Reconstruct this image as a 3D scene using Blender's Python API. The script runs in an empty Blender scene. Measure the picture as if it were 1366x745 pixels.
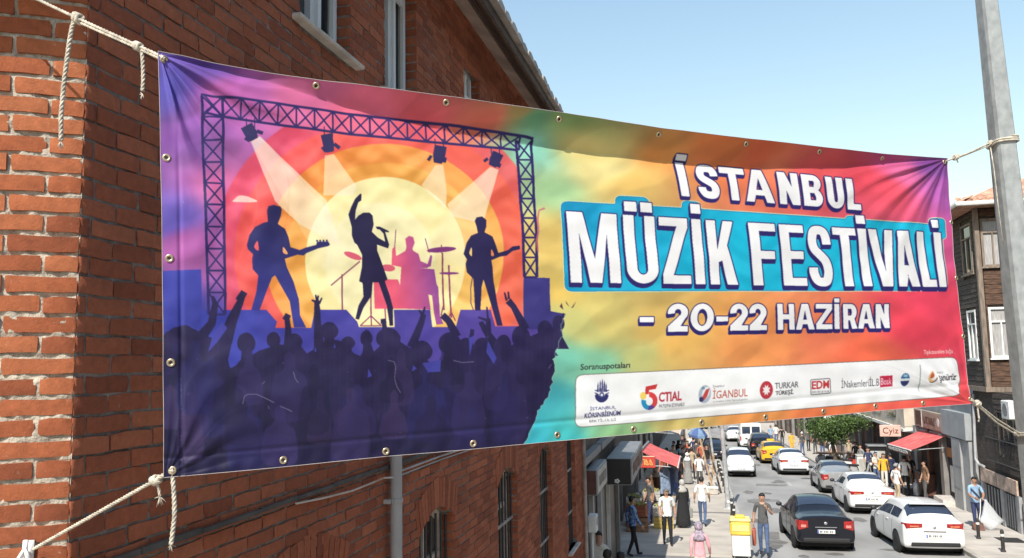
import bpy, math, random
import numpy as np
from mathutils import Vector, Matrix
R = math.radians
random.seed(7); rng = np.random.default_rng(11)
SC = bpy.context.scene
COL = SC.collection

# ------------------------------------------------------------------ camera
PW, PH, PF = 1366.0, 745.0, 1062.4
CAMP = np.array([0.0, 0.0, 5.0])
_yaw, _pit, _rol = R(13.53), R(5.88), R(1.0)
_f = np.array([-math.sin(_yaw)*math.cos(_pit), math.cos(_yaw)*math.cos(_pit), math.sin(_pit)])
_r = np.array([math.cos(_yaw), math.sin(_yaw), 0.0]); _u = np.cross(_r, _f)
CR = _r*math.cos(_rol) - _u*math.sin(_rol); CU = _u*math.cos(_rol) + _r*math.sin(_rol); CF = _f
cd = bpy.data.cameras.new('camera'); cam = bpy.data.objects.new('camera', cd); COL.objects.link(cam)
cd.sensor_width = 36.0; cd.lens = 36.0*PF/PW; cd.clip_start = 0.05; cd.clip_end = 3000
cam.matrix_world = Matrix(((CR[0], CU[0], -CF[0], CAMP[0]), (CR[1], CU[1], -CF[1], CAMP[1]), (CR[2], CU[2], -CF[2], CAMP[2]), (0, 0, 0, 1)))
SC.camera = cam
# ------------------------------------------------------------------ sky, sun, exposure
SUN_H = np.array([-0.14, -0.990]); SUN_EL = R(47)
sund = np.array([SUN_H[0]*math.cos(SUN_EL), SUN_H[1]*math.cos(SUN_EL), math.sin(SUN_EL)])
wd = bpy.data.worlds.new('World'); SC.world = wd; wd.use_nodes = True
nt = wd.node_tree; nt.nodes.clear()
sky = nt.nodes.new('ShaderNodeTexSky'); sky.sky_type = 'NISHITA'; sky.sun_disc = False
sky.sun_elevation = SUN_EL; sky.sun_rotation = math.atan2(SUN_H[0], SUN_H[1])
sky.altitude = 50; sky.air_density = 2.0; sky.dust_density = 1.0; sky.ozone_density = 2.6
bg = nt.nodes.new('ShaderNodeBackground'); bg.inputs[1].default_value = 0.15
wo = nt.nodes.new('ShaderNodeOutputWorld')
nt.links.new(sky.outputs[0], bg.inputs[0]); nt.links.new(bg.outputs[0], wo.inputs[0])
sl = bpy.data.lights.new('sun', 'SUN'); sl.energy = 5.0; sl.angle = R(0.55); sl.color = (1.0, 0.95, 0.87)
so = bpy.data.objects.new('sun', sl); COL.objects.link(so); so.location = (-5, -10, 30)
so.rotation_euler = Vector(sund).to_track_quat('Z', 'Y').to_euler()
vs = SC.view_settings; vs.view_transform = 'Standard'; vs.look = 'None'; vs.gamma = 1.0; vs.exposure = 0.37; vs.use_curve_mapping = False
SC.cycles.max_bounces = 6; SC.cycles.diffuse_bounces = 3; SC.cycles.glossy_bounces = 3; SC.cycles.transparent_max_bounces = 8
SC.cycles.use_denoising = True

# ------------------------------------------------------------------ layout helpers (where a sight line meets a real surface)
PRINT_GAIN = .725
SLOPE = 0.04; SHEAR = 0.0145
def ray(x, y): return CF + CR*(x-PW/2)/PF - CU*(y-PH/2)/PF
def on_x(x, y, X): d = ray(x, y); return CAMP + d*(X/d[0])
def on_y(x, y, Y): d = ray(x, y); return CAMP + d*(Y/d[1])
def on_plane(x, y, p0, n): d = ray(x, y); n = np.array(n, float); return CAMP + d*(((np.array(p0)-CAMP)@n)/(d@n))
def on_road(x, y, h=0.0): d = ray(x, y); return CAMP + d*((h-5.0)/(d[2]+SLOPE*d[1]))
def at_depth(x, y, z): return CAMP + ray(x, y)*z
def project(p):
    d = np.asarray(p, float)-CAMP; z = d@CF
    return np.stack([PW/2+PF*(d@CR)/z, PH/2-PF*(d@CU)/z, z], -1)
def gz(y, h=0.0): return -SLOPE*y + h
def sx(x, y): return x - SHEAR*y            # street frame -> world x
ST_RZ = math.atan(SHEAR)                    # street heading, rotated slightly to the west
ST_RX = -math.atan(SLOPE)

# ------------------------------------------------------------------ mesh builder
class MB:
    def __init__(s): s.v = []; s.f = []; s.m = []; s.mi = 0
    def add(s, vs, fs):
        o = len(s.v); s.v.extend([tuple(map(float, p)) for p in vs]); s.f.extend([tuple(i+o for i in f) for f in fs]); s.m.extend([s.mi]*len(fs)); return s
    def box(s, c, d, rz=0.0, M=None):
        hx, hy, hz = d[0]/2, d[1]/2, d[2]/2
        p = [(-hx,-hy,-hz),(hx,-hy,-hz),(hx,hy,-hz),(-hx,hy,-hz),(-hx,-hy,hz),(hx,-hy,hz),(hx,hy,hz),(-hx,hy,hz)]
        if M is not None: p = [tuple(M @ Vector(q)) for q in p]
        elif rz: cs, sn = math.cos(rz), math.sin(rz); p = [(a*cs-b*sn, a*sn+b*cs, z) for a, b, z in p]
        return s.add([(a+c[0], b+c[1], z+c[2]) for a, b, z in p], [(0,3,2,1),(4,5,6,7),(0,1,5,4),(1,2,6,5),(2,3,7,6),(3,0,4,7)])
    def bbox(s, x0, x1, y0, y1, z0, z1): return s.box(((x0+x1)/2, (y0+y1)/2, (z0+z1)/2), (x1-x0, y1-y0, z1-z0))
    def rbox(s, c, d, b=0.02, rz=0.0):
        # box with chamfered edges
        hx, hy, hz = d[0]/2, d[1]/2, d[2]/2; b = min(b, hx*.9, hy*.9, hz*.9); P = []
        for sxx in (-1, 1):
            for sy in (-1, 1):
                for sz in (-1, 1):
                    P += [(sxx*(hx-b), sy*(hy-b), sz*hz), (sxx*(hx-b), sy*hy, sz*(hz-b)), (sxx*hx, sy*(hy-b), sz*(hz-b))]
        def I(a, b_, c_, k): return ((a > 0)*4+(b_ > 0)*2+(c_ > 0))*3+k
        F = []
        for z in (-1, 1): q = [I(-1,-1,z,0), I(1,-1,z,0), I(1,1,z,0), I(-1,1,z,0)]; F.append(q if z > 0 else q[::-1])
        for y in (-1, 1): q = [I(-1,y,-1,1), I(1,y,-1,1), I(1,y,1,1), I(-1,y,1,1)]; F.append(q if y < 0 else q[::-1])
        for x in (-1, 1): q = [I(x,-1,-1,2), I(x,1,-1,2), I(x,1,1,2), I(x,-1,1,2)]; F.append(q if x > 0 else q[::-1])
        for y in (-1, 1):
            for z in (-1, 1): F.append([I(-1,y,z,0), I(1,y,z,0), I(1,y,z,1), I(-1,y,z,1)])
        for x in (-1, 1):
            for z in (-1, 1): F.append([I(x,-1,z,0), I(x,1,z,0), I(x,1,z,2), I(x,-1,z,2)])
        for x in (-1, 1):
            for y in (-1, 1): F.append([I(x,y,-1,1), I(x,y,1,1), I(x,y,1,2), I(x,y,-1,2)])
        for x in (-1, 1):
            for y in (-1, 1):
                for z in (-1, 1): F.append([I(x,y,z,0), I(x,y,z,1), I(x,y,z,2)])
        cs, sn = math.cos(rz), math.sin(rz)
        return s.add([(a*cs-b_*sn+c[0], a*sn+b_*cs+c[1], z+c[2]) for a, b_, z in P], F)
    def quad(s, a, b, c, d): return s.add([a, b, c, d], [(0,1,2,3)])
    def poly(s, pts): return s.add(pts, [tuple(range(len(pts)))])
    def tube(s, pts, r, n=8, cap=True):
        pts = [np.array(p, float) for p in pts]; m = len(pts); rr = [r]*m if np.isscalar(r) else list(r)
        vs = []; prev = None
        for i, p in enumerate(pts):
            t = pts[min(i+1, m-1)] - pts[max(i-1, 0)]; t = t/(np.linalg.norm(t)+1e-12)
            if prev is None: a = np.array([0,0,1.0]) if abs(t[2]) < .9 else np.array([1.0,0,0]); a = np.cross(t, a)
            else: a = prev - t*(prev@t)
            a = a/(np.linalg.norm(a)+1e-12); prev = a; b = np.cross(t, a)
            for k in range(n):
                th = 2*math.pi*k/n; vs.append(p + rr[i]*(a*math.cos(th)+b*math.sin(th)))
        fs = [(i*n+k, i*n+(k+1) % n, (i+1)*n+(k+1) % n, (i+1)*n+k) for i in range(m-1) for k in range(n)]
        if cap: fs += [tuple(range(n))[::-1], tuple((m-1)*n+k for k in range(n))]
        return s.add(vs, fs)
    def lathe(s, prof, c=(0,0,0), n=16, axis='z', sxy=(1,1)):
        vs = []
        for r_, z in prof:
            for k in range(n):
                th = 2*math.pi*k/n; a, b = r_*math.cos(th)*sxy[0], r_*math.sin(th)*sxy[1]
                p = (a, b, z) if axis == 'z' else ((z, a, b) if axis == 'x' else (a, z, b))
                vs.append((p[0]+c[0], p[1]+c[1], p[2]+c[2]))
        m = len(prof)
        fs = [(i*n+k, i*n+(k+1) % n, (i+1)*n+(k+1) % n, (i+1)*n+k) for i in range(m-1) for k in range(n)]
        fs += [tuple(range(n))[::-1], tuple((m-1)*n+k for k in range(n))]
        return s.add(vs, fs)
    def prism(s, pts, vec):
        n = len(pts); vec = np.array(vec, float); a = [np.array(p, float) for p in pts]
        return s.add(a+[p+vec for p in a], [tuple(range(n))[::-1], tuple(range(n, 2*n))]+[(i, (i+1) % n, n+(i+1) % n, n+i) for i in range(n)])
    def ell(s, c, r_, n=10, m=7, M=None):
        vs = []; fs = []
        for i in range(m+1):
            ph = math.pi*i/m
            for k in range(n):
                th = 2*math.pi*k/n; p = Vector((r_[0]*math.sin(ph)*math.cos(th), r_[1]*math.sin(ph)*math.sin(th), r_[2]*math.cos(ph)))
                if M is not None: p = M @ p
                vs.append((p[0]+c[0], p[1]+c[1], p[2]+c[2]))
        for i in range(m):
            for k in range(n): fs.append((i*n+k, (i+1)*n+k, (i+1)*n+(k+1) % n, i*n+(k+1) % n))
        return s.add(vs, fs)
    def mesh(s, name, smooth=False):
        me = bpy.data.meshes.new(name); me.from_pydata(s.v, [], s.f)
        if smooth: me.polygons.foreach_set('use_smooth', [True]*len(me.polygons))
        if any(s.m): me.polygons.foreach_set('material_index', s.m)
        me.update(); return me
    def build(s, name, mats, parent=None, smooth=False, loc=None, rz=0.0, kind=None):
        return link(name, s.mesh(name, smooth), mats, parent, loc, rz, kind)
def link(name, me, mats, parent=None, loc=None, rz=0.0, kind=None):
    o = bpy.data.objects.new(name, me); COL.objects.link(o)
    if mats is not None and not me.materials:
        for m in (mats if isinstance(mats, (list, tuple)) else [mats]): me.materials.append(m)
    if parent is not None: o.parent = parent
    if loc is not None: o.location = tuple(map(float, loc))
    if rz: o.rotation_euler = (0, 0, rz)
    if kind: o['kind'] = kind
    return o
def tag(o, label, cat, group=None):
    o['label'] = label; o['category'] = cat
    if group: o['group'] = group
    return o
def thing(name, label, cat, loc=(0,0,0), rz=0.0, group=None, rx=0.0):
    o = bpy.data.objects.new(name, None); COL.objects.link(o); o.empty_display_size = .1
    o.location = tuple(map(float, loc)); o.rotation_euler = (rx, 0, rz); return tag(o, label, cat, group)
def copy_tree(o, parent=None, kids=None):
    c = o.copy(); COL.objects.link(c); c.parent = parent
    for ch in o.children: copy_tree(ch, c)
    return c
def smooth_by_angle(o, deg=35):
    me = o.data; me.polygons.foreach_set('use_smooth', [True]*len(me.polygons)); me.set_sharp_from_angle(angle=R(deg)); return o

# ------------------------------------------------------------------ materials
MATS = {}
def s2l(c): return tuple(((x/255)/12.92 if x/255 <= .04045 else ((x/255+.055)/1.055)**2.4) for x in c)
def mat(name, col, rough=.6, var=.15, scale=6.0, metal=0.0, bump=0.0, bscale=40.0, spec=.5, col2=None, lo=.35, hi=.65, coord='Object', detail=6.0, coat=0.0, alpha=1.0, stretch=None):
    if name in MATS: return MATS[name]
    m = bpy.data.materials.new(name); m.use_nodes = True; t = m.node_tree; b = t.nodes['Principled BSDF']
    b.inputs['Roughness'].default_value = rough; b.inputs['Metallic'].default_value = metal; b.inputs['Specular IOR Level'].default_value = spec
    b.inputs['Coat Weight'].default_value = coat; b.inputs['Coat Roughness'].default_value = .06; b.inputs['Alpha'].default_value = alpha
    tc = t.nodes.new('ShaderNodeTexCoord'); co = tc.outputs[coord]
    if stretch:
        mp = t.nodes.new('ShaderNodeMapping'); mp.inputs['Scale'].default_value = stretch; t.links.new(co, mp.inputs[0]); co = mp.outputs[0]
    if var or col2:
        nz = t.nodes.new('ShaderNodeTexNoise'); nz.inputs['Scale'].default_value = scale; nz.inputs['Detail'].default_value = detail; t.links.new(co, nz.inputs['Vector'])
        rp = t.nodes.new('ShaderNodeValToRGB'); rp.color_ramp.elements[0].position = lo; rp.color_ramp.elements[1].position = hi
        a = [max(0, c*(1-var)) for c in col]; d = [min(1, c*(1+var)) for c in col] if col2 is None else col2
        rp.color_ramp.elements[0].color = (*a, 1); rp.color_ramp.elements[1].color = (*d, 1)
        t.links.new(nz.outputs['Fac'], rp.inputs[0]); t.links.new(rp.outputs[0], b.inputs['Base Color'])
    else: b.inputs['Base Color'].default_value = (*col, 1)
    if bump:
        n2 = t.nodes.new('ShaderNodeTexNoise'); n2.inputs['Scale'].default_value = bscale; n2.inputs['Detail'].default_value = 5; t.links.new(co, n2.inputs['Vector'])
        bp = t.nodes.new('ShaderNodeBump'); bp.inputs['Strength'].default_value = bump; bp.inputs['Distance'].default_value = .01
        t.links.new(n2.outputs['Fac'], bp.inputs['Height']); t.links.new(bp.outputs[0], b.inputs['Normal'])
    MATS[name] = m; return m
def brick_mat(name, c0, c1, c2, dirt=.28, bump=.6):
    m = bpy.data.materials.new(name); m.use_nodes = True; t = m.node_tree; b = t.nodes['Principled BSDF']; N = t.nodes.new; L = t.links.new
    b.inputs['Roughness'].default_value = .9; b.inputs['Specular IOR Level'].default_value = .2
    g = N('ShaderNodeNewGeometry'); oi = N('ShaderNodeObjectInfo'); ad = N('ShaderNodeMath'); ad.operation = 'ADD'
    L(g.outputs['Random Per Island'], ad.inputs[0]); L(oi.outputs['Random'], ad.inputs[1])
    fr = N('ShaderNodeMath'); fr.operation = 'FRACT'; L(ad.outputs[0], fr.inputs[0])
    rp = N('ShaderNodeValToRGB'); e = rp.color_ramp.elements; e[0].color = (*c0, 1); e[1].color = (*c2, 1); k = e.new(.5); k.color = (*c1, 1)
    L(fr.outputs[0], rp.inputs[0])
    nz = N('ShaderNodeTexNoise'); nz.inputs['Scale'].default_value = 26; nz.inputs['Detail'].default_value = 8; nz.inputs['Roughness'].default_value = .7; L(g.outputs['Position'], nz.inputs['Vector'])
    r2 = N('ShaderNodeValToRGB'); r2.color_ramp.elements[0].position = .3; r2.color_ramp.elements[1].position = .7
    r2.color_ramp.elements[0].color = (1-dirt, 1-dirt, 1-dirt, 1); r2.color_ramp.elements[1].color = (1.12, 1.1, 1.08, 1); L(nz.outputs['Fac'], r2.inputs[0])
    mx = N('ShaderNodeMix'); mx.data_type = 'RGBA'; mx.blend_type = 'MULTIPLY'; mx.inputs[0].default_value = 1; L(rp.outputs[0], mx.inputs[6]); L(r2.outputs[0], mx.inputs[7])
    # large weather patches and pale efflorescence specks
    n3 = N('ShaderNodeTexNoise'); n3.inputs['Scale'].default_value = 1.3; n3.inputs['Detail'].default_value = 5; L(g.outputs['Position'], n3.inputs['Vector'])
    r3 = N('ShaderNodeValToRGB'); r3.color_ramp.elements[0].position = .35; r3.color_ramp.elements[1].position = .7; r3.color_ramp.elements[0].color = (.82, .8, .8, 1); r3.color_ramp.elements[1].color = (1.08, 1.05, 1.02, 1); L(n3.outputs['Fac'], r3.inputs[0])
    m2 = N('ShaderNodeMix'); m2.data_type = 'RGBA'; m2.blend_type = 'MULTIPLY'; m2.inputs[0].default_value = 1; L(mx.outputs[2], m2.inputs[6]); L(r3.outputs[0], m2.inputs[7])
    n4 = N('ShaderNodeTexNoise'); n4.inputs['Scale'].default_value = 60; n4.inputs['Detail'].default_value = 3; L(g.outputs['Position'], n4.inputs['Vector'])
    r4 = N('ShaderNodeValToRGB'); r4.color_ramp.elements[0].position = .68; r4.color_ramp.elements[1].position = .78; r4.color_ramp.elements[0].color = (0,0,0,1); r4.color_ramp.elements[1].color = (.45,.45,.45,1); L(n4.outputs['Fac'], r4.inputs[0])
    m3 = N('ShaderNodeMix'); m3.data_type = 'RGBA'; L(r4.outputs[0], m3.inputs[0]); L(m2.outputs[2], m3.inputs[6]); m3.inputs[7].default_value = (.42, .36, .31, 1)
    L(m3.outputs[2], b.inputs['Base Color'])
    n5 = N('ShaderNodeTexNoise'); n5.inputs['Scale'].default_value = 95; n5.inputs['Detail'].default_value = 9; n5.inputs['Roughness'].default_value = .72; n5.inputs['Distortion'].default_value = .6; L(g.outputs['Position'], n5.inputs['Vector'])
    bp = N('ShaderNodeBump'); bp.inputs['Strength'].default_value = bump; bp.inputs['Distance'].default_value = .006; L(n5.outputs['Fac'], bp.inputs['Height']); L(bp.outputs[0], b.inputs['Normal'])
    MATS[name] = m; return m
def glass_mat(name, col=(.02,.025,.03), rough=.06): return mat(name, col, rough, var=0, spec=.8)
# ================================================================== SETTING: ground, road, pavements
def strip(name, xa, xb, y0, y1, h, m, ny=40, thick=0.0, kind='structure'):
    b = MB(); ys = np.linspace(y0, y1, ny+1)
    for i in range(ny):
        a, c = ys[i], ys[i+1]
        b.quad((sx(xa,a),a,gz(a,h)), (sx(xb,a),a,gz(a,h)), (sx(xb,c),c,gz(c,h)), (sx(xa,c),c,gz(c,h)))
    o = b.build(name, m); o['kind'] = kind; return o
M_ground = mat('ground_earth', (.16,.14,.12), .95, .2, .5)
gb = MB(); gb.quad((-900,-300,gz(-300,-.3)), (900,-300,gz(-300,-.3)), (900,1500,gz(1500,-.3)), (-900,1500,gz(1500,-.3)))
g = gb.build('ground', M_ground); g['kind'] = 'structure'
M_asph = mat('asphalt', (.268,.262,.252), .9, .22, .55, bump=.25, bscale=60, detail=10, stretch=(1,.35,1))
M_pave = mat('pavement_concrete', (.45,.405,.345), .9, .14, .9, bump=.2, bscale=30, detail=9)
M_pave2 = mat('pavement_flagstone', (.45,.41,.36), .88, .14, 1.3, bump=.2, bscale=30, detail=9)
KL, KR, FL, FR = 1.55, 7.85, -3.45, 10.65
road = strip('road', KL-.05, KR+.05, -25, 240, 0.0, M_asph, 60)
pav_l = strip('pavement_left', -9.0, KL-.14, -25, 240, .12, M_pave, 60)
pav_r = strip('pavement_right', KR+.14, 16.0, -25, 240, .12, M_pave2, 60)
M_kerb = mat('kerb_concrete', (.36,.34,.31), .9, .2, 2.0, bump=.2)
kb = MB(); kb.rbox((0,0,-.04), (.15,.985,.33), .018); kme = kb.mesh('kerb_stone'); kme.materials.append(M_kerb)
for side, xk, par in ((0, KL-.07, pav_l), (1, KR+.07, pav_r)):
    n = 0
    for i in range(62):
        y = 12+i*1.0
        o = bpy.data.objects.new('kerb_stone', kme); COL.objects.link(o); o.parent = par
        o.location = (sx(xk,y), y, gz(y, random.uniform(-.004,.004))); o.rotation_euler = (ST_RX, 0, ST_RZ)
    kk = MB()
    for y in list(range(-24, 12))+list(range(74, 200)):
        kk.box((sx(xk,y), y, gz(y,-.04)), (.15,.99,.33))
    o = kk.build('kerb_run', M_kerb, par); o['kind'] = 'stuff'
# painted lane marks, worn
M_line = mat('road_paint', (.62,.60,.55), .8, .3, 9, col2=(.33,.32,.30), lo=.45, hi=.7)
k = 0
for y in np.arange(14, 110, 5.2):
    b = MB(); a = y; c = y+1.7; x = 4.75
    b.quad((sx(x-.06,a),a,gz(a,.004)), (sx(x+.06,a),a,gz(a,.004)), (sx(x+.06,c),c,gz(c,.004)), (sx(x-.06,c),c,gz(c,.004)))
    b.build('lane_mark', M_line, road)
# darker repaired patches and manhole covers in the road, drain strip across the left pavement
M_patch = mat('asphalt_patch', (.19,.18,.17), .92, .2, 2.0, bump=.2, bscale=60)
for (x0,x1,y0,y1) in ((2.3,3.6,38.6,39.5),(2.9,4.6,44.8,45.9),(6.4,7.4,52,54),(1.9,2.7,29,30.6),(4.2,5.9,68,69.4)):
    b = MB(); b.poly([(sx(x,y),y,gz(y,.005)) for x,y in ((x0,y0),(x1-.1,y0+.05),(x1,y1-.1),(x0+.15,y1))]); b.build('asphalt_patch', M_patch, road)
M_oil = mat('oil_stain', (.15,.142,.132), .8, .25, 3.0)
st_ = random.Random(5)
for i in range(26):
    x, y = st_.uniform(1.9,7.5), st_.uniform(25,75); a, c = st_.uniform(.12,.4), st_.uniform(.2,.9); n = 12
    b = MB(); b.poly([(sx(x+a*math.cos(2*math.pi*k/n)*st_.uniform(.6,1.1),y),y+c*math.sin(2*math.pi*k/n)*st_.uniform(.7,1.1),gz(y+c*math.sin(2*math.pi*k/n),.0035+.0002*i)) for k in range(n)]); b.v = [(px_,py_,gz(py_,.0035+.0001*i)) for px_,py_,pz_ in b.v]; b.build('oil_stain', M_oil, road)
for (x, y) in ((3.2,33.5),(5.3,49)):
    b = MB(); b.lathe([(.32,0),(.32,.006),(.27,.008)], (0,0,0), 20); o = b.build('manhole_cover', mat('manhole_iron', (.10,.095,.09), .6, .3, 20, metal=.4), road, loc=(x,y,gz(y,.002))); o.rotation_euler = (ST_RX,0,0)
M_iron = mat('cast_iron', (.06,.058,.055), .6, .2, 12, metal=.6)
b = MB(); b.box((0,0,0), (.7,.9,.012)); o = b.build('drain_cover', M_iron, pav_r, loc=(9.35,29.6,gz(29.6,.127))); o.rotation_euler = (ST_RX,0,0)
for yy in (24.6, 33.8):
    b = MB(); b.poly([(sx(x,y),y,gz(y,.126)) for x,y in ((-3.4,yy),(1.38,yy),(1.38,yy+.35),(-3.4,yy+.35))]); b.build('drain_strip', M_patch, pav_l)
# joints between the pavement slabs
M_joint = mat('pavement_joint', (.16,.15,.135), .95, .2, 4)
for (par, x0, x1) in ((pav_l,-3.4,1.38),(pav_r,8.0,10.6)):
    for y in np.arange(18, 78, 1.5):
        b = MB(); b.poly([(sx(x,q),q,gz(q,.1245)) for x,q in ((x0,y),(x1,y),(x1,y+.014),(x0,y+.014))]); b.build('slab_joint', M_joint, par)

# ================================================================== BRICK BUILDING on the left
XW = -2.27; CY = 2.5; YE = 14.85; ZT = 8.62; CH = .075
M_brick = brick_mat('brick_red', (.26,.082,.046), (.37,.118,.061), (.43,.150,.080))
M_brickc = brick_mat('brick_corner_orange', (.25,.076,.038), (.36,.112,.050), (.43,.150,.068), bump=.6)  # sunlit copy of the brick, warm light put into its more orange colour
M_mort = mat('mortar_grey', (.20,.172,.15), .95, .3, 14, bump=.6, bscale=90, coord='Object')
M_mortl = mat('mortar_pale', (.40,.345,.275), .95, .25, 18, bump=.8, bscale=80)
M_white = mat('window_white', (.72,.72,.70), .45, .08, 3)
M_old = mat('window_old_timber', (.58,.50,.42), .7, .2, 7)
M_glass = glass_mat('window_glass', (.035,.04,.045))
M_dark = mat('interior_dark', (.02,.018,.016), .9, 0)
M_stone = mat('sill_stone', (.50,.46,.41), .85, .2, 8, bump=.3)
M_ironbar = mat('iron_bar', (.045,.042,.042), .5, .2, 8, metal=.5)
M_galv = mat('galvanised_steel', (.50,.51,.51), .48, .16, 5.0, metal=.55, col2=(.66,.67,.67), detail=8)
M_pipe = mat('downpipe_grey', (.36,.36,.36), .55, .12, 3)
BB = thing('brick_building', 'large red brick building with white framed windows behind the banner', 'building', (XW, CY, 0))
BBO = np.array([XW, CY, 0.0])
ops = [dict(y0=4.15,y1=4.85,z0=7.05,z1=8.3,r=0), dict(y0=5.45,y1=6.14,z0=7.05,z1=8.3,r=0), dict(y0=7.5,y1=8.09,z0=7.05,z1=8.08,r=0), dict(y0=8.95,y1=9.5,z0=7.05,z1=8.08,r=0),
       dict(y0=3.83,y1=4.75,z0=1.9,z1=3.62,r=.15), dict(y0=6.14,y1=7.06,z0=1.9,z1=3.62,r=.15), dict(y0=8.6,y1=9.52,z0=1.9,z1=3.64,r=.15), dict(y0=10.82,y1=11.7,z0=1.9,z1=3.66,r=.15), dict(y0=13.05,y1=13.85,z0=1.9,z1=3.66,r=.15)]
def arc_half(o, z):        # half width of the opening at height z
    w = (o['y1']-o['y0'])/2
    if z <= o['z1'] or o['r'] == 0: return w if z <= o['z1'] else -1
    rad = (w*w+o['r']**2)/(2*o['r']); zc = o['z1']+o['r']-rad
    q = rad*rad-(z-zc)**2
    return math.sqrt(q) if q > 0 and z < o['z1']+o['r'] else -1
def cut(a, b, zlo, zhi):
    segs = [(a, b)]
    for o in ops:
        zm = (zlo+zhi)/2
        if zhi <= o['z0']+.002 or zlo >= o['z1']+o['r']: continue
        h = arc_half(o, max(zm, o['z0']+.001))
        if h < 0: continue
        c = (o['y0']+o['y1'])/2; ns = []
        for s, e in segs:
            if e <= c-h or s >= c+h: ns.append((s, e)); continue
            if s < c-h: ns.append((s, c-h))
            if e > c+h: ns.append((c+h, e))
        segs = ns
    return [s for s in segs if s[1]-s[0] > .025]
# --- mortar backing with the window openings left free
XB = XW-.007
def backing():
    b = MB(); ys = sorted({CY, YE, *[o['y0'] for o in ops], *[o['y1'] for o in ops]})
    for y0, y1 in zip(ys, ys[1:]):
        zs = [-1.0]
        for o in sorted(ops, key=lambda o: o['z0']):
            if o['y0'] <= y0+1e-6 and o['y1'] >= y1-1e-6: zs += [o['z0'], o['z1']+o['r']]
        zs.append(ZT+.1)
        for z0, z1 in zip(zs[::2], zs[1::2]): b.quad((XB,y0,z0), (XB,y1,z0), (XB,y1,z1), (XB,y0,z1))
    for o in ops:
        y0, y1, zb, z1, r_ = o['y0'], o['y1'], o['z0'], o['z1'], o['r']; D = .24; X2 = XB-D
        b.quad((XB,y1,zb), (X2,y1,zb), (X2,y1,z1), (XB,y1,z1)); b.quad((X2,y0,zb), (XB,y0,zb), (XB,y0,z1), (X2,y0,z1))
        n = 14; w = (y1-y0)/2; c = (y0+y1)/2
        if r_:
            rad = (w*w+r_*r_)/(2*r_); zc = z1+r_-rad
            P = [(c+w*(2*i/n-1), zc+math.sqrt(rad*rad-(w*(2*i/n-1))**2)) for i in range(n+1)]
        else: P = [(y0, z1), (y1, z1)]
        for (ya, za), (yb, zb2) in zip(P, P[1:]):
            b.quad((X2,ya,za), (XB,ya,za), (XB,yb,zb2), (X2,yb,zb2))
            if r_: b.quad((XB,ya,za), (XB,yb,zb2), (XB,yb,z1+r_), (XB,ya,z1+r_))
        b.quad((X2,y0,zb), (X2,y1,zb), (XB,y1,zb), (XB,y0,zb))
    return b
def shift(b, o=BBO): b.v = [(x-o[0], y-o[1], z-o[2]) for x, y, z in b.v]; return b
wall = shift(backing()).build('wall', M_mort, BB)
core = MB(); core.bbox(-12, XB-.5, CY+.6, YE, -1, ZT+.05); core.bbox(-12, XB-.24, YE-.12, YE, -1, ZT+.05); core.quad((XB,YE,-1), (XB-.5,YE,-1), (XB-.5,YE,ZT), (XB,YE,ZT))
shift(core).build('rear_mass', M_dark, BB)
# --- left face: lumpy mortar sheet
E1 = np.array([-.82,-.567,0]); E1 /= np.linalg.norm(E1); N1 = np.array([.567,-.82,0]); N1 /= np.linalg.norm(N1); LRZ = math.atan2(.567,.82)
def face_pt(a, z, d=0): return np.array([XW, CY, 0]) + E1*a + N1*d + np.array([0, 0, z])
def left_sheet():
    b = MB(); na, nz = 84, 300; A = np.linspace(0, .62, na); Z = np.linspace(4.1, 6.5, nz)
    h = np.zeros((na, nz)); 
    for k in range(90):
        fx, fz, ph = rng.normal(0, 75), rng.normal(0, 75), rng.uniform(0, 6.28); h += np.sin(A[:,None]*fx+Z[None,:]*fz+ph)
    h = -.0086+.0034*np.clip(h/7, -1.4, 1.55)
    h[0,:] = np.minimum(h[0,:], -.004)
    vs = [face_pt(A[i], Z[j], h[i,j]) for i in range(na) for j in range(nz)]
    fs = [(i*nz+j, i*nz+j+1, (i+1)*nz+j+1, (i+1)*nz+j) for i in range(na-1) for j in range(nz-1)]
    b.add(vs, fs)
    for (a0,a1,z0,z1) in ((.62,3.2,-1,ZT+.1),(0,.62,-1,4.1),(0,.62,6.5,ZT+.1)):
        b.quad(face_pt(a0,z0,-.009), face_pt(a1,z0,-.009), face_pt(a1,z1,-.009), face_pt(a0,z1,-.009))
    return b
lw = shift(left_sheet()).build('corner_wall', M_mortl, BB, smooth=True)
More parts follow.
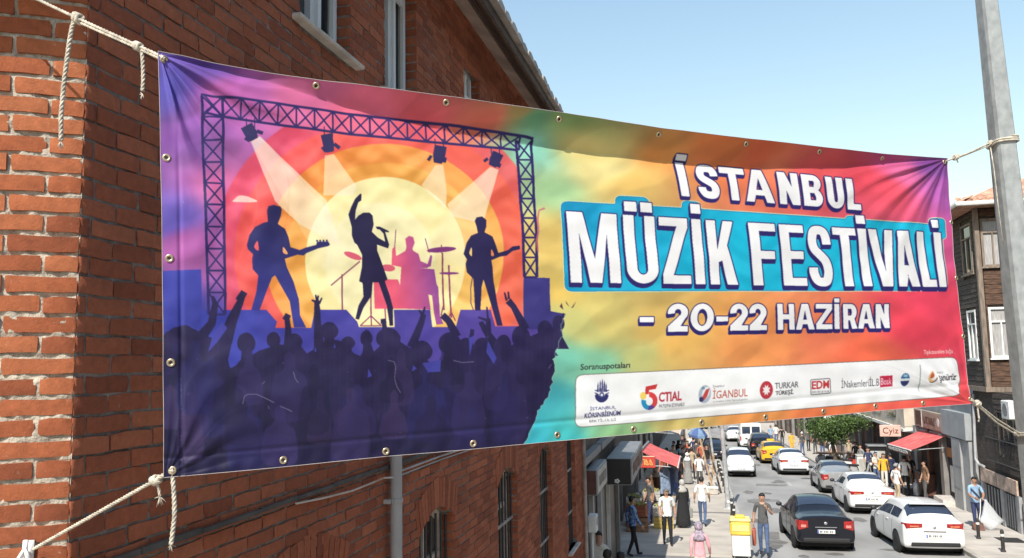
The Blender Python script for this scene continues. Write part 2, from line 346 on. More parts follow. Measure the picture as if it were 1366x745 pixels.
# --- bricks
def brick_variant(seed, rough=1.0):
    rg = random.Random(seed); nx, nz = 6, 3; L, H, D = .238, .0662, .06; P = {}; vs = []; fs = []
    for i in range(nx):
        for j in range(nz):
            u = (-.5, -.46, -.17, .17, .46, .5)[i]; w = (-.5, rg.uniform(-.1,.1), .5)[j]
            ex = i in (0, nx-1); ez = j in (0, nz-1)
            y = rg.uniform(-.0015,.0012)
            if ex: y += rg.uniform(.001,.0035)
            if ez: y += rg.uniform(.0006,.003)
            if ex and ez: y += rg.choice((0,0,.001,.006))
            x = u*L + rg.uniform(-.0015,.0015)*rough - (math.copysign(rg.choice((0,.001,.002,.006)),u) if ex and ez else 0)
            z = w*H + rg.uniform(-.0018,.0014)*rough*(1 if ez else 3) - (math.copysign(rg.choice((0,0,.001,.003,.005)),w) if ez else 0)
            P[i,j] = len(vs); vs.append((x, y, z))
    for i in range(nx-1):
        for j in range(nz-1): fs.append((P[i,j], P[i+1,j], P[i+1,j+1], P[i,j+1]))
    ring = [(i,0) for i in range(nx)]+[(nx-1,j) for j in range(1,nz)]+[(i,nz-1) for i in range(nx-2,-1,-1)]+[(0,j) for j in range(nz-2,0,-1)]
    bi = {}
    for q in ring: bi[q] = len(vs); x, y, z = vs[P[q]]; vs.append((x*1.004, D, z*1.01))
    for a, b_ in zip(ring, ring[1:]+ring[:1]): fs.append((P[a], bi[a], bi[b_], P[b_]))
    return vs, fs
VAR = [brick_variant(s) for s in range(14)]
VME = []
VMC = []
for vs_, fs_ in VAR:
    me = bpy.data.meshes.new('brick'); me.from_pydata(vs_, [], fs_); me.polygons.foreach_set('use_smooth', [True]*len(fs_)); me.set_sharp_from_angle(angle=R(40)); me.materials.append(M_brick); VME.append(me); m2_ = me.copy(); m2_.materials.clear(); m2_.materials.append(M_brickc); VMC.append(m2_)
BOXV = [(-.119,.001,-.0332),(.119,.001,-.0332),(.119,.001,.0332),(-.119,.001,.0332),(-.119,.05,-.0332),(.119,.05,-.0332),(.119,.05,.0332),(-.119,.05,.0332)]
BOXF = [(0,1,2,3),(0,4,5,1),(1,5,6,2),(2,6,7,3),(3,7,4,0)]
BANNER_PX = np.array([(212,70),(420,107),(588,135),(735,157),(900,183),(1085,201),(1263,211),(1296,536),(842,577),(514,606),(222,637)], float)
def in_poly(x, y, P):
    c = False
    for (x0, y0), (x1, y1) in zip(P, np.roll(P, -1, 0)):
        if (y0 > y) != (y1 > y) and x < (x1-x0)*(y-y0)/(y1-y0)+x0: c = not c
    return c
bricks = []       # (pos, rz, scale, area, wall?)
def put(p, rz, sc, w):
    d = np.array(p)-CAMP; area = 0
    if d@CF > .3:
        q = project(p)
        if -15 < q[0] < PW+15 and -12 < q[1] < PH+12 and not in_poly(q[0], q[1], BANNER_PX):
            nrm = np.array([math.sin(rz), -math.cos(rz), 0]); area = sc[0]*sc[2]*abs(nrm@d)/np.linalg.norm(d)**3
    bricks.append((np.array(p, float)-BBO, rz, sc, area, w))
nc = int((ZT+.8)/CH)
for k in range(nc):
    zb = -.8+k*CH; z = zb+CH/2
    off = (.19 if k % 2 else .065)+random.uniform(-.012,.012)
    a = CY+.003; nxt = CY+off
    while a < YE:
        e = min(nxt, YE)
        for s0, s1 in cut(a, e-.009, zb, zb+CH):
            L = s1-s0
            put((XW+random.uniform(-.0035,.003), (s0+s1)/2, z+random.uniform(-.002,.002)), math.pi/2+random.uniform(-.006,.006), (L/.238, 1, random.uniform(.97,1.05)), 0)
        a = e; nxt = e+.249+random.uniform(-.006,.006)
    # left face
    a = .002; nxt = .25 if k % 2 else .125
    while a < 3.0:
        L = nxt-a-.0125
        p = face_pt((a+nxt-.0125)/2, z+random.uniform(-.003,.003), random.uniform(-.003,.004))
        put(p, LRZ+random.uniform(-.008,.008), (L/.238, 1, random.uniform(.88,.955)), 1)
        a = nxt; nxt = a+.253+random.uniform(-.006,.006)
# reveal bricks on the far jambs, facing down the street towards the corner
for o in ops:
    k0 = int((o['z0']+.8)/CH)+1; k1 = int((o['z1']+.8)/CH)
    for k in range(k0, k1+1):
        z = -.8+k*CH+CH/2
        if z+.03 > o['z1']+.02: break
        dd = .105 if o['r'] == 0 else .13
        put((XB-dd/2+.004, o['y1']-.004+random.uniform(-.002,.002), z), 0.0, (dd/.238, 1, 1), 0)
order = sorted(range(len(bricks)), key=lambda i: -bricks[i][3])
top = set(order[:298])
sv = {0: ([], []), 1: ([], [])}
for i, (p, rz, sc, ar, w) in enumerate(bricks):
    vi = i % 14
    if i in top:
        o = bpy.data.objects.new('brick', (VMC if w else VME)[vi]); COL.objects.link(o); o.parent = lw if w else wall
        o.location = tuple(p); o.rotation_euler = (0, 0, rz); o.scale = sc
    else:
        vs_, fs_ = VAR[vi] if ar > .0045 else (BOXV, BOXF)
        A = np.array(vs_)*np.array(sc); c_, s_ = math.cos(rz), math.sin(rz)
        Q = np.stack([A[:,0]*c_-A[:,1]*s_, A[:,0]*s_+A[:,1]*c_, A[:,2]], 1)+p
        V, Fc = sv[w]; of = len(V); V.extend(map(tuple, Q)); Fc.extend([tuple(q+of for q in f) for f in fs_])
for w, par in ((0, wall), (1, lw)):
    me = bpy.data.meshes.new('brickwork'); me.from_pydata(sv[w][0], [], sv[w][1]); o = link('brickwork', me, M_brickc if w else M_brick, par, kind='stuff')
# soldier arches over the lower windows
for o in ops:
    if not o['r']: continue
    w = (o['y1']-o['y0'])/2; c = (o['y0']+o['y1'])/2; r_ = o['r']; rad = (w*w+r_*r_)/(2*r_); zc = o['z1']+r_-rad; am = math.asin(w/rad)+.05; n = 15
    for i in range(n):
        a0 = -am+2*am*i/n+.007; a1 = -am+2*am*(i+1)/n-.007; j = random.uniform(-.012,.012); xo = XW+random.uniform(.002,.007)
        lo_ = [(c+(rad+.004)*math.sin(t), zc+(rad+.004)*math.cos(t)) for t in (a0, a1)]; fl = .35
        hi_ = [(y_+fl*.25*math.sin(t)*1.2, z_+.245+j) for (y_, z_), t in zip(lo_, (a0, a1))]
        b = MB(); b.prism([(XB-.02,*lo_[0]),(XB-.02,*lo_[1]),(XB-.02,*hi_[1]),(XB-.02,*hi_[0])], (xo-XB+.02, 0, 0))
        shift(b).build('arch_brick', M_brick, wall)
# windows
def window(o, frame_m, kind):
    y0, y1, z0, z1, r_ = o['y0'], o['y1'], o['z0'], o['z1'], o['r']; c = (y0+y1)/2; w = (y1-y0)/2
    rec = .105 if kind == 'up' else .13; xf = XW-rec; fw = .055
    wn = bpy.data.objects.new('window', None); COL.objects.link(wn); wn.parent = BB; wn.location = tuple(np.array([xf, c, z0])-BBO)
    fr = MB(); zt = z1+r_
    def B(ya, yb, za, zb, d=.06, x=0): fr.bbox(x-d, x, ya-c, yb-c, za-z0, zb-z0)
    if r_ == 0:
        B(y0,y0+fw,z0,z1); B(y1-fw,y1,z0,z1); B(y0+fw,y1-fw,z0,z0+fw); B(y0+fw,y1-fw,z1-fw,z1)
        B(c-.03,c+.03,z0+fw,z1-fw)
        # opening sash, standing slightly proud
        B(c+.03,c+.075,z0+fw,z1-fw,.03,.022); B(y1-fw-.045,y1-fw,z0+fw,z1-fw,.03,.022); B(c+.075,y1-fw-.045,z0+fw,z0+fw+.045,.03,.022); B(c+.075,y1-fw-.045,z1-.32,z1-.27,.03,.022)
    else:
        n = 10; rad = (w*w+r_*r_)/(2*r_); zc = z1+r_-rad
        top = [(c+w*(2*i/n-1), zc+math.sqrt(max(0, rad*rad-(w*(2*i/n-1))**2))) for i in range(n+1)]
        for (ya,za),(yb,zb) in zip(top, top[1:]):
            fr.prism([(0,ya-c,za-z0),(0,yb-c,zb-z0),(0,yb-c,zb-fw*1.2-z0),(0,ya-c,za-fw*1.2-z0)], (-.07,0,0))
        B(y0,y0+fw,z0,z1-.02,.07); B(y1-fw,y1,z0,z1-.02,.07); B(c-.025,c+.025,z0,zt-.06,.05); B(y0+fw,y1-fw,z0,z0+fw,.07); B(y0+fw,y1-fw,z1-.35,z1-.30,.045,-.005)
    fr.build('window_frame', frame_m, wn)
    g = MB(); g.bbox(-.05,-.042, y0-c+.01, y1-c-.01, 0.01, (z1-z0)+(r_*.75)); g.build('pane', M_glass, wn)
    d = MB(); d.quad((-.12,y0-c,0), (-.12,y1-c,0), (-.12,y1-c,zt-z0), (-.12,y0-c,zt-z0)); d.build('curtain', mat('curtain_grey', (.16,.16,.17), .9, .25, 5, stretch=(1,6,.4)) if kind == 'up' else M_dark, wn)
    s = MB(); sw = .1 if kind == 'up' else .06
    s.rbox((rec/2+.015, 0, -.016), (rec+.09, y1-y0+2*sw, .032), .008); s.build('sill', M_stone, wn)
    if kind == 'low':
        for i in range(7):
            yy = y0+.06+(y1-y0-.12)*i/6
            bb = MB(); bb.tube([(.06,yy-c,.0),(.06,yy-c,arc_half(o, z1) and (z1-z0)+r_*.55*(1-((yy-c)/w)**2))], .011, 6); bb.build('bar', M_ironbar, wn)
        for zz in (.55, 1.25):
            bb = MB(); bb.box((.068,0,zz), (.012,y1-y0-.02,.035)); bb.build('cross_bar', mat('bar_worn', (.28,.27,.26), .6, .3, 9, metal=.3), wn)
    return wn
for o in ops[:4]: window(o, M_white, 'up')
for o in ops[4:]: window(o, M_old, 'low')
# unseen sill added above the view to shade the corner face, with its pane
wn = MB(); 
for (a0,a1,z0,z1,d) in ((.10,1.5,6.52,6.60,.24),): 
    P = [face_pt(a0,z0,.0), face_pt(a1,z0,.0), face_pt(a1,z0,d), face_pt(a0,z0,d)]; wn.prism(P, (0,0,z1-z0))
shift(wn).build('corner_sill', M_stone, BB)
wn = MB(); P = [face_pt(.5,6.60,.003), face_pt(1.4,6.60,.003), face_pt(1.4,8.2,.003), face_pt(.5,8.2,.003)]; wn.poly(P); shift(wn).build('added_corner_pane', M_glass, BB)
# ledge, eaves, roof
M_ledge = mat('ledge_dark', (.075,.07,.065), .9, .3, 6, bump=.4)
b = MB(); y = CY+.02
while y < 7.4:
    e = y+random.uniform(.3,.7); b.bbox(XW-.004, XW+random.uniform(.012,.022), y, e-.004, 4.245, 4.268+random.uniform(-.004,.006)); y = e
shift(b).build('string_ledge', M_ledge, wall)
M_sof = mat('eave_boards', (.085,.06,.045), .8, .25, 5, stretch=(1,.3,1), bump=.2)
M_tile = mat('roof_tile_grey', (.42,.37,.32), .85, .25, 3, bump=.4, bscale=30)
XE, ZE = -1.87, 8.40
roof = MB(); roof.poly([(XE,1.9,ZE+.02),(XE,YE+.2,ZE+.02),(-9,YE+.2,ZE+3.1),(-9,1.9,ZE+3.1)]); roof.poly([(XE,1.9,ZE-.02),(-9,1.9,ZE+3.0),(-9,YE+.2,ZE+3.0),(XE,YE+.2,ZE-.02)])
rf = shift(roof).build('roof', mat('roof_tile_field', (.34,.27,.22), .9, .25, 2, bump=.5), BB)
n = 40
for i in range(n):
    y = 1.9+(YE-1.7)*i/n; wdt = (YE-1.7)/n-.012
    b = MB(); b.bbox(XE-.02+random.uniform(-.008,.008), XE+.012, y, y+wdt, ZE-.10, ZE-.012); shift(b).build('fascia_board', M_sof, rf)
for i in range(48):
    y = 1.9+i*.272; j = random.uniform(-.012,.012)
    b = MB(); x0 = XE+.075+j
    b.prism([(x0,y+.006,ZE+.0),(x0,y+.264,ZE+.0),(x0,y+.255,ZE+.06),(x0,y+.135,ZE+.085),(x0,y+.015,ZE+.06)], (-.42,0,.13)); shift(b).build('roof_tile', M_tile, rf)
b = MB()
for i in range(4):
    xa = XW+(XE-XW)*i/4; xb = XW+(XE-XW)*(i+1)/4-.008; za = ZT+(ZE-.10-ZT)*i/4; zb = ZT+(ZE-.10-ZT)*(i+1)/4
    c = MB(); c.prism([(xa,1.9,za),(xb,1.9,zb),(xb,1.9,zb+.02),(xa,1.9,za+.02)], (0,YE-1.7,0)); shift(c).build('soffit_board', M_sof, rf)
# downpipe with brackets, thin cables on the wall
PY = 5.49
b = MB(); b.tube([(XW+.065,PY,-.3),(XW+.065,PY,6.5)], .043, 14); dp = shift(b).build('downpipe', M_pipe, BB); smooth_by_angle(dp)
for z in (4.02, 2.6, 5.6):
    b = MB(); b.lathe([(.047,-.016),(.049,-.012),(.049,.012),(.047,.016)], (XW+.065,PY,z), 14); b.box((XW+.02,PY-.06,z), (.05,.03,.03)); shift(b).build('pipe_bracket', M_pipe, dp)
M_cable = mat('cable_pale', (.50,.44,.38), .7, .15, 5)
pts = [on_x(395,672,XW+.02), on_x(430,665,XW+.02), on_x(470,655,XW+.02), on_x(500,643,XW+.025), on_x(512,638,XW+.11), on_x(524,637,XW+.11)]
b = MB(); b.tube(pts, .006, 6); shift(b).build('cable', M_cable, BB)
pts = [on_x(525,632,XW+.03), on_x(560,619,XW+.02), on_x(590,608,XW+.02), on_x(640,592,XW+.02), on_x(700,570,XW+.02)]
b = MB(); b.tube(pts, .008, 6); b.tube([np.array(p)+(0,0,-.03) for p in pts], .005, 6); shift(b).build('cable', mat('cable_grey', (.33,.32,.31), .6, .2, 5), BB)
b = MB(); b.tube([(XW+.05,YE-.28,-.6),(XW+.05,YE-.28,6)], .035, 10); o = shift(b).build('drain_pipe', mat('pipe_rust', (.30,.25,.22), .7, .3, 4), BB); smooth_by_angle(o)
# ================================================================== BANNER
BA = at_depth(214, 350, 2.5); BBp = at_depth(1280, 375, 4.33)
BD = np.array([BBp[0]-BA[0], BBp[1]-BA[1], 0.0]); BD /= np.linalg.norm(BD); BN = np.array([BD[1], -BD[0], 0.0])     # BN faces the camera
TX = np.array([211, 300, 421, 500, 588, 735, 867, 983, 1085, 1176, 1264.]); TY = np.array([68, 88, 109, 122, 135.5, 157.5, 177.5, 190.5, 199.5, 206.5, 211.5])
BX = np.array([218, 378, 514, 629, 742, 843, 935, 1022, 1097, 1168, 1232, 1297.]); BY = np.array([638, 623, 609, 599, 588.5, 579.5, 570.5, 562, 555.5, 548.5, 543.5, 539.0])
LX = np.array([211, 213.5, 215.5, 217, 218, 218.5]); LYv = np.array([68, 160, 280, 400, 540, 638.])
RX = np.array([1264, 1267.5, 1274, 1282, 1290, 1297.]); RYv = np.array([211.5, 270, 345, 420, 490, 539.])
def band_low(x): return np.interp(x, [211, 330, 400, 462, 602, 708, 893, 1000, 1120, 1210, 1264], [68, 99, 121, 141, 176, 194, 216, 222.5, 220, 214, 211.5])
_wr = np.random.default_rng(3)
WAV = [(_wr.normal(0, 1), _wr.normal(0, 1), _wr.uniform(0, 6.28)) for _ in range(24)]
def banner_disp(x, y):
    x = np.asarray(x, float); y = np.asarray(y, float)
    mpp = np.interp(x, [214, 1280], [2.5, 4.33])/PF
    L = band_low(x); T = np.interp(x, TX, TY)
    q = np.clip(L-y+1.5, 0, None); q = q*q/(q+2.5)
    d = .74*q*mpp
    q2 = np.clip(y-L, 0, None); d += -.011*np.exp(-q2/26)*np.clip((L-T)/25, 0, 1)
    def fan(cx, cy, n, ph, amp, reach, a0, a1, k=1.0):
        dx, dy = x-cx, y-cy; r_ = np.hypot(dx, dy)+1e-6; th = np.arctan2(dy, dx)
        w = np.clip((th-a0)/.15, 0, 1)*np.clip((a1-th)/.15, 0, 1)
        th2 = th+.22*np.sin(r_/95+ph)*np.clip(r_/200,0,1)+.05*np.sin(r_/31+2*ph)
        s = np.sin(n*th2+ph); s = np.sign(s)*np.abs(s)**.75+.35*np.sin(2.3*n*th2+1.7*ph)
        return amp*s*w*np.clip(r_/60, 0, 1)*np.exp(-(r_/reach)**1.3)*(mpp*PF/3.0)
    d += fan(214, 72, 14, .4, .015, 190, .02, 1.45)
    d += fan(1264, 212, 15, 1.0, .0072, 120, 1.62, 3.2)
    d += fan(220, 637, 11, 2.0, .0055, 170, -1.5, -.04)
    d += fan(1297, 538, 12, .3, .008, 100, -3.1, -1.62)
    u = (x-214)/1080; v = (y-T)/(np.interp(x, BX, BY)-T+1e-6)
    d += .030*np.sin(math.pi*np.clip(u, 0, 1))*np.sin(math.pi*np.clip(v, 0, 1)*.9)        # belly in the wind
    for a, b_, p in WAV:
        d += .0011*np.sin(x*.010*a+y*.022*b_+p)+.00028*np.sin(x*.05*a+y*.09*b_+2*p)
    # long soft drag folds across the dark half, creases along the hems
    d += .0045*np.sin((y-.30*x)*.052+1.2*np.sin(x*.011))*np.exp(-((v-.72)/.22)**2)*np.clip((760-x)/200, 0, 1)
    d += .0035*np.sin((y+.22*x)*.06)*np.exp(-((v-.45)/.3)**2)*np.clip((x-700)/200, 0, 1)*.5
    d += -.0045*np.exp(-((x-np.interp(y, LYv, LX)-24)/3.0)**2)*np.clip(v*2, 0, 1)-.003*np.exp(-((y-np.interp(x, BX, BY)+26)/3.5)**2)
    d += .0016*np.sin(x*.21+y*.02)*np.exp(-((y-np.interp(x, BX, BY)+8)/9.0)**2)+.0016*np.sin(y*.16)*np.exp(-((x-np.interp(y, RYv, RX)+8)/8.0)**2)
    d += .004*np.sin(y*.045+.6)*np.exp(-((x-np.interp(y, LYv, LX)-6)/14.0)**2)
    return d
def banner_pt(x, y, off=0.0):
    x = np.asarray(x, float); y = np.asarray(y, float)
    rx = CF[None,:]+CR[None,:]*((x.ravel()-PW/2)/PF)[:,None]-CU[None,:]*((y.ravel()-PH/2)/PF)[:,None]
    t = ((BA-CAMP)@BN)/(rx@BN)
    p = CAMP+rx*t[:,None]+BN[None,:]*(banner_disp(x, y).ravel()+off)[:,None]
    return p
# ---------------------------------------------------------------- the print, drawn into an array in the banner's own layout
AX0, AY0, AW, AH, SS = 200, 55, 1106, 592, 3
NXp, NYp = AW*SS, AH*SS
art = np.zeros((NYp, NXp, 3), np.float32)
def pmask(polys):
    """even-odd/union mask of polygons given in layout units -> (mask, x0, y0)"""
    polys = [np.asarray(p, float) for p in polys]
    A = np.concatenate(polys); x0 = max(0, int((A[:,0].min()-AX0)*SS)-2); x1 = min(NXp, int((A[:,0].max()-AX0)*SS)+4); y0 = max(0, int((A[:,1].min()-AY0)*SS)-2); y1 = min(NYp, int((A[:,1].max()-AY0)*SS)+4)
    if x1 <= x0 or y1 <= y0: return np.zeros((1,1), bool), 0, 0
    M = np.zeros((y1-y0, x1-x0), bool)
    for P in polys:
        X = (P[:,0]-AX0)*SS-x0; Y = (P[:,1]-AY0)*SS-y0; T = np.zeros((y1-y0, x1-x0+1), np.int16)
        for i in range(len(P)):
            xa, ya, xb, yb = X[i-1], Y[i-1], X[i], Y[i]
            if ya == yb: continue
            if ya > yb: xa, ya, xb, yb = xb, yb, xa, ya
            r0 = max(0, math.ceil(ya-.5)); r1 = min(y1-y0, math.ceil(yb-.5))
            if r1 <= r0: continue
            rr = np.arange(r0, r1); xx = xa+(rr+.5-ya)*(xb-xa)/(yb-ya); ci = np.clip(np.ceil(xx-.5), 0, x1-x0).astype(int)
            np.add.at(T, (rr, ci), 1)
        M |= (np.cumsum(T, 1)[:,:-1] & 1).astype(bool)
    return M, x0, y0
def blur(M, k):
    M = M.astype(np.float32)
    for ax in (0, 1):
        acc = np.zeros_like(M)
        for d in range(-k, k+1): acc += np.roll(M, d, ax)
        M = acc/(2*k+1)
    return M
def paint(mk, col, a=1.0, soft=0):
    M, x0, y0 = mk; h, w = M.shape
    w_ = M.astype(np.float32)*a if not soft else blur(M, soft)*a
    reg = art[y0:y0+h, x0:x0+w]; c = np.asarray(col, np.float32)
    if c.ndim == 3: c = c[y0:y0+h, x0:x0+w]
    reg[:] = reg*(1-w_[...,None])+c*w_[...,None]
def crv(pts, n=5):
    P = np.asarray(pts, float); m = len(P); o = []
    for i in range(m):
        p0, p1, p2, p3 = P[i-1], P[i], P[(i+1) % m], P[(i+2) % m]
        for t in np.arange(n)/n: o.append(.5*((2*p1)+(-p0+p2)*t+(2*p0-5*p1+4*p2-p3)*t*t+(-p0+3*p1-3*p2+p3)*t**3))
    return np.array(o)
def circ(x, y, rx, ry=None, rot=0, n=40):
    ry = rx if ry is None else ry; t = np.arange(n)*2*math.pi/n; a, b = rx*np.cos(t), ry*np.sin(t); c, s = math.cos(rot), math.sin(rot)
    return np.stack([x+a*c-b*s, y+a*s+b*c], 1)
def stroke(pts, w):
    pts = [np.array(p, float) for p in pts]; ws = [w]*len(pts) if np.isscalar(w) else w; o = []
    for i in range(len(pts)-1):
        a, b = pts[i], pts[i+1]; d = b-a; L = np.hypot(*d)+1e-9; n = np.array([-d[1], d[0]])/L
        o.append(np.array([a+n*ws[i]/2, b+n*ws[i+1]/2, b-n*ws[i+1]/2, a-n*ws[i]/2]))
        if i: o.append(circ(*a, ws[i]/2, n=12))
    return o
def rrect(q, r_, n=6):
    q = [np.array(p, float) for p in q]; o = []
    for i in range(4):
        p, a, b = q[i], q[i-1], q[(i+1) % 4]; da = (a-p)/np.linalg.norm(a-p); db = (b-p)/np.linalg.norm(b-p)
        for t in np.linspace(0, 1, n): o.append((1-t)**2*(p+da*r_)+2*t*(1-t)*p+t*t*(p+db*r_))
    return np.array(o)
YY, XX = np.mgrid[0:NYp, 0:NXp].astype(np.float32); XX = XX/SS+AX0; YY = YY/SS+AY0
# watercolour ground: colours laid down at these places, blended
CP = [(225,120,92,84,176),(216,300,108,92,190),(248,200,146,92,176),(250,340,172,92,164),(270,90,112,82,172),(310,120,196,100,176),(420,130,222,112,160),(480,160,240,112,142),(560,160,238,96,110),(640,165,222,112,92),(690,160,176,150,92),(712,175,110,170,126),(715,205,150,218,196),(730,260,165,204,150),(735,330,228,196,112),(740,400,238,202,106),(760,430,200,196,122),(745,480,122,202,178),(730,540,70,180,192),(715,585,62,182,198),(780,480,132,196,160),(850,470,192,192,122),(800,220,238,222,152),(830,240,236,196,112),(780,190,226,206,132),(870,205,224,150,80),(760,170,150,180,110),(960,430,238,168,92),(900,460,228,178,96),(1000,470,242,156,90),(950,205,232,128,70),(1000,205,236,110,70),(1030,222,240,132,96),(1100,440,236,126,92),(1100,225,236,92,96),(1150,240,226,76,92),(1180,260,232,82,100),(1210,235,222,108,156),(1250,225,128,72,150),(1200,212,200,84,140),(1262,250,172,90,172),(1268,320,216,88,146),(1230,440,232,68,90),(1282,470,234,74,98),(1150,470,232,106,76),(1288,530,238,86,90),(1200,540,242,102,88),(1100,553,238,126,80),(1000,562,238,156,86),(900,572,206,186,112),(830,578,152,200,142),(760,585,70,190,192),(1040,440,240,150,90),(870,430,222,184,102),(790,420,216,198,118),(1250,400,230,70,96),(225,420,66,66,160),(400,300,222,104,150),(300,250,210,104,160)]
den = np.zeros((NYp//4, NXp//4), np.float32); acc = np.zeros((NYp//4, NXp//4, 3), np.float32); x4 = XX[::4, ::4][:NYp//4, :NXp//4]; y4 = YY[::4, ::4][:NYp//4, :NXp//4]
wx = 8*np.sin(y4*.031+x4*.012)+5*np.sin(x4*.041-y4*.02); wy = 8*np.sin(x4*.027+1.3)+5*np.sin(y4*.05+x4*.017)
for (x, y, r_, g_, b_) in CP:
    w = 1/(((x4+wx-x)**2+(1.5*(y4+wy-y))**2)+120)**1.7; den += w; acc += w[...,None]*np.array([r_, g_, b_], np.float32)
acc /= den[...,None]
st = sum(np.sin(x4*(.006+.004*i)+y4*(.05+.035*i)+2.1*np.sin(x4*.013*(i+1)+i)+i*1.7)/(1+.35*i) for i in range(6))
dg_ = sum(np.sin((x4*.42+y4)*(.045+.03*i)+1.6*np.sin((x4-y4*.5)*.012*(i+1)+i)+i)/(1+.4*i) for i in range(5))
acc *= (1+.03*np.clip(st, -2, 2)+.035*np.clip(dg_*2.5, -1, 1))[...,None]
big = np.repeat(np.repeat(acc, 4, 0), 4, 1); art[:big.shape[0], :big.shape[1]] = big
if big.shape[0] < NYp: art[big.shape[0]:] = art[big.shape[0]-1]
if big.shape[1] < NXp: art[:, big.shape[1]:] = art[:, big.shape[1]-1:big.shape[1]]
art = np.stack([blur(art[...,k], 4) for k in range(3)], -1)
streak = sum(np.sin(XX*(.011+.007*i)+YY*(.07+.05*i)+3*np.sin(XX*.017*(i+1)+i*2))/(1+.3*i) for i in range(5))
def grad(c0, c1, x0, y0, x1, y1, amt=9):
    t = np.clip(((XX-x0)*(x1-x0)+(YY-y0)*(y1-y0))/((x1-x0)**2+(y1-y0)**2), 0, 1)[...,None]
    return np.array(c0, np.float32)*(1-t)+np.array(c1, np.float32)*t+(amt*np.clip(streak, -1.6, 1.6))[...,None]
# sunset discs on the stage picture
stage = pmask([[(298,157),(442,176),(569,190),(688,201),(694,372),(694,440),(298,440)]])
def inter(a, b):
    M = np.zeros((NYp, NXp), bool); N = np.zeros((NYp, NXp), bool); M[a[2]:a[2]+a[0].shape[0], a[1]:a[1]+a[0].shape[1]] = a[0]; N[b[2]:b[2]+b[0].shape[0], b[1]:b[1]+b[0].shape[1]] = b[0]
    return M & N, 0, 0
paint(inter(stage, pmask([circ(505,345,222,214,n=80)])), grad((226,78,106),(236,98,92),320,200,690,430), .9, 3)
paint(inter(stage, pmask([circ(508,342,196,180,n=80)])), grad((236,88,84),(238,110,80),330,200,690,430), .85, 3)
paint(inter(stage, pmask([circ(510,342,158,150,n=80)])), grad((238,148,66),(246,190,96),420,190,620,420,13), .9, 2)
paint(inter(stage, pmask([circ(512,348,134,130,n=80)])), grad((240,168,72),(246,206,118),420,190,620,420,13), .6, 3)
paint(inter(stage, pmask([circ(512,348,106,111,n=80)])), grad((247,238,178),(248,232,168),420,240,620,440,7), .95, 1)
paint(inter(stage, pmask([circ(505,352,72,80,n=80)])), grad((250,244,200),(249,240,190),420,240,620,440,6), .7, 6)
for pts, a in (([(334,188),(347,182),(434,268),(452,330),(398,300),(366,270)],.62), ([(433,208),(445,206),(474,250),(470,262),(430,262)],.55), ([(580,221),(590,221),(594,258),(592,280),(561,248)],.58), ([(652,224),(663,228),(640,300),(600,290),(594,274)],.62), ([(334,188),(347,182),(480,330),(430,360)],.22), ([(652,224),(663,228),(620,360),(560,330)],.2)):
    paint(inter(stage, pmask([pts])), (252,240,214), a, 1)
paint(pmask([crv([(312,267),(318,262),(326,262),(333,264),(342,270),(312,270)])]), (240,196,186))
NAVY, INK, BLUE = (42,40,98), (44,38,88), (58,64,164)
def T(lst, ox, oy, s): return [(ox+x/s, oy+y/s) for x, y in lst]
# blue stage blocks
paint(pmask([[(210,362),(268,360),(270,470),(210,470)]]), grad((62,68,170),(56,60,150),215,360,265,460,3))
paint(pmask([[(268,414),(354,414),(368,430),(366,438),(413,438),(418,414),(460,414),(474,430),(476,437),(523,437),(523,414),(571,414),(573,437),(604,437),(611,414),(651,414),(656,436),(694,436),(694,371),(729,372),(730,416),(746,419),(740,436),(732,470),(728,500),(268,500)]]), grad((60,66,166),(84,66,150),300,430,640,440,4))
paint(pmask([[(694,371),(729,372),(730,416),(746,419),(740,440),(694,440)]]), grad((62,58,134),(58,52,118),694,371,730,440,3))
# truss
trus = []
UC = [(268,126),(349,136),(430,146),(520,158),(610,169.5),(698,184),(709,187)]; LC = [(272,152),(298,156),(442,175.5),(569,189.5),(690,201)]
for c in (UC, LC): trus += stroke(c, 3.4)
nb = 17
def lerp(c, x): return np.interp(x, [p[0] for p in c], [p[1] for p in c])
xs = np.linspace(272, 692, nb+1)
for a, b in zip(xs, xs[1:]):
    trus += stroke([(a,lerp(UC,a)),(b,lerp(LC,b))], 2.2)+stroke([(a,lerp(LC,a)),(b,lerp(UC,b))], 2.2)+stroke([(b,lerp(UC,b)),(b,lerp(LC,b))], 2.4)
def column(l0, l1, r0, r1, y0, y1, n, w=3.6):
    o = stroke([(l0,y0),(l1,y1)], w)+stroke([(r0,y0),(r1,y1)], w); ys = np.linspace(y0, y1, n+1)
    for i in range(n):
        a, b = ys[i], ys[i+1]; f = lambda y: (l0+(l1-l0)*(y-y0)/(y1-y0), r0+(r1-r0)*(y-y0)/(y1-y0))
        o += stroke([(f(a)[0],a),(f(b)[1],b)], 2.3)+stroke([(f(a)[1],a),(f(b)[0],b)], 2.3)+stroke([(f(b)[0],b),(f(b)[1],b)], 2.6)
    return o
trus += column(269,278,297,300,128,420,10)+column(688,695,708,712,188,371,7)
paint(pmask(trus), (48,38,100))
# stage lamps
for (x, y, a, w, h) in ((334,177,-.5,17,22),(438,191,-.2,15,25),(585,207,.2,16,24),(659,214,.45,15,20)):
    c, s = math.cos(a), math.sin(a); q = lambda u, v: (x+u*c-v*s, y+u*s+v*c)
    paint(pmask([[q(-w/2,-h/2),q(w/2,-h/2),q(w/2,h*.1),q(w/3,h*.5),q(-w/3,h*.5),q(-w/2,h*.1)]]+stroke([q(-w/2-2,h*.15),q(-w/2-7*(a>0)+2,h*.45)],4)+stroke([q(w/2,h*.1),q(w/2+6*(a<0),h*.4)],5)+stroke([(x-5,y-h*.9),(x-5,y-h*.4)],1.6)+stroke([(x+6,y-h*.9),(x+6,y-h*.3)],1.6)), (48,42,92))
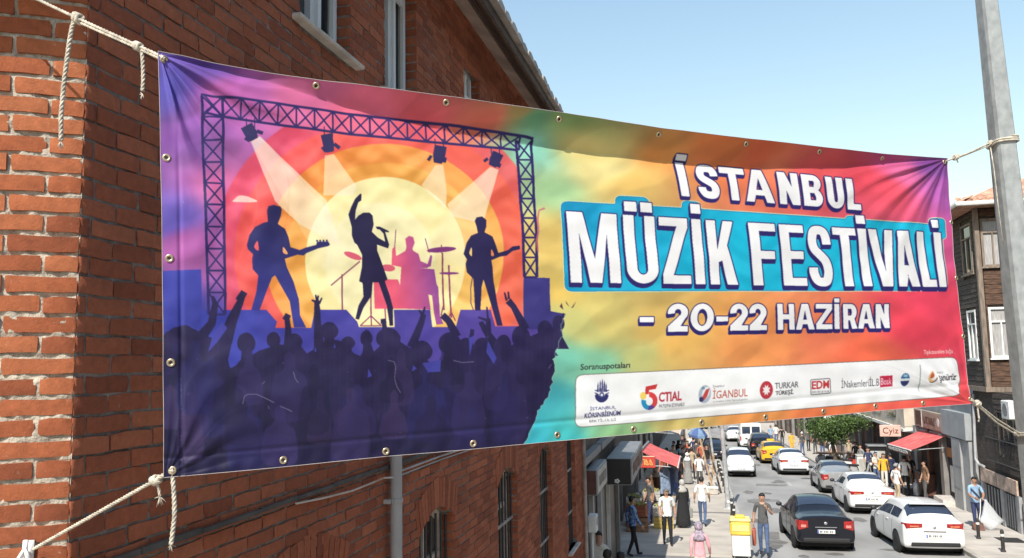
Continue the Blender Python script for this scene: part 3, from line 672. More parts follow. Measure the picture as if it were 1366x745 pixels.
# players
drum = [(365,260),(385,245),(405,252),(412,280),(400,310),(405,320),(430,335),(440,370),(475,385),(488,340),(497,345),(492,395),(470,405),(440,405),(510,410),(520,480),(530,500),(535,640),(550,680),(515,685),(505,620),(498,540),(480,535),(490,610),(345,605),(215,605),(210,475),(250,460),(330,460),(340,490),(345,400),(320,395),(297,390),(300,310),(315,295),(320,345),(330,340),(365,320),(370,300)]
D = lambda l: T(l, 440, 250, 3.722)
thin = stroke(D([(548,330),(555,612)]),2.2)+stroke(D([(581,390),(590,650)]),2.2)+stroke(D([(555,580),(540,640)]),1.6)+stroke(D([(590,620),(610,665)]),1.6)+stroke(D([(590,620),(570,665)]),1.6)+stroke(D([(55,435),(55,612)]),2)+stroke(D([(0,490),(140,372)]),1.8)+stroke(D([(197,540),(195,690)]),1.8)+stroke(D([(140,690),(195,640),(245,690)]),1.6)+stroke(D([(140,690),(245,690)]),1.2)+stroke(D([(266,600),(266,690)]),1.4)
paint(pmask(thin), (140,66,100))
paint(pmask([np.array(D(drum))]), grad((240,96,124),(138,74,158),520,360,584,352,3))
paint(pmask([circ(*D([(543,314)])[0],19.5,3.6,-.08),circ(*D([(583,430)])[0],13,1.7)]), (126,54,120))
paint(pmask([circ(*D([(105,345)])[0],12.5,4.0,.36),circ(*D([(280,404)])[0],9.5,4.6,.12)]), (222,96,120))
paint(pmask(stroke(D([(320,215),(312,300)]),1.1)+stroke(D([(463,258),(482,330)]),1.1)+stroke(D([(543,290),(543,330)]),1.4)), (130,60,110))
g1 = [(168,120),(175,98),(200,92),(235,100),(242,115),(236,150),(222,185),(235,195),(258,210),(275,250),(285,300),(330,315),(360,303),(410,290),(415,275),(470,275),(478,290),(470,297),(420,308),(365,330),(350,342),(320,338),(258,358),(268,400),(300,470),(325,560),(330,640),(360,700),(300,700),(290,640),(280,570),(210,440),(195,450),(165,520),(130,615),(90,612),(115,520),(125,440),(98,410),(95,360),(100,335),(75,310),(70,290),(82,240),(110,200),(150,180),(172,175)]
G1 = lambda l: T(l, 310, 250, 3.727)
paint(pmask([np.array(G1(g1))]+[circ(*G1([(q,270)])[0],1.3) for q in (415,430,446,462)]), grad((38,35,88),(56,58,144),360,290,350,420,2))
paint(pmask([crv(G1([(121,270),(106,295),(114,312),(128,316),(126,290)]))]), (238,100,104)); paint(pmask([crv(G1([(250,300),(248,325),(262,335),(272,330)]))]), (244,170,110))
sg = [(120,60),(135,45),(147,35),(152,40),(150,70),(135,80),(122,120),(118,165),(135,145),(160,130),(190,130),(205,145),(210,190),(200,225),(230,255),(265,275),(258,235),(240,215),(225,212),(220,200),(240,200),(285,222),(284,228),(266,226),(285,290),(280,308),(225,290),(225,320),(245,370),(278,460),(265,470),(290,540),(305,600),(302,690),(285,690),(275,590),(235,475),(205,475),(200,540),(160,600),(135,660),(118,655),(135,590),(160,545),(155,478),(138,470),(150,400),(150,340),(125,290),(112,280),(100,245),(100,200),(85,140),(100,100)]
paint(pmask([np.array(D(sg))]), (36,30,70))
g2 = [(205,110),(215,90),(245,85),(268,105),(268,140),(258,172),(300,195),(320,245),(335,285),(385,270),(410,250),(450,245),(452,265),(410,275),(380,300),(345,305),(298,325),(305,370),(310,440),(330,560),(355,685),(325,685),(300,580),(255,430),(245,470),(238,600),(208,600),(205,530),(200,425),(165,390),(158,345),(165,320),(145,290),(160,230),(185,190),(222,175),(215,140)]
G2 = lambda l: T(l, 580, 270, 4.139)
paint(pmask([np.array(G2(g2))]), (40,34,82)); paint(pmask([crv(G2([(188,255),(176,285),(190,302)]))]), (246,206,130)); paint(pmask([crv(G2([(297,265),(297,300),(312,296)]))]), (240,140,90))
paint(pmask(stroke(G2([(195,420),(185,480),(186,560),(200,600)]),1)), (60,46,96))
# crowd
_tr = random.Random(8); _tb = [(748,420),(742,440),(745,447),(739,460),(733,480),(735,488),(733,510),(727,530),(715,548),(706,574),(695,600)]; TORN = []
for (xa,ya),(xb,yb) in zip(_tb,_tb[1:]):
    for t_ in np.linspace(0,1,7)[:-1]: TORN.append((xa+(xb-xa)*t_+_tr.uniform(-1.6,1.6), ya+(yb-ya)*t_))
mass = [(205,452),(214,450),(222,444),(232,437),(247,435),(262,441),(272,448),(298,455),(302,475),(306,492),(320,484),(345,468),(372,460),(400,462),(408,472),(425,462),(436,452),(455,456),(470,472),(485,478),(498,468),(508,458),(530,456),(545,466),(560,478),(576,486),(588,480),(600,462),(618,460),(632,470),(650,474),(680,460),(705,448),(730,438),(742,436),*TORN,(560,640),(205,660)]
crowd = [np.array(mass)]
for (x, y, rx, ry) in ((224,452,6,9),(246,448,14,13),(328,458,12,13),(364,454,9,10),(391,456,11,10),(437,442,12,11),(462,458,9,8),(515,452,16,13),(486,452,8,10),(559,469,14,13),(596,459,15,14),(617,462,10,10),(639,465,12,13),(667,460,10,12),(690,450,12,14),(722,440,10,11),(740,432,8,10),(545,474,9,9),(652,470,8,8)): crowd += [crv([(x-rx,y+.2*ry),(x-.85*rx,y-.6*ry),(x-.2*rx,y-1.05*ry),(x+.5*rx,y-.9*ry),(x+rx,y-.1*ry),(x+.75*rx,y+.7*ry),(x,y+ry),(x-.7*rx,y+.75*ry)])]+stroke([(x,y+ry*.4),(x,y+ry+9),(x,y+ry+24)],[rx*.95,rx*1.3,rx*3.4])
for pts, w in (([(264,455),(282,432),(287,404)],[16,11,8]),([(287,408),(283,396)],[8,4]),([(292,480),(310,425),(322,398)],[22,14,8]),([(318,402),(325,390)],[11,9]),([(383,472),(383,440),(381,424)],[13,8,7]),([(379,428),(383,420)],[9,8]),([(424,468),(421,425),(421,402)],[14,9,7]),([(421,404),(414,401)],[4,2]),([(421,402),(419.5,394)],[3,2]),([(422,402),(423,395)],[3,2]),([(424,406),(428,398)],[3,2]),([(492,474),(484,448)],[10,8]),([(484,450),(487,441)],[9,5]),([(511,446),(509,430)],[7,6]),([(509,432),(508,426)],[8,6]),([(545,464),(559,430),(562,420)],[12,8,7]),([(560,424),(564,410)],[4,2]),([(562,424),(556,414)],[4,2]),([(605,450),(595,429),(587,421)],[12,9,9]),([(647,452),(647,426)],[8,6]),([(647,428),(646,410)],[3,2]),([(645,428),(634,424)],[4,2]),([(658,464),(642,440),(637,430)],[12,8,6]),([(696,440),(681,410),(674,402)],[12,8,9]),([(672,402),(669,391)],[3,2]),([(675,400),(674,390)],[3,2]),([(624,452),(626,440)],[6,5]),([(748,419),(744,428)],[4,3])): crowd += stroke(pts, w)
vst = np.sin(XX*.9+2*np.sin(XX*.21))*np.sin(XX*.37+1)+.6*np.sin(XX*.11+YY*.004)
paint(pmask(crowd), grad((40,33,76),(31,27,65),480,440,470,620,3.5)+(3.0*vst)[...,None]*np.array([1,.8,1.2]))
cr_ = random.Random(21)
for i in range(46):
    x = cr_.uniform(222,720); y = cr_.uniform(462,560); w_ = cr_.uniform(14,24); hh = cr_.uniform(40,90); c_ = cr_.choice(((54,45,98),(28,24,60),(62,48,92),(40,38,96)))
    if x+w_ > np.interp(y+hh, [420,490,530,575], [742,734,722,700]): continue
    paint(pmask([crv([(x-w_,y+hh),(x-w_*.95,y+22),(x-w_*.5,y+12),(x-w_*.3,y+4),(x-w_*.32,y-8),(x,y-15),(x+w_*.32,y-8),(x+w_*.3,y+4),(x+w_*.5,y+12),(x+w_*.95,y+22),(x+w_,y+hh)])]), c_, cr_.uniform(.35,.7), 1)
for pts in ([(303,438),(290,456),(277,470),(284,446),(296,430)],[(419,462),(418,470),(421,469)],[(444,458),(446,464),(443,465)],[(489,492),(494,502),(488,504)],[(548,487),(553,492),(546,496)],[(560,485),(584,480),(584,496),(568,497)],[(646,455),(658,478),(654,486),(644,470)],[(621,452),(628,448),(622,476)]): paint(pmask([pts]), (66,66,158))
for pts in ([(742,410),(745,405),(747,414)],[(750,402),(755,410),(751,406)],[(757,412),(764,403),(760,411)]): paint(pmask([pts]), (90,60,60))
# torn paper rim, wear scratches, stitched hem
paint(pmask(stroke([(x_+.5,y_) for x_,y_ in TORN],.9)), (170,206,190), .6)
for pts in ([(323,539),(325,529),(330,526),(341,526),(352,531),(364,537)],[(372,542),(380,545),(388,549)],[(356,541),(358,546)],[(515,481),(523,483),(525,490),(524,505),(527,516),(532,524)],[(600,481),(612,484),(628,483)],[(390,496),(392,505),(396,511)],[(727,492),(731,486)],[(348,513),(352,509)]): paint(pmask(stroke(pts,.8)), (188,180,198), .55)
for i in range(60):
    y = 505+i*2.2+random.uniform(-.6,.6); paint(pmask(stroke([(241.2+random.uniform(-.4,.4),y),(241.2,y+1.2)],.8)), (150,140,176), random.uniform(.2,.8))
for i in range(120):
    x, y = random.uniform(225,1280), random.uniform(120,590); paint(pmask(stroke([(x,y),(x+random.uniform(-2.4,2.4),y+random.uniform(-1.6,1.6))],random.uniform(.4,.8))), (222,214,210), random.uniform(.15,.5))
# pink ribbon beside the truss
paint(pmask(stroke([(713,338),(711,322),(714,310),(713,295),(716,282),(724,279)],[2,3,2.5,3,2,3])), (196,104,110), .8)
# ---------------------------------------------------------------- lettering
def G(ch, w, s):
    """glyph as filled polygons in a box w wide and 1 high (y down), stem s"""
    V = lambda x: [(x,0),(x+s,0),(x+s,1),(x,1)]
    Hb = lambda y, x0, x1, t: [(x0,y),(x1,y),(x1,y+t),(x0,y+t)]
    t = s*.86
    def arc(cx, cy, rx, ry, a0, a1, th, tv, n=18):
        A = np.linspace(R(a0), R(a1), n); o = [(cx+rx*math.cos(a), cy+ry*math.sin(a)) for a in A]+[(cx+(rx-th)*math.cos(a), cy+(ry-tv)*math.sin(a)) for a in A[::-1]]; return o
    if ch == 'I': return [V(0)]
    if ch == 'L': return [V(0), Hb(1-t,0,w,t)]
    if ch == 'T': return [V(w/2-s/2), Hb(0,0,w,t)]
    if ch == 'F': return [V(0), Hb(0,0,w,t), Hb(.45,0,w*.9,t)]
    if ch == 'E': return [V(0), Hb(0,0,w,t), Hb(.5-t/2,0,w*.92,t), Hb(1-t,0,w,t)]
    if ch == 'H': return [V(0), V(w-s), Hb(.5-t/2,0,w,t)]
    if ch == 'N': return [V(0), V(w-s), [(0,0),(s*1.05,0),(w,1),(w-s*1.05,1)]]
    if ch == 'M': return [[(0,0),(s*1.4,0),(w/2,.66),(w-s*1.4,0),(w,0),(w,1),(w-s,1),(w-s,.30),(w/2+s*.52,1),(w/2-s*.52,1),(s,.30),(s,1),(0,1)]]
    if ch == 'Z': return [[(0,0),(w,0),(w,t*1.1),(s*1.08,1-t),(w,1-t),(w,1),(0,1),(0,1-t*1.1),(w-s*1.08,t),(0,t)]]
    if ch == 'K': return [V(0), [(w-s*1.15,0),(w,0),(s*1.55,.62),(s*.6,.68)], [(s*1.2,.44),(s*2.0,.32),(w+.01,1),(w-s*1.15,1)]]
    if ch == 'V': return [[(0,0),(s*1.06,0),(w/2,.74),(w-s*1.06,0),(w,0),(w/2+s*.62,1),(w/2-s*.62,1)]]
    if ch == 'A': return [[(0,1),(w/2-s*.62,0),(w/2+s*.62,0),(w,1),(w-s*1.06,1),(w-s*1.06-.062,.79),(s*1.06+.062,.79),(s*1.06,1)], ] if True else None
    if ch == 'U': ry = min(w/2, .5)*1.0; return [[(0,0),(s,0),(s,1-ry+.004),(0,1-ry+.004)], [(w-s,0),(w,0),(w,1-ry+.004),(w-s,1-ry+.004)], arc(w/2,1-ry,w/2,ry,180,0,s,t)]
    if ch == 'B': return [V(0), Hb(0,0,w*.62,t), Hb(.48-t/2,0,w*.62,t), Hb(1-t,0,w*.62,t), arc(w*.58,.24+t*.1,w*.38,.24+t*.1,-92,92,s,t), arc(w*.6,.74-t*.12,w*.4,.26+t*.12,-92,92,s,t)]
    if ch == 'R': return [V(0), Hb(0,0,w*.6,t), Hb(.56-t/2,0,w*.6,t), arc(w*.56,.28+t*.24,w*.42,.28+t*.24,-92,92,s,t), [(w*.42,.5),(w*.42+s*1.0,.5),(w,1),(w-s*1.15,1)]]
    if ch == '0': return [arc(w/2,.5,w/2,.5,0,360,s*1.05,t,40)]
    if ch == '-': return [Hb(.47,0,w,t*.95)]
    if ch == '2': return [arc(w/2,.32,w/2,.32,-190,35,s*1.05,t), [(w*.93,.36),(w*.60,.42),(0,1-t),(0,1),(w*.42,1)], Hb(1-t,0,w,t), [(w*.62,.40),(w*.95,.44),(w*.5,.95),(0,1-t*.9)]]
    if ch == 'S':
        P = [(.93,.30),(.93,.22),(.80,.085),(.5,.05),(.22,.085),(.10,.24),(.18,.38),(.5,.49),(.80,.60),(.90,.76),(.78,.915),(.5,.95),(.22,.915),(.07,.78),(.07,.70)]
        P = [(s/2*.95+(w-s*.95)*x, t/2+(1-t)*(y-.05)/.9) for x, y in P]; Q = np.array(P); o = []
        C = [Q[0]]
        for i in range(1, len(Q)-2):
            for tt in np.linspace(0, 1, 6)[1:]:
                p0, p1, p2, p3 = Q[i-1], Q[i], Q[i+1], Q[i+2]; C.append(.5*((2*p1)+(-p0+p2)*tt+(2*p0-5*p1+4*p2-p3)*tt*tt+(-p0+3*p1-3*p2+p3)*tt**3))
        C.append(Q[-1]); C = np.array(C); d = np.gradient(C, axis=0); n = np.stack([-d[:,1], d[:,0]], 1); n /= np.linalg.norm(n, axis=1)[:,None]
        return [np.concatenate([C+n*s*.49, (C-n*s*.49)[::-1]])]
    return []
HOLE = {'A': lambda w, s: [(w/2,.26),(w/2+.10*w*1.05,.62),(w/2-.10*w*1.05,.62)]}
def homog(q):
    A = []; B = []
    for (u, v), (x, y) in zip(((0,0),(1,0),(1,1),(0,1)), q): A += [[u,v,1,0,0,0,-u*x,-v*x],[0,0,0,u,v,1,-u*y,-v*y]]; B += [x, y]
    h = np.linalg.solve(np.array(A, float), np.array(B, float)); return np.append(h, 1).reshape(3, 3)
def apply_h(Hm, P): P = np.asarray(P, float); q = np.c_[P, np.ones(len(P))]@Hm.T; return q[:,:2]/q[:,2:]
def headline(items, quad, depth, out):
    """items: (char, x, width, stem, dot) with x in units of the line's own width 0..W"""
    Hm = homog(quad); full = np.zeros((NYp, NXp), bool)
    for (ch, x, w, Wt, asp, s, dot) in items:
        k = asp      # letter width over height in box units
        polys = G(ch, k, s); P = [apply_h(Hm, [(x+px/k*w, py) for px, py in pl]) for pl in polys]
        M, x0, y0 = pmask(P)
        if ch in HOLE:
            m2, xa, ya = pmask([apply_h(Hm, [(x+px/k*w, py) for px, py in HOLE[ch](k, s)])]); M[ya-y0:ya-y0+m2.shape[0], xa-x0:xa-x0+m2.shape[1]] &= ~m2[:M.shape[0]-(ya-y0), :M.shape[1]-(xa-x0)]
        full[y0:y0+M.shape[0], x0:x0+M.shape[1]] |= M
        for (dx0, dx1, dy0, dy1) in dot:
            M, x0, y0 = pmask([apply_h(Hm, [(x+dx0*w,dy0),(x+dx1*w,dy0),(x+dx1*w,dy1),(x+dx0*w,dy1)])]); full[y0:y0+M.shape[0], x0:x0+M.shape[1]] |= M
    rows = np.where(full.any(1))[0]; cols = np.where(full.any(0))[0]; y_0, y_1, x_0, x_1 = max(0,rows[0]-40), rows[-1]+60, max(0,cols[0]-40), cols[-1]+40; crop = full[y_0:y_1, x_0:x_1]
    def dil(M, r_):
        o = M.copy()
        for dx in range(-r_, r_+1):
            for dy in range(-r_, r_+1):
                if dx*dx+dy*dy <= r_*r_+1: o |= np.roll(np.roll(M, dy, 0), dx, 1)
        return o
    sh = dil(crop, out); acc = sh.copy()
    for i in range(1, depth*SS+1): acc |= np.roll(np.roll(sh, i, 0), -int(round(i*.3)), 1)
    return (crop, x_0, y_0), (acc, x_0, y_0)
# turquoise plate behind the second line
TEAL = grad((22,150,196),(26,186,220),760,280,900,400,6)
boxp = [rrect([(744,268),(1256,299),(1267,389),(748,391)],12), rrect([(816,261),(862,264),(866,300),(818,298)],10), rrect([(903,268),(931,270),(932,300),(905,300)],9), rrect([(1126,287),(1150,288),(1150,310),(1128,310)],7), rrect([(1239,290),(1261,291),(1264,320),(1242,320)],7)]
m = pmask(boxp); paint((m[0], m[1], m[2]), (206,226,190), 1, 0)
def ero(mk, r_):
    M = mk[0].copy()
    for dx, dy in ((r_,0),(-r_,0),(0,r_),(0,-r_),(r_*2//3,r_*2//3),(-r_*2//3,r_*2//3),(r_*2//3,-r_*2//3),(-r_*2//3,-r_*2//3)): M &= np.roll(np.roll(mk[0], dy, 0), dx, 1)
    return M, mk[1], mk[2]
paint(ero(m, 3), (28,120,172)); paint(ero(m, 6), TEAL)
def lay(spec, x0=0.0):
    """spec: list of (char, x_start, x_end) in layout units along the line between XL and XR"""
    return spec
def line(spec, quad, XL, XR, hgt, s, depth, out, white=(243,243,244)):
    items = []
    for ch, a, b, dot in spec: items.append((ch, (a-XL)/(XR-XL), (b-a)/(XR-XL), 1, (b-a)/hgt, s, dot))
    full, dark = headline(items, quad, depth, 4)
    paint(dark, (44,36,104), 1)
    paint(full, white, 1)
DI = [(0.0,1.0,-.235,-.085)]
line([('M',752,813,[]),('U',821,861.5,[(.06,.44,-.20,-.055),(.56,.94,-.20,-.055)]),('Z',867,905.5,[]),('I',911.5,925.5,DI),('K',932.5,973,[])], [(752,283),(973,297),(978.5,381),(757,378)], 752, 973, 90, .150, 5, 3)
line([('F',993,1025,[]),('E',1030,1060,[]),('S',1062.5,1096.5,[]),('T',1099,1130,[]),('I',1133,1145,DI),('V',1147.5,1184,[]),('A',1181.5,1214.5,[]),('L',1218,1240,[]),('I',1243.5,1252.5,DI)], [(992,298),(1252,310.5),(1261.5,383),(999,381.5)], 992, 1252, 78, .150, 5, 3)
line([('I',900,913,[(0,1,-.22,-.06)]),('S',921,951,[]),('T',952.5,984,[]),('A',982,1020,[]),('N',1027,1055,[]),('B',1060,1088,[]),('U',1095,1120,[]),('L',1125,1145,[])], [(900,217),(1145,240),(1149,281),(905,263)], 900, 1145, 44, .225, 4, 3)
line([('-',848,864,[]),('2',880.5,904,[]),('0',907,935,[]),('-',938,952.5,[]),('2',955,978,[]),('2',980,1003,[]),('H',1018,1042,[]),('A',1044,1071,[]),('Z',1073.5,1098,[]),('I',1101.5,1109.5,[(0,1,-.22,-.06)]),('R',1115,1137,[]),('A',1138,1164,[]),('N',1165.5,1187,[])], [(848,406),(1185,406),(1187,438),(848,444)], 848, 1187, 34, .225, 4, 3)
# sponsor strip
wb = pmask([rrect([(763,500),(1277,476),(1282,528.5),(765,571)],11)]); paint(wb, (120,110,100)); paint(ero(wb, 3), grad((252,253,254),(249,250,252),763,500,1280,520,1.0))
def btext(txt, quad, col, bold=0.0, a=1.0):
    cu = bpy.data.curves.new('lettering', 'FONT'); cu.body = txt; cu.resolution_u = 3; cu.offset = bold
    o = bpy.data.objects.new('lettering', cu); COL.objects.link(o); dg = bpy.context.evaluated_depsgraph_get(); me = o.evaluated_get(dg).to_mesh()
    V = np.array([v.co[:2] for v in me.vertices]); F = [list(p.vertices) for p in me.polygons]
    if len(V):
        lo, hi = V.min(0), V.max(0); U = (V-lo)/(hi-lo); U[:,1] = 1-U[:,1]; Q = apply_h(homog(quad), U)
        paint(pmask([Q[f] for f in F]), col, a)
    bpy.data.objects.remove(o); bpy.data.curves.remove(cu)
def tx(txt, x0, x1, y0, y1, col, tilt=-.07, bold=.0, a=1.0):
    d = tilt*(x1-x0); btext(txt, [(x0,y0-d/2),(x1,y0+d/2),(x1,y1+d/2),(x0,y1-d/2)], col, bold, a)
tx('Soranuspotaları', 769, 835, 484.5, 495, (44,46,50), -.045, .012)
tx('Tıpkıtsanlım bağla', 1232, 1271, 466, 474, (250,214,214), -.04, .01)
NV, RD, GR = (48,50,110), (196,62,60), (70,70,76)
tx('İSTANBUL', 784, 818, 541, 546.5, NV); tx('KÖRSNBİENÜM', 777, 825, 547.5, 556, NV, -.08, .02); tx('BEKTİLÜLGİ', 784, 819, 558, 562.5, GR)
paint(pmask([np.concatenate([circ(799,527,9.2,10,n=40)[0:21], circ(799,525,4.6,5,n=40)[0:21][::-1]])]), NV)
paint(pmask([circ(799,527,3.4,3.8)]), (70,74,130)); paint(pmask([circ(799,527,1.6,1.8)]), (236,238,244))
for x, h in ((793.5,510),(796.5,507),(799.2,505.5),(802,507.5),(804.5,511)): paint(pmask([[(x-1.1,523),(x-.9,h+5),(x,h),(x+.9,h+5),(x+1.1,523)]]), NV)
for sg_ in (-1, 1): paint(pmask(stroke([(799+sg_*6,522),(799+sg_*9.5,520.5)],1.3)+stroke([(799+sg_*5.5,526),(799+sg_*9.5,524)],1.3)), NV)
A5 = lambda a0, a1: np.concatenate([np.array([(862.5+11*math.cos(R(a)), 535+12*math.sin(R(a))) for a in np.linspace(a0,a1,14)]), np.array([(862.5+4.6*math.cos(R(a)), 535.5+5.6*math.sin(R(a))) for a in np.linspace(a1,a0,14)])])
paint(pmask([A5(-95,45)]), (222,70,72)); paint(pmask([A5(45,100)]), (90,70,150)); paint(pmask([A5(95,190)]), (40,150,200)); paint(pmask([circ(854,528,4.5,5)]), (246,214,110)); paint(pmask([[(857,516),(873,512.5),(871,519),(862,520.5),(861,526),(856.5,526)]]), (206,58,62))
tx('CTIAL', 875, 906, 522.5, 535.5, (186,52,70), -.07, .03); tx('PATIDFIA EDRNALEI', 876, 910, 538.5, 543, GR, -.08)
paint(pmask([circ(936.5,526,8.5,12,.1)]), (176,190,204)); paint(pmask([circ(938,524,5,8,.3)]), (238,240,244)); paint(pmask([[(932,532),(938,520),(943,518),(940,529),(934,536)]]), (200,74,70)); paint(pmask([circ(932,533,3,3.5)]), (50,60,110)); paint(pmask([circ(934,518,2.4,2)]), (120,150,170))
tx('İGANBUL', 947.5, 994, 516.5, 530.5, (184,74,54), -.075, .0); tx('İstanbul', 947, 962, 513, 516.5, GR); tx('ve İstanbul Kültür Festivali günleri', 948, 994, 532.5, 536, (120,120,124), -.075)
paint(pmask([circ(1018.5,520.5,8.8,12)]), (190,58,70)); st8 = [(1018.5+(5.8 if i % 2 else 3.2)*math.sin(R(22.5*i))*1.0, 520.5-(8 if i % 2 else 4.6)*math.cos(R(22.5*i))) for i in range(16)]; paint(pmask([st8]), (246,240,240))
tx('TURKAR', 1030, 1062, 510, 518, GR, -.07, .006); tx('TÜREŞİ.', 1031, 1056, 519.5, 528, (44,44,48), -.06, .02)
pe = pmask([rrect([(1078,506.5),(1106,504.5),(1107,525),(1079,527.5)],2.5)]); paint(pe, (84,88,94)); paint(ero(pe, 3), (246,247,248)); tx('EDM', 1080.5, 1104.5, 508, 519, (196,56,60), -.06, .03); tx('DAH SES 38 MÜSE', 1081, 1104.5, 521, 524, GR, -.06)
tx('İNakemleriİL.B', 1121, 1172, 503.5, 516.5, (70,72,78), -.065, .0); paint(pmask([[(1173,502),(1190,501),(1190.5,515.5),(1173.5,517)]]), (198,44,76)); tx('Bosk', 1174.5, 1189, 504.5, 513.5, (244,214,222), -.05, .01)
paint(pmask([circ(1207,506.8,6,8.8)]), (60,110,160)); paint(pmask([circ(1207,510,5,5)]), (48,56,110)); paint(pmask([[(1201,505.5),(1213,504.8),(1213,508),(1201,508.8)]]), (226,234,240)); paint(pmask([circ(1207,501.5,3,2)]), (150,190,214))
paint(pmask(stroke([(1225,487),(1227.5,523)],1.0)), (120,140,140))
paint(pmask([circ(1243,503,6,8,.2)]), (232,190,130)); paint(pmask([circ(1244.5,502,4,6,.3)]), (246,240,236)); paint(pmask([circ(1242,501,2.6,4.4,.5)]), (190,96,70)); paint(pmask([np.concatenate([circ(1243,503,6,8.2,.2)[0:14], circ(1242.4,502.6,5.2,7.4,.2)[0:14][::-1]])]), (96,70,66))
tx('şanüriz', 1251.5, 1275, 499.5, 510.5, (52,48,50), -.06, .02); tx('kültür', 1251, 1259, 496, 498.5, (120,120,120), -.05)
art = np.stack([blur(art[...,k], 1) for k in range(3)], -1)
art = np.clip(art, 0, 255)
# ---------------------------------------------------------------- cloth mesh carrying the print as colour per point
NU, NV_ = 1400, 600
Uu = np.linspace(0, 1, NU); Vv = np.linspace(0, 1, NV_)
tx_ = np.interp(Uu, (TX-TX[0])/(TX[-1]-TX[0]), TX); ty_ = np.interp(tx_, TX, TY); bx_ = BX[0]+(BX[-1]-BX[0])*Uu; by_ = np.interp(bx_, BX, BY)
ly_ = LYv[0]+(LYv[-1]-LYv[0])*Vv; lx_ = np.interp(ly_, LYv, LX); ry_ = RYv[0]+(RYv[-1]-RYv[0])*Vv; rx_ = np.interp(ry_, RYv, RX)
def smooth1(a):
    b = a.copy()
    for _ in range(60): b[1:-1] = (b[:-2]+b[1:-1]+b[2:])/3
    return b
ty_ = smooth1(ty_); by_ = smooth1(by_)
u2, v2 = Uu[:,None], Vv[None,:]
def coons(t, b, l, r_): return (1-v2)*t[:,None]+v2*b[:,None]+(1-u2)*l[None,:]+u2*r_[None,:]-((1-u2)*(1-v2)*t[0]+u2*(1-v2)*t[-1]+(1-u2)*v2*b[0]+u2*v2*b[-1])
GX = coons(tx_, bx_, lx_, rx_); GY = coons(ty_, by_, ly_, ry_)
Pm = banner_pt(GX, GY)
def sample(x, y):
    fx = np.clip((x-AX0)*SS-.5, 0, NXp-2); fy = np.clip((y-AY0)*SS-.5, 0, NYp-2); ix = fx.astype(int); iy = fy.astype(int); a = (fx-ix)[...,None]; b = (fy-iy)[...,None]
    return art[iy,ix]*(1-a)*(1-b)+art[iy,ix+1]*a*(1-b)+art[iy+1,ix]*(1-a)*b+art[iy+1,ix+1]*a*b
cs = sample(GX.ravel(), GY.ravel())/255.0
lin = np.where(cs <= .04045, cs/12.92, ((cs+.055)/1.055)**2.4)*PRINT_GAIN
PC = banner_pt(np.array([214.]), np.array([637.]))[0]
BAN = thing('festival_banner', 'wide printed vinyl festival banner with a concert silhouette and white lettering', 'banner', PC)
nq = (NU-1)*(NV_-1); ii, jj = np.meshgrid(np.arange(NU-1), np.arange(NV_-1), indexing='ij'); a_ = (ii*NV_+jj).ravel()
quads = np.stack([a_, a_+1, a_+NV_+1, a_+NV_], 1).astype(np.int32)
me = bpy.data.meshes.new('cloth'); me.vertices.add(len(Pm)); me.vertices.foreach_set('co', (Pm-PC).astype(np.float32).ravel())
me.loops.add(nq*4); me.loops.foreach_set('vertex_index', quads.ravel()); me.polygons.add(nq); me.polygons.foreach_set('loop_start', np.arange(0, nq*4, 4, dtype=np.int32))
me.update(); me.validate(); me.polygons.foreach_set('use_smooth', np.ones(nq, bool))
ca = me.color_attributes.new('print', 'FLOAT_COLOR', 'POINT'); ca.data.foreach_set('color', np.c_[lin, np.ones(len(lin))].astype(np.float32).ravel())
mv = bpy.data.materials.new('printed_vinyl'); mv.use_nodes = True; t = mv.node_tree; b_ = t.nodes['Principled BSDF']; b_.inputs['Roughness'].default_value = .58; b_.inputs['Specular IOR Level'].default_value = .3
an = t.nodes.new('ShaderNodeVertexColor'); an.layer_name = 'print'
tcn = t.nodes.new('ShaderNodeTexCoord'); nzn = t.nodes.new('ShaderNodeTexNoise'); nzn.inputs['Scale'].default_value = 3.0; nzn.inputs['Detail'].default_value = 8; nzn.inputs['Roughness'].default_value = .65; t.links.new(tcn.outputs['Object'], nzn.inputs['Vector'])
rpn = t.nodes.new('ShaderNodeValToRGB'); rpn.color_ramp.elements[0].position = .38; rpn.color_ramp.elements[0].color = (.90,.89,.88,1); rpn.color_ramp.elements[1].position = .6; rpn.color_ramp.elements[1].color = (1,1,1,1); t.links.new(nzn.outputs['Fac'], rpn.inputs[0])
mxn = t.nodes.new('ShaderNodeMix'); mxn.data_type = 'RGBA'; mxn.blend_type = 'MULTIPLY'; mxn.inputs[0].default_value = 1; t.links.new(an.outputs[0], mxn.inputs[6]); t.links.new(rpn.outputs[0], mxn.inputs[7])
t.links.new(mxn.outputs[2], b_.inputs['Base Color'])
n2 = t.nodes.new('ShaderNodeTexNoise'); n2.inputs['Scale'].default_value = 16; n2.inputs['Detail'].default_value = 6; t.links.new(tcn.outputs['Object'], n2.inputs['Vector']); bpn = t.nodes.new('ShaderNodeBump'); bpn.inputs['Strength'].default_value = .25; bpn.inputs['Distance'].default_value = .004; n3 = t.nodes.new('ShaderNodeTexNoise'); n3.noise_type = 'RIDGED_MULTIFRACTAL'; n3.inputs['Scale'].default_value = 4.5; n3.inputs['Detail'].default_value = 3; n3.inputs['Distortion'].default_value = .5; t.links.new(tcn.outputs['Object'], n3.inputs['Vector'])
adn = t.nodes.new('ShaderNodeMath'); adn.operation = 'MULTIPLY_ADD'; adn.inputs[1].default_value = .35; t.links.new(n3.outputs['Fac'], adn.inputs[0]); t.links.new(n2.outputs['Fac'], adn.inputs[2]); t.links.new(adn.outputs[0], bpn.inputs['Height']); t.links.new(bpn.outputs[0], b_.inputs['Normal'])
cloth = link('cloth', me, mv, BAN)
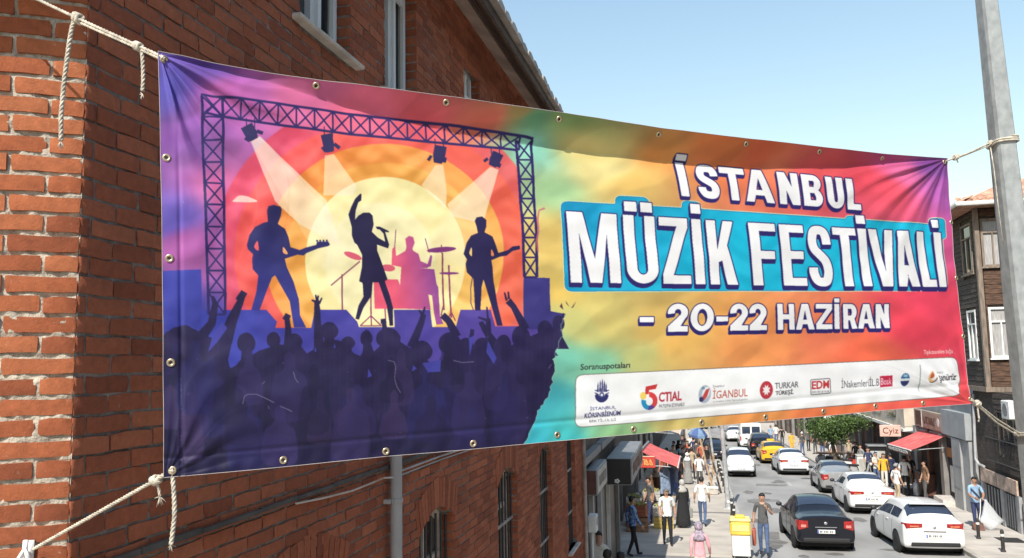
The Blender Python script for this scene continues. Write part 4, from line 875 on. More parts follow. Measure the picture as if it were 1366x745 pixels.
# pale raw edge of the vinyl
ev = []
for (x, y) in list(zip(GX[::6,0], GY[::6,0])): ev.append((x, y))
M_edge = mat('vinyl_edge', (.42,.37,.36), .6, .1, 5)
def edge(pts, r_=.0010):
    P = banner_pt(np.array([p[0] for p in pts]), np.array([p[1] for p in pts]))-PC; b = MB(); b.tube(P, r_, 5); return b.build('edge_binding', M_edge, BAN)
edge(list(zip(GX[::6,0], GY[::6,0]))); edge(list(zip(GX[::6,-1], GY[::6,-1])), .0009); edge(list(zip(GX[0,::6], GY[0,::6])), .0009); edge(list(zip(GX[-1,::6], GY[-1,::6])), .0012)
# brass eyelets
M_brass = mat('brass_eyelet', (.52,.42,.28), .35, .2, 20, metal=.8)
eyl = [(421,115.5),(588,142.5),(735,165),(867,184.5),(983,196.5),(1085,205),(1176,211.5),(219,79.5),(1260.5,216),(222.5,210),(226,345),(228,484),(230,628),(378,614),(514,602),(629,591.5),(742,580),(843,572.5),(935,563.5),(1020,556.5),(1097,549),(1168,542),(1232,538),(1269,297),(1277,371),(1285,449),(1294.5,532.5)]
em = MB(); n = 14; ring = [(.0052,.0005),(.0075,.0028),(.0105,.0032),(.0128,.0018),(.0135,-.0004)]
for (r_, z) in ring:
    for k in range(n): em.v.append((r_*math.cos(2*math.pi*k/n), r_*math.sin(2*math.pi*k/n), z))
for i in range(len(ring)-1):
    for k in range(n): em.f.append((i*n+k, (i+1)*n+k, (i+1)*n+(k+1) % n, i*n+(k+1) % n)); em.m.append(0)
o_ = len(em.v); em.v += [(.0054*math.cos(2*math.pi*k/n), .0054*math.sin(2*math.pi*k/n), .0006) for k in range(n)]; em.f.append(tuple(range(o_, o_+n))); em.m.append(1)
eme = em.mesh('eyelet', True); eme.materials.append(M_brass); eme.materials.append(M_dark)
for (x, y) in eyl:
    p = banner_pt(np.array([x, x+2, x]), np.array([y, y, y+2])); nn = np.cross(p[2]-p[0], p[1]-p[0]); nn /= np.linalg.norm(nn); nn = nn if nn@BN > 0 else -nn
    o = bpy.data.objects.new('eyelet', eme); COL.objects.link(o); o.parent = BAN; o.location = tuple(p[0]-PC+nn*.001); o.rotation_euler = Vector(nn).to_track_quat('Z', 'Y').to_euler()
def eyelet_at(x, y, off=.004): return banner_pt(np.array([x]), np.array([y]), off)[0]
# ================================================================== POLE on the kerb, ROPES
pc0, pc1 = at_depth(1316, 0, 4.65), at_depth(1363, 420, 4.65)
ax = (pc1-pc0)/(pc1[2]-pc0[2])
zg = gz(pc1[1]-.0, .12)
pb = pc0+ax*(zg-pc0[2]); pt = pc0+ax*(8.6-pc0[2])
zs = [zg, 4.2, 5.25, 6.0, 7.05, 8.6]; rs = [.118, .094, .083, .071, .056, .044]
hx1 = np.array([CR[0],CR[1],0]); hx1 /= np.linalg.norm(hx1); hx2 = np.array([-hx1[1],hx1[0],0]); b = MB(); sec = [(-.86,-1),(.70,-1),(1,-.62),(1,.7),(.8,1),(-.8,1),(-1,.7),(-1,-.62)]
vs_ = [pc0+ax*(z-pc0[2])-pb+(hx1*u_+hx2*w_)*r_*.84 for z, r_ in zip(zs, rs) for u_, w_ in sec]
b.add(vs_, [(i*8+k, i*8+(k+1) % 8, (i+1)*8+(k+1) % 8, (i+1)*8+k) for i in range(len(zs)-1) for k in range(8)]+[tuple(range(40,48))])
M_pole = mat('pole_galvanised', (.34,.36,.36), .55, .1, 26, metal=.3, col2=(.46,.48,.475), detail=4, lo=.3, hi=.75, bump=.08, bscale=60, stretch=(1,1,.7))
POLE = thing('lamp_post', 'tall galvanised octagonal post at the road edge holding the banner ropes', 'post', pb)
# rotate flats towards the street
b.build('shaft', M_pole, POLE)
b = MB(); b.rbox((0,0,.012), (.36,.36,.024), .006); b.build('base_plate', M_galv, POLE)
for i in range(4):
    b = MB(); b.lathe([(.014,0),(.014,.05),(.009,.055)], (.14*math.cos(math.pi/4+i*math.pi/2), .14*math.sin(math.pi/4+i*math.pi/2), .02), 6); b.build('bolt', M_galv, POLE)
M_rope = mat('rope_cotton', (.47,.42,.34), .9, .25, 40, bump=.4, bscale=200)
def rope_geo(b, pts, r_=.0065, pitch=.045, n=5):
    r_ *= .86
    P = np.array(pts, float); seg = np.linalg.norm(np.diff(P, axis=0), axis=1); s = np.r_[0, np.cumsum(seg)]; L = s[-1]; m = max(4, int(L/.006)); q = np.linspace(0, L, m)
    # smooth the path
    C = np.stack([np.interp(q, s, P[:,k]) for k in range(3)], 1); w = max(1, int(m*.025))
    for _ in range(3):
        D_ = C.copy()
        for k in range(1, w+1):
            D_[w:-w] += C[w-k:-w-k]+C[w+k:(-w+k) or None]
        D_[w:-w] /= (2*w+1); C[w:-w] = D_[w:-w]
    Tn = np.gradient(C, axis=0); Tn /= np.linalg.norm(Tn, axis=1)[:,None]+1e-9; up = np.array([.3,.2,.93]); A = np.cross(Tn, up); A /= np.linalg.norm(A, axis=1)[:,None]+1e-9; B_ = np.cross(Tn, A)
    for k in range(3):
        th = 2*math.pi*(q/pitch+k/3); b.tube(C+(A*np.cos(th)[:,None]+B_*np.sin(th)[:,None])*r_*.52, r_*.56, n)
def knot(b, c, d, size=.016, r_=.006):
    d = np.array(d, float); d /= np.linalg.norm(d); a = np.cross(d, [0,0,1.]); a /= np.linalg.norm(a); u_ = np.cross(d, a); c = np.array(c)
    for k in range(3):
        t = np.linspace(0, 2*math.pi*1.15, 22); off = d*(k-1)*r_*1.5; tilt = (k-1)*.6
        b.tube([c+off+size*.62*(a*math.cos(x)+u_*math.sin(x))+d*math.sin(x+k)*r_*tilt*1.2 for x in t], r_, 6)
    t = np.linspace(0, 2*math.pi, 18); b.tube([c+size*.75*(d*math.cos(x)+u_*math.sin(x)*.8)+a*size*.5*math.sin(2*x) for x in t], r_, 6)
def fray(b, p, d, n=9, L=.03):
    for i in range(n):
        v = np.array(d)+rng.normal(0, .35, 3); v /= np.linalg.norm(v); b.tube([p, p+v*L*.5, p+v*L*random.uniform(.7,1.1)], [.0016,.0013,.0007], 4)
def rope(label, build, name='rope'):
    b = MB(); p0 = build(b); p0 = np.array(p0)
    shift(b, p0); o = b.build(name, M_rope, None, True, p0); return tag(o, label, 'rope')
# top-left
e0 = eyelet_at(219, 79.5, .006); anc = on_plane(-60, -52, face_pt(0,6.5,.03), N1)
k1 = e0+(anc-e0)*.40; k2 = e0+(anc-e0)*.115
def along(x, y, a, b_):      # point of the span whose sight line passes closest to (x, y)
    ts = np.linspace(0, 1, 400); P = a[None]+(b_-a)[None]*ts[:,None]; q = project(P); return P[np.argmin((q[:,0]-x)**2+(q[:,1]-y)**2)]
k1 = along(104, 24, e0, anc); k2 = along(184, 62, e0, anc)
def r1(b):
    rope_geo(b, [anc, k1, e0+np.array([0,0,.004])], .0065)
    rope_geo(b, [k1+(0,0,-.012), k2+(0,0,-.006), e0+(0,0,-.006)], .0052)
    rope_geo(b, [e0+BN*.004, e0-BN*.012, e0-BN*.012+(0,0,.012)], .006)
    knot(b, k1, anc-e0, .021, .0068); knot(b, k2, anc-e0, .017, .006)
    d1 = k1+CR*-.006
    q = [d1, d1+CR*-.012+(0,0,-.03), d1+CR*-.022+(0,0,-.12), d1+CR*-.032+(0,0,-.24), d1+CR*-.036+(0,0,-.34), d1+CR*-.033+(0,0,-.425)]; rope_geo(b, q, .0088, .05); fray(b, q[-1], (0,0,-1), 10, .03)
    d2 = k2+CR*.008
    q = [d2, d2+CR*.008+(0,0,-.03), d2+CR*.013+(0,0,-.1), d2+CR*.012+(0,0,-.15)]; rope_geo(b, q, .0075, .045); knot(b, q[-1]+(0,0,-.004), (0,0,1), .011, .005); fray(b, q[-1]+(0,0,-.01), (0,0,-1), 7, .02)
    return anc
rope('off white twisted rope tying the upper corner of the banner to the brick wall', r1)
e1 = eyelet_at(230, 628, .006); anc2 = on_plane(44, 733, face_pt(0,4.4,.055), N1); kk = along(207, 641, e1, anc2)
def r2(b):
    rope_geo(b, [anc2, kk, e1], .0075); rope_geo(b, [kk, e1+(0,0,.006)], .0065); rope_geo(b, [e1+BN*.004, e1-BN*.012, e1-BN*.012+(0,0,-.012)], .006)
    knot(b, kk, anc2-e1, .018, .0062); q = [kk, kk+CR*.012+(0,0,-.02), kk+CR*.016+(0,0,-.05)]; rope_geo(b, q, .0055); fray(b, q[-1], (0,0,-1), 9, .03)
    s_ = e1-BN*.014; q = [s_, s_+CR*.004+(0,0,-.03), s_+CR*.009+(0,0,-.08), s_+CR*.012+(0,0,-.14), s_+CR*.006+(0,0,-.2), s_+CR*.003+(0,0,-.225)]; rope_geo(b, q, .0085, .045); fray(b, q[-1], (0,0,-1), 9, .022)
    return anc2
rope('off white rope running from the lower banner corner down to the wall hook', r2)
# wall hook
M_hook = mat('hook_white', (.70,.69,.66), .5, .2, 12)
hp = on_plane(38, 738, face_pt(0,4.4,0), N1)
b = MB(); 
def fp(a, z, d): return E1*a*-1+N1*d+np.array([0,0,z])
b.tube([fp(0,.0,-.03),fp(0,0,.045),fp(0,.03,.065),fp(0,.055,.055)], .009, 8); b.prism([fp(-.018,-.04,.001),fp(.018,-.04,.001),fp(.018,.045,.001),fp(-.018,.045,.001)], N1*.008)
b.tube([fp(.008,-.05,.05),fp(.012,0,.072),fp(0,.03,.075),fp(-.014,.0,.07),fp(-.01,-.05,.05)], .0095, 8)
o = b.build('wall_hook', M_hook, None, True, hp); tag(o, 'small white painted hook screwed into the sunlit brick face', 'hook')
# right ropes to the pole
e2 = eyelet_at(1261, 215.5, .006); pz = project(pc0)
def pole_at(y): 
    ts = np.linspace(0, 1, 300); P = pc0[None]+(pc1-pc0)[None]*ts[:,None]*1.6; q = project(P); i = np.argmin(np.abs(q[:,1]-y)); return P[i]
def pr(z): return float(np.interp(z, zs, rs))
def wrap(b, c, turns=2.1, r_=.0062):
    R_ = pr(c[2])+.004; t = np.linspace(0, 2*math.pi*turns, int(40*turns)); pts = []
    for x in t:
        z = c[2]+.012*(x/6.28-1)+.012*math.sin(x+.6); q = pc0+ax*(z-pc0[2]); k_ = .84/max(abs(math.cos(x)),abs(math.sin(x)),.80)+.06; pts.append(q+R_*k_*(hx1*math.cos(x)-hx2*math.sin(x)))
    b.tube(pts, r_, 6); return pts
c3 = pole_at(192)
def r3(b):
    w = wrap(b, c3, 2.2); s_ = c3-CR*(pr(c3[2])+.006)+(0,0,.0)
    rope_geo(b, [s_, e2+(s_-e2)*.5+(0,0,-.008), e2], .006); kq = along(1276, 213, e2, s_); knot(b, kq, s_-e2, .018, .006); rope_geo(b, [kq+(0,0,-.01), s_+(0,0,-.014)], .0045)
    knot(b, s_+CR*.0, s_-e2, .016, .0055); rope_geo(b, [kq, kq+CR*.012+(0,0,-.03)], .005)
    q = [s_+(0,0,-.01), s_+CR*.012+(0,0,-.16), s_+CR*.018+(0,0,-.36), s_+CR*.03+(0,0,-.6)]; b.tube(q, .0032, 5)
    return c3
rope('rope knotted round the galvanised post from the top banner corner', r3)
e3 = eyelet_at(1295, 532.5, .006); c4 = pole_at(578)
def r4(b):
    wrap(b, c4, 2.1); s_ = c4-CR*(pr(c4[2])+.006)
    for dz in (.0, -.02): rope_geo(b, [e3+(0,0,dz*.3), e3+(s_-e3)*.5+(0,0,dz-.012), s_+(0,0,dz)], .0058)
    kq = along(1303, 539, e3, s_); knot(b, kq, s_-e3, .02, .006); q = [kq, kq+(0,0,-.04), kq+CR*.004+(0,0,-.085)]; rope_geo(b, q, .0055); fray(b, q[-1], (0,0,-1), 7, .02)
    return c4
rope('doubled rope stretched from the lower banner corner to the post', r4)
# ================================================================== LEFT SHOP ROW
M_plas = mat('plaster_grey', (.22,.205,.19), .9, .2, 1.5, bump=.2)
M_plasd = mat('plaster_brown', (.11,.08,.065), .9, .25, 2, bump=.2)
M_plasc = mat('plaster_cream', (.52,.45,.36), .88, .15, 1.5)
M_shop = mat('shop_interior', (.035,.03,.028), .9, .4, 3)
M_gmet = mat('grey_metal', (.25,.255,.26), .5, .12, 4, metal=.3)
M_post = mat('post_grey', (.33,.33,.33), .6, .12, 4)
M_black = mat('black_panel', (.012,.012,.013), .4, .2, 5)
M_red = mat('awning_red', (.62,.085,.085), .75, .15, 2.5, col2=(.72,.16,.14))
M_redd = mat('sign_red', (.50,.05,.035), .6, .1, 4)
M_cream = mat('awning_cream', (.70,.50,.36), .75, .15, 2)
M_offw = mat('off_white', (.66,.65,.61), .6, .1, 3)
M_brn = mat('sign_brown', (.10,.04,.025), .6, .25, 5)
def marks(par, origin, du, dv, n, m, seed=0, w=.6, name='lettering'):
    """illegible painted characters: short strokes along du, dv high"""
    rg = random.Random(seed); b = MB(); du = np.array(du, float); dv = np.array(dv, float); nrm = np.cross(du, dv); nrm /= np.linalg.norm(nrm); o = np.array(origin, float)+nrm*.012
    for i in range(n):
        u0 = (i+.1)/n; wd = .8/n
        def seg(a, c, t):
            p, q = o+du*(u0+a[0]*wd)+dv*a[1], o+du*(u0+c[0]*wd)+dv*c[1]; d = q-p; L = np.linalg.norm(d); s = np.cross(nrm, d/L)*t
            b.prism([p-s, q-s, q+s, p+s], nrm*.006)
        t = np.linalg.norm(du)/n*.09
        k = rg.randrange(4)
        seg((.1,.05), (.1,.95), t)
        if k in (0,2): seg((.1,.9), (.9,.9), t)
        if k in (0,1): seg((.1,.08), (.9,.08), t)
        if k in (1,3): seg((.15,.95), (.9,.08), t)
        if k in (2,3): seg((.9,.05), (.9,.95), t)
    b.build(name, m, par)
def block(name, label, xf, y0, y1, zt, depth, m, cat='building', top=None, group=None):
    """plain masonry block whose street front stands at x = xf (street frame); returns the thing, origin at its near front corner"""
    o = (sx(xf,y0), y0, gz(y0,-.05)); t = thing(name, label, cat, o, 0.0, group)
    b = MB(); d = -1 if xf < 0 else 1
    x1 = (sx(xf,y1)-sx(xf,y0)); P = [(0,0,0),(x1,y1-y0,gz(y1)-gz(y0)),(x1+d*depth,y1-y0,gz(y1)-gz(y0)),(d*depth,0,0)]
    n = 4; top_ = [(p[0],p[1],zt-o[2]) for p in P]; b.add(P+top_, [(0,1,2,3)[::-1],(4,5,6,7)]+[(i,(i+1)%4,4+(i+1)%4,4+i) for i in range(4)]); b.build('wall', m, t); return t
def rect_on_front(t, ya, yb, za, zb, m, name, out=.03, d=None, par=None):
    """box on the front of a block: ya..yb along the street and za..zb in world heights"""
    o = t.location; dd = 1 if o.x < 0 else -1
    f = lambda y: (sx(0,y)-sx(0,o.y))
    b = MB(); th = out if d is None else d
    P = [(f(ya)+dd*(out-th),ya-o.y,za-o.z),(f(yb)+dd*(out-th),yb-o.y,za-o.z),(f(yb)+dd*(out-th),yb-o.y,zb-o.z),(f(ya)+dd*(out-th),ya-o.y,zb-o.z)]
    b.prism(P, (dd*th,0,0)); return b.build(name, m, par or t)
def fwin(t, ya, yb, za, zb, fm=None, gm=None):
    w = rect_on_front(t, ya, yb, za, zb, gm or M_glass, 'window', .02, .04); fm = fm or M_offw; e = .07
    for (a,b_,c,d) in ((ya-e,ya,za-e,zb+e),(yb,yb+e,za-e,zb+e),(ya,yb,za-e,za),(ya,yb,zb,zb+e),((ya+yb)/2-.03,(ya+yb)/2+.03,za,zb)):
        q = rect_on_front(t, a, b_, c, d, fm, 'window_frame', .07, .06)
        q.parent = w
    return w
# ---- shop A right after the brick building
SA = block('shop_building', 'narrow dark shopfront with two box signs beside the brick building', -2.33, 15.0, 24.2, 5.6, 6, M_plasd)
rect_on_front(SA, 18.7, 23.9, gz(19,.12), 1.9, M_black, 'shop_opening', .012, .02)
for (y, w, z1, m) in ((15.9,.20,2.4,M_offw),(17.4,.22,2.2,M_post),(18.85,.26,2.1,M_post),(20.7,.05,2.0,M_offw),(23.0,.3,2.0,M_plas)):
    rect_on_front(SA, y, y+w, gz(y,.12), z1, m, 'post', .10, .12)
rect_on_front(SA, 16.1, 17.3, gz(17,.12), 2.2, M_shop, 'doorway', .015, .02)
for (y0,y1) in ((15.1,18.6),(18.9,24.1)): rect_on_front(SA, y0, y1, 2.9, 3.05, M_gmet, 'ledge', .16, .16)
def box_sign(label, x0, x1, y0, y1, z0, z1, mn, mf, mt, seed, txtm, badge=False):
    t = thing('box_sign', label, 'sign', (x0, y0, z0), ST_RZ); L = y1-y0; w = x1-x0; h = z1-z0
    b = MB(); b.rbox((w/2,L/2,h/2), (w,L,h), .015); b.build('case', mt, t)
    b = MB(); b.box((w/2,-.006,h/2), (w-.04,.012,h-.05)); b.build('end_panel', mn, t)
    b = MB(); b.box((w+.006,L/2,h/2), (.012,L-.08,h-.08)); b.build('front_panel', mf, t)
    marks(t, (w+.006,.25,h*.3), (0,L-.5,0), (0,0,h*.4), 7, txtm, seed)
    if badge:
        for i in range(5):
            b = MB(); a = i*math.pi/2.5; b.box((w*.42+.04*math.cos(a), -.016, .10+.035*math.sin(a)), (.05,.008,.035)); b.build('badge_mark', M_offw, t)
    for yy in (.3, L-.3):
        b = MB(); b.tube([(-.25,yy,h*.8),(.05,yy,h*.8)], .02, 6); b.build('bracket', M_gmet, t)
    return t
box_sign('small box sign with dark brown end panel near the drain pipe', -2.50, -2.26, 16.5, 18.3, 2.24, 2.76, M_brn, mat('sign_cream', (.50,.47,.42), .6, .12, 3), M_gmet, 3, mat('sign_letters_grey', (.25,.22,.2), .6, .1))
box_sign('long grey box sign with black end panel above the dark shop', -2.44, -1.84, 19.5, 23.5, 2.0, 2.64, M_black, mat('sign_front_grey', (.30,.28,.27), .6, .2, 3), M_gmet, 5, mat('sign_letters_brown', (.20,.10,.07), .6, .1), True)
# electric meter box and conduit beside the pipe
t = thing('meter_box', 'small white meter box on the wall beside the drain pipe', 'box', (-2.33, 15.62, 1.72)); b = MB(); b.rbox((.09,0,.16), (.16,.26,.32), .012); b.build('case', M_offw, t); b = MB(); b.rbox((.175,0,.2), (.012,.18,.14), .004); b.build('lid', M_post, t); b = MB(); b.tube([(.06,.05,0),(.06,.05,-1.9)], .028, 8); b.build('conduit', M_offw, t)
# ---- shop B with red awning
SB = block('shop_building', 'brown shop with the red awning over piled goods', -3.0, 24.2, 40.5, 6.5, 6, M_plasd)
rect_on_front(SB, 25.2, 31.0, gz(28,.12), 1.5, M_shop, 'shop_opening', .012, .02); rect_on_front(SB, 31.6, 39.8, gz(35,.12), 1.1, M_shop, 'shop_opening', .012, .02)
for y in (24.4, 31.1, 39.9): rect_on_front(SB, y, y+.45, gz(y,.12), 1.8, M_plas, 'pilaster', .12, .14)
for (y0,y1) in ((25,28),(29,32),(33,36),(37,40)): fwin(SB, y0+.6, y1-.6, 3.4, 5.2)
def awning(label, wallx, outx, y0, y1, zw, zo, m, mv, drop=.28, seed=1, txt=None):
    """folding-arm awning from x = wallx at height zw to x = outx at height zo (heights at y0, falling with the street)"""
    t = thing('awning', label, 'awning', (wallx, y0, zw)); d = outx-wallx; L = y1-y0; fz = lambda y: gz(y0+y)-gz(y0); n = 5; b = MB()
    for i in range(n):
        a, c = i/n, (i+1)/n; za = (zo-zw)*a-.03*math.sin(math.pi*a); zc = (zo-zw)*c-.03*math.sin(math.pi*c); f = sx(0,y1)-sx(0,y0)
        b.prism([(d*a,0,za),(d*c,0,zc),(f+d*c,L,zc+fz(L)),(f+d*a,L,za+fz(L))], (0,0,-.012))
    b.build('canopy', m, t); f = sx(0,y1)-sx(0,y0)
    b = MB(); b.tube([(d,0,zo-zw-.02),(f+d,L,zo-zw-.02+fz(L))], .03, 8); b.build('front_bar', M_offw, t)
    v = MB(); n = 14; s = math.copysign(.015, d)
    P0 = [(d+s+f*i/n, L*i/n, zo-zw-.03+fz(L*i/n)) for i in range(n+1)]; P1 = [(p[0], p[1], p[2]-drop+(.03 if i % 2 else 0)) for i, p in enumerate(P0)]
    for i in range(n): v.quad(P0[i], P0[i+1], P1[i+1], P1[i])
    v.build('valance', mv, t)
    if txt: marks(t, (d+s*2.2+f*.08,L*.08,zo-zw-drop*.72+fz(L*.08)) if d > 0 else (d+s*2.2+f*.92,L*.92,zo-zw-drop*.72+fz(L*.92)), (f*.84,L*.84,fz(L*.84)) if d > 0 else (-f*.84,-L*.84,-fz(L*.84)), (0,0,drop*.42), 12, txt, seed)
    for yy in (.12, L-.12):
        b = MB(); b.tube([(0,yy,-.55+fz(yy)),(d*.5,yy,(zo-zw)*.5-.28+fz(yy)),(d,yy,zo-zw-.04+fz(yy))], .018, 6); b.build('folding_arm', M_gmet, t)
    b = MB(); b.tube([(math.copysign(.06,d)*-1*0,0,.03),(f,L,.03+fz(L))], .05, 8); b.build('roller', M_gmet, t)
    return t
awning('red fabric awning sloping over the goods of the brown shop', -2.55, -1.2, 31.0, 36.2, 1.52, .95, M_red, M_red, .2)
awning('cream awning beyond the red one near the blue parasol', -3.1, -1.55, 44.5, 55, 1.55, .95, M_cream, M_cream, .15)
# red hanging sign with yellow characters
t = thing('shop_sign', 'red shop sign with yellow characters under the red awning', 'sign', (-2.45, 30.7, .93)); b = MB(); b.rbox((0,0,.22), (.9,.06,.44), .02); b.build('panel', M_redd, t); b = MB(); b.box((0,-.034,.43), (.86,.012,.03)); b.build('trim', M_cream, t); marks(t, (-.38,-.03,.1), (.76,0,0), (0,0,.24), 5, mat('letters_yellow', (.72,.45,.12), .6, .1), 9)
b = MB(); b.tube([(-.3,.02,.44),(-.3,.3,.62)], .012, 6); b.build('bracket', M_gmet, t)
# ---- buildings further along the left
SCl = block('row_building', 'dark row building with pale pilasters behind the cream awning', -3.2, 40.5, 58, 7, 8, M_plasd)
rect_on_front(SCl, 41.3, 57, gz(45,.12), .9, M_shop, 'shop_opening', .012, .02); rect_on_front(SCl, 40.7, 57.6, 1.0, 1.5, M_brn, 'fascia', .1, .1)
for y in (41, 46.5, 52, 57.2): rect_on_front(SCl, y, y+.35, gz(y,.12), 1.0, M_offw, 'pilaster', .14, .14)
for y in (42, 46, 50, 54): fwin(SCl, y, y+1.6, 2.6, 4.6)
SDl = block('row_building', 'tall grey row building at the far end of the left pavement', -3.3, 58, 96, 9, 8, M_plas)
rect_on_front(SDl, 59, 95, gz(70,.12), 0.2, M_shop, 'shop_opening', .012, .02)
for y in range(60, 94, 4): fwin(SDl, y, y+1.8, 1.6, 3.6)
# far end of the street: buildings closing the view
for i, (x0, w, m, lab) in enumerate(((-16,11,M_plasc,'cream building closing the street on the far left'),(-4,8,M_plas,'grey building closing the far end of the street'),(5,12,M_plasd,'brown building closing the street on the far right'))):
    t = thing('end_building', lab, 'building', (sx(x0,128), 128, gz(128,-.1))); b = MB(); b.bbox(0,w,0,8,0,14); b.build('wall', m, t)
    for k in range(4):
        for j in range(3):
            b = MB(); b.bbox(.8+k*(w-2)/3.4, 2.0+k*(w-2)/3.4, -.05, .02, 2.0+j*3.6, 4.2+j*3.6); b.build('window', M_glass, t)
# ================================================================== RIGHT ROW
M_wood = mat('weathered_planks', (.065,.038,.027), .85, .4, 3.0, stretch=(1.2,1.2,8), bump=.4, bscale=30, col2=(.14,.072,.042))
M_woodd = mat('dark_planks', (.05,.04,.034), .88, .4, 3.0, stretch=(1.2,1.2,8), bump=.4, bscale=30, col2=(.085,.064,.05))
M_trimw = mat('weathered_trim', (.20,.155,.12), .8, .3, 4, stretch=(3,3,.5))
HX, HY = 10.1, 33.0
WH = thing('timber_house', 'old weathered timber house with projecting upper storeys behind the post', 'house', (HX, HY, gz(HY)))
ho = np.array([HX, HY, gz(HY)])
b = MB(); b.bbox(HX+.03, HX+6, HY+.03, HY+4.2, 3.55, 10.45); b.bbox(HX+.13, HX+6, 27.6, HY+2.3, gz(27)-.2, 3.55); shift(b, ho).build('wall', M_woodd, WH)
hw_side = [(10.22,11.0,8.2,10.02),(10.27,11.08,4.8,6.68),(12.2,13.0,8.2,10.0),(12.2,13.0,4.8,6.68)]      # on the wall facing south (x0,x1,z0,z1)
hw_fr = [(33.55,34.8,8.05,10.0),(33.75,34.75,4.75,6.65)]                                         # on the street front (y0,y1,z0,z1)
def planks(fixed, a0, a1, z0, z1, holes, axis, m, h=.19):
    z = z0
    while z < z1-.02:
        zt = min(z+h*random.uniform(.9,1.1), z1); segs = [(a0,a1)]
        for (p,q,r_,s) in holes:
            if zt > r_ and z < s:
                ns = []
                for (u,v) in segs:
                    if v <= p or u >= q: ns.append((u,v))
                    else:
                        if u < p: ns.append((u,p))
                        if v > q: ns.append((q,v))
                segs = ns
        for (u,v) in segs:
            cuts = [u]+([random.uniform(u+.8,v-.5)] if v-u > 2 else [])+[v]
            for a, c in zip(cuts, cuts[1:]):
                b = MB(); j = random.uniform(0,.012)
                if axis == 'x': b.prism([(a+.004,fixed-j,z+.004),(c-.004,fixed-j,z+.004),(c-.004,fixed-.008-j,zt-.006),(a+.004,fixed-.008-j,zt-.006)], (0,.045+j,0)); b.v = [(x, y-(.022 if abs(zz-z) < .01 and y < fixed+.01 else 0), zz+random.uniform(-.004,.004)) for x, y, zz in b.v]
                else: b.prism([(fixed-j,a+.004,z+.004),(fixed-j,c-.004,z+.004),(fixed-.008-j,c-.004,zt-.006),(fixed-.008-j,a+.004,zt-.006)], (.045+j,0,0)); b.v = [(x-(.022 if abs(zz-z) < .01 and x < fixed+.01 else 0), y, zz+random.uniform(-.004,.004)) for x, y, zz in b.v]
                shift(b, ho).build('plank', m, WH)
        z = zt
planks(HY, HX+.12, 14.6, 3.75, 10.4, hw_side, 'x', M_wood)
planks(HX, HY+.12, HY+4.15, 3.75, 10.4, hw_fr, 'y', M_woodd)
planks(HX+.1, 29.0, HY-.02, .75, 3.5, [(29.6,30.4,1.2,2.9),(31.0,31.7,1.2,2.9),(32.0,32.6,1.2,2.9)], 'y', M_woodd, .22)
for (x, y) in ((HX-.01, HY-.01),(HX, HY+4.1)):
    b = MB(); b.box((x,y,7.1), (.16,.16,6.8)); shift(b, ho).build('corner_post', M_trimw, WH)
b = MB(); b.bbox(HX-.12, 14.7, HY-.12, HY-.0, 3.56, 3.74); shift(b, ho).build('storey_beam', M_trimw, WH)
b = MB(); b.bbox(HX-.12, HX-.0, HY+.0, HY+4.2, 3.56, 3.74); shift(b, ho).build('storey_beam', M_trimw, WH)
def hwin(kind, a0, a1, z0, z1, fm, gm, par=WH):
    w = bpy.data.objects.new('window', None); COL.objects.link(w); w.parent = WH
    def bx_(p, q, r_, s, o0, o1, m, nm):
        b = MB()
        if kind == 'x': b.bbox(p,q,HY+o0,HY+o1,r_,s)
        else: b.bbox(HX+o0,HX+o1,p,q,r_,s)
        shift(b, ho).build(nm, m, w)
    e = .08; bx_(a0+e,a1-e,z0+e,z1-e,.015,.03,gm,'pane')
    for (p,q,r_,s) in ((a0,a0+e,z0,z1),(a1-e,a1,z0,z1),(a0+e,a1-e,z0,z0+e),(a0+e,a1-e,z1-e,z1),(a0+e,a1-e,z1-(z1-z0)*.3,z1-(z1-z0)*.3+.06),((a0+a1)/2-.025,(a0+a1)/2+.025,z0+e,z1-(z1-z0)*.3)):
        bx_(p,q,r_,s,-.05,.01,fm,'window_frame')
    bx_(a0-.06,a1+.06,z0-.06,z0-.003,-.12,.0,fm,'sill')
M_cur = mat('net_curtain', (.34,.33,.32), .6, .35, 9, stretch=(8,8,.3), spec=.6)
for i, q in enumerate(hw_side): hwin('x', *q, M_white if i % 2 else M_trimw, M_cur)
for i, q in enumerate(hw_fr): hwin('y', *q, M_white if i else M_trimw, M_glass)
for q in ((29.6,30.4,1.2,2.9),(31.0,31.7,1.2,2.9),(32.0,32.6,1.2,2.9)):
    w = bpy.data.objects.new('window', None); COL.objects.link(w); w.parent = WH
    b = MB(); b.bbox(HX+.1,HX+.13,q[0]+.06,q[1]-.06,q[2]+.06,q[3]-.06); shift(b, ho).build('pane', M_glass, w)
    for (p,q_,r_,s) in ((q[0],q[0]+.06,q[2],q[3]),(q[1]-.06,q[1],q[2],q[3]),(q[0]+.06,q[1]-.06,q[2],q[2]+.06),(q[0]+.06,q[1]-.06,q[3]-.06,q[3])):
        b = MB(); b.bbox(HX+.05,HX+.12,p,q_,r_,s); shift(b, ho).build('window_frame', M_trimw if q[0] < 31 else M_woodd, w)
# balcony rail in front of those windows
rl = MB()
for z in (1.15, 1.95): rl.tube([(HX-.25,29.2,z),(HX-.25,HY-.1,z)], .02, 6)
for y in np.arange(29.2, HY, .14): rl.tube([(HX-.25,y,1.15),(HX-.25,y,1.95)], .01, 5)
for y in (29.2, 31, HY-.1): rl.tube([(HX+.1,y,1.15),(HX-.25,y,1.15)], .02, 5); rl.tube([(HX+.1,y,1.95),(HX-.25,y,1.95)], .015, 5)
shift(rl, ho).build('railing', M_ironbar, WH)
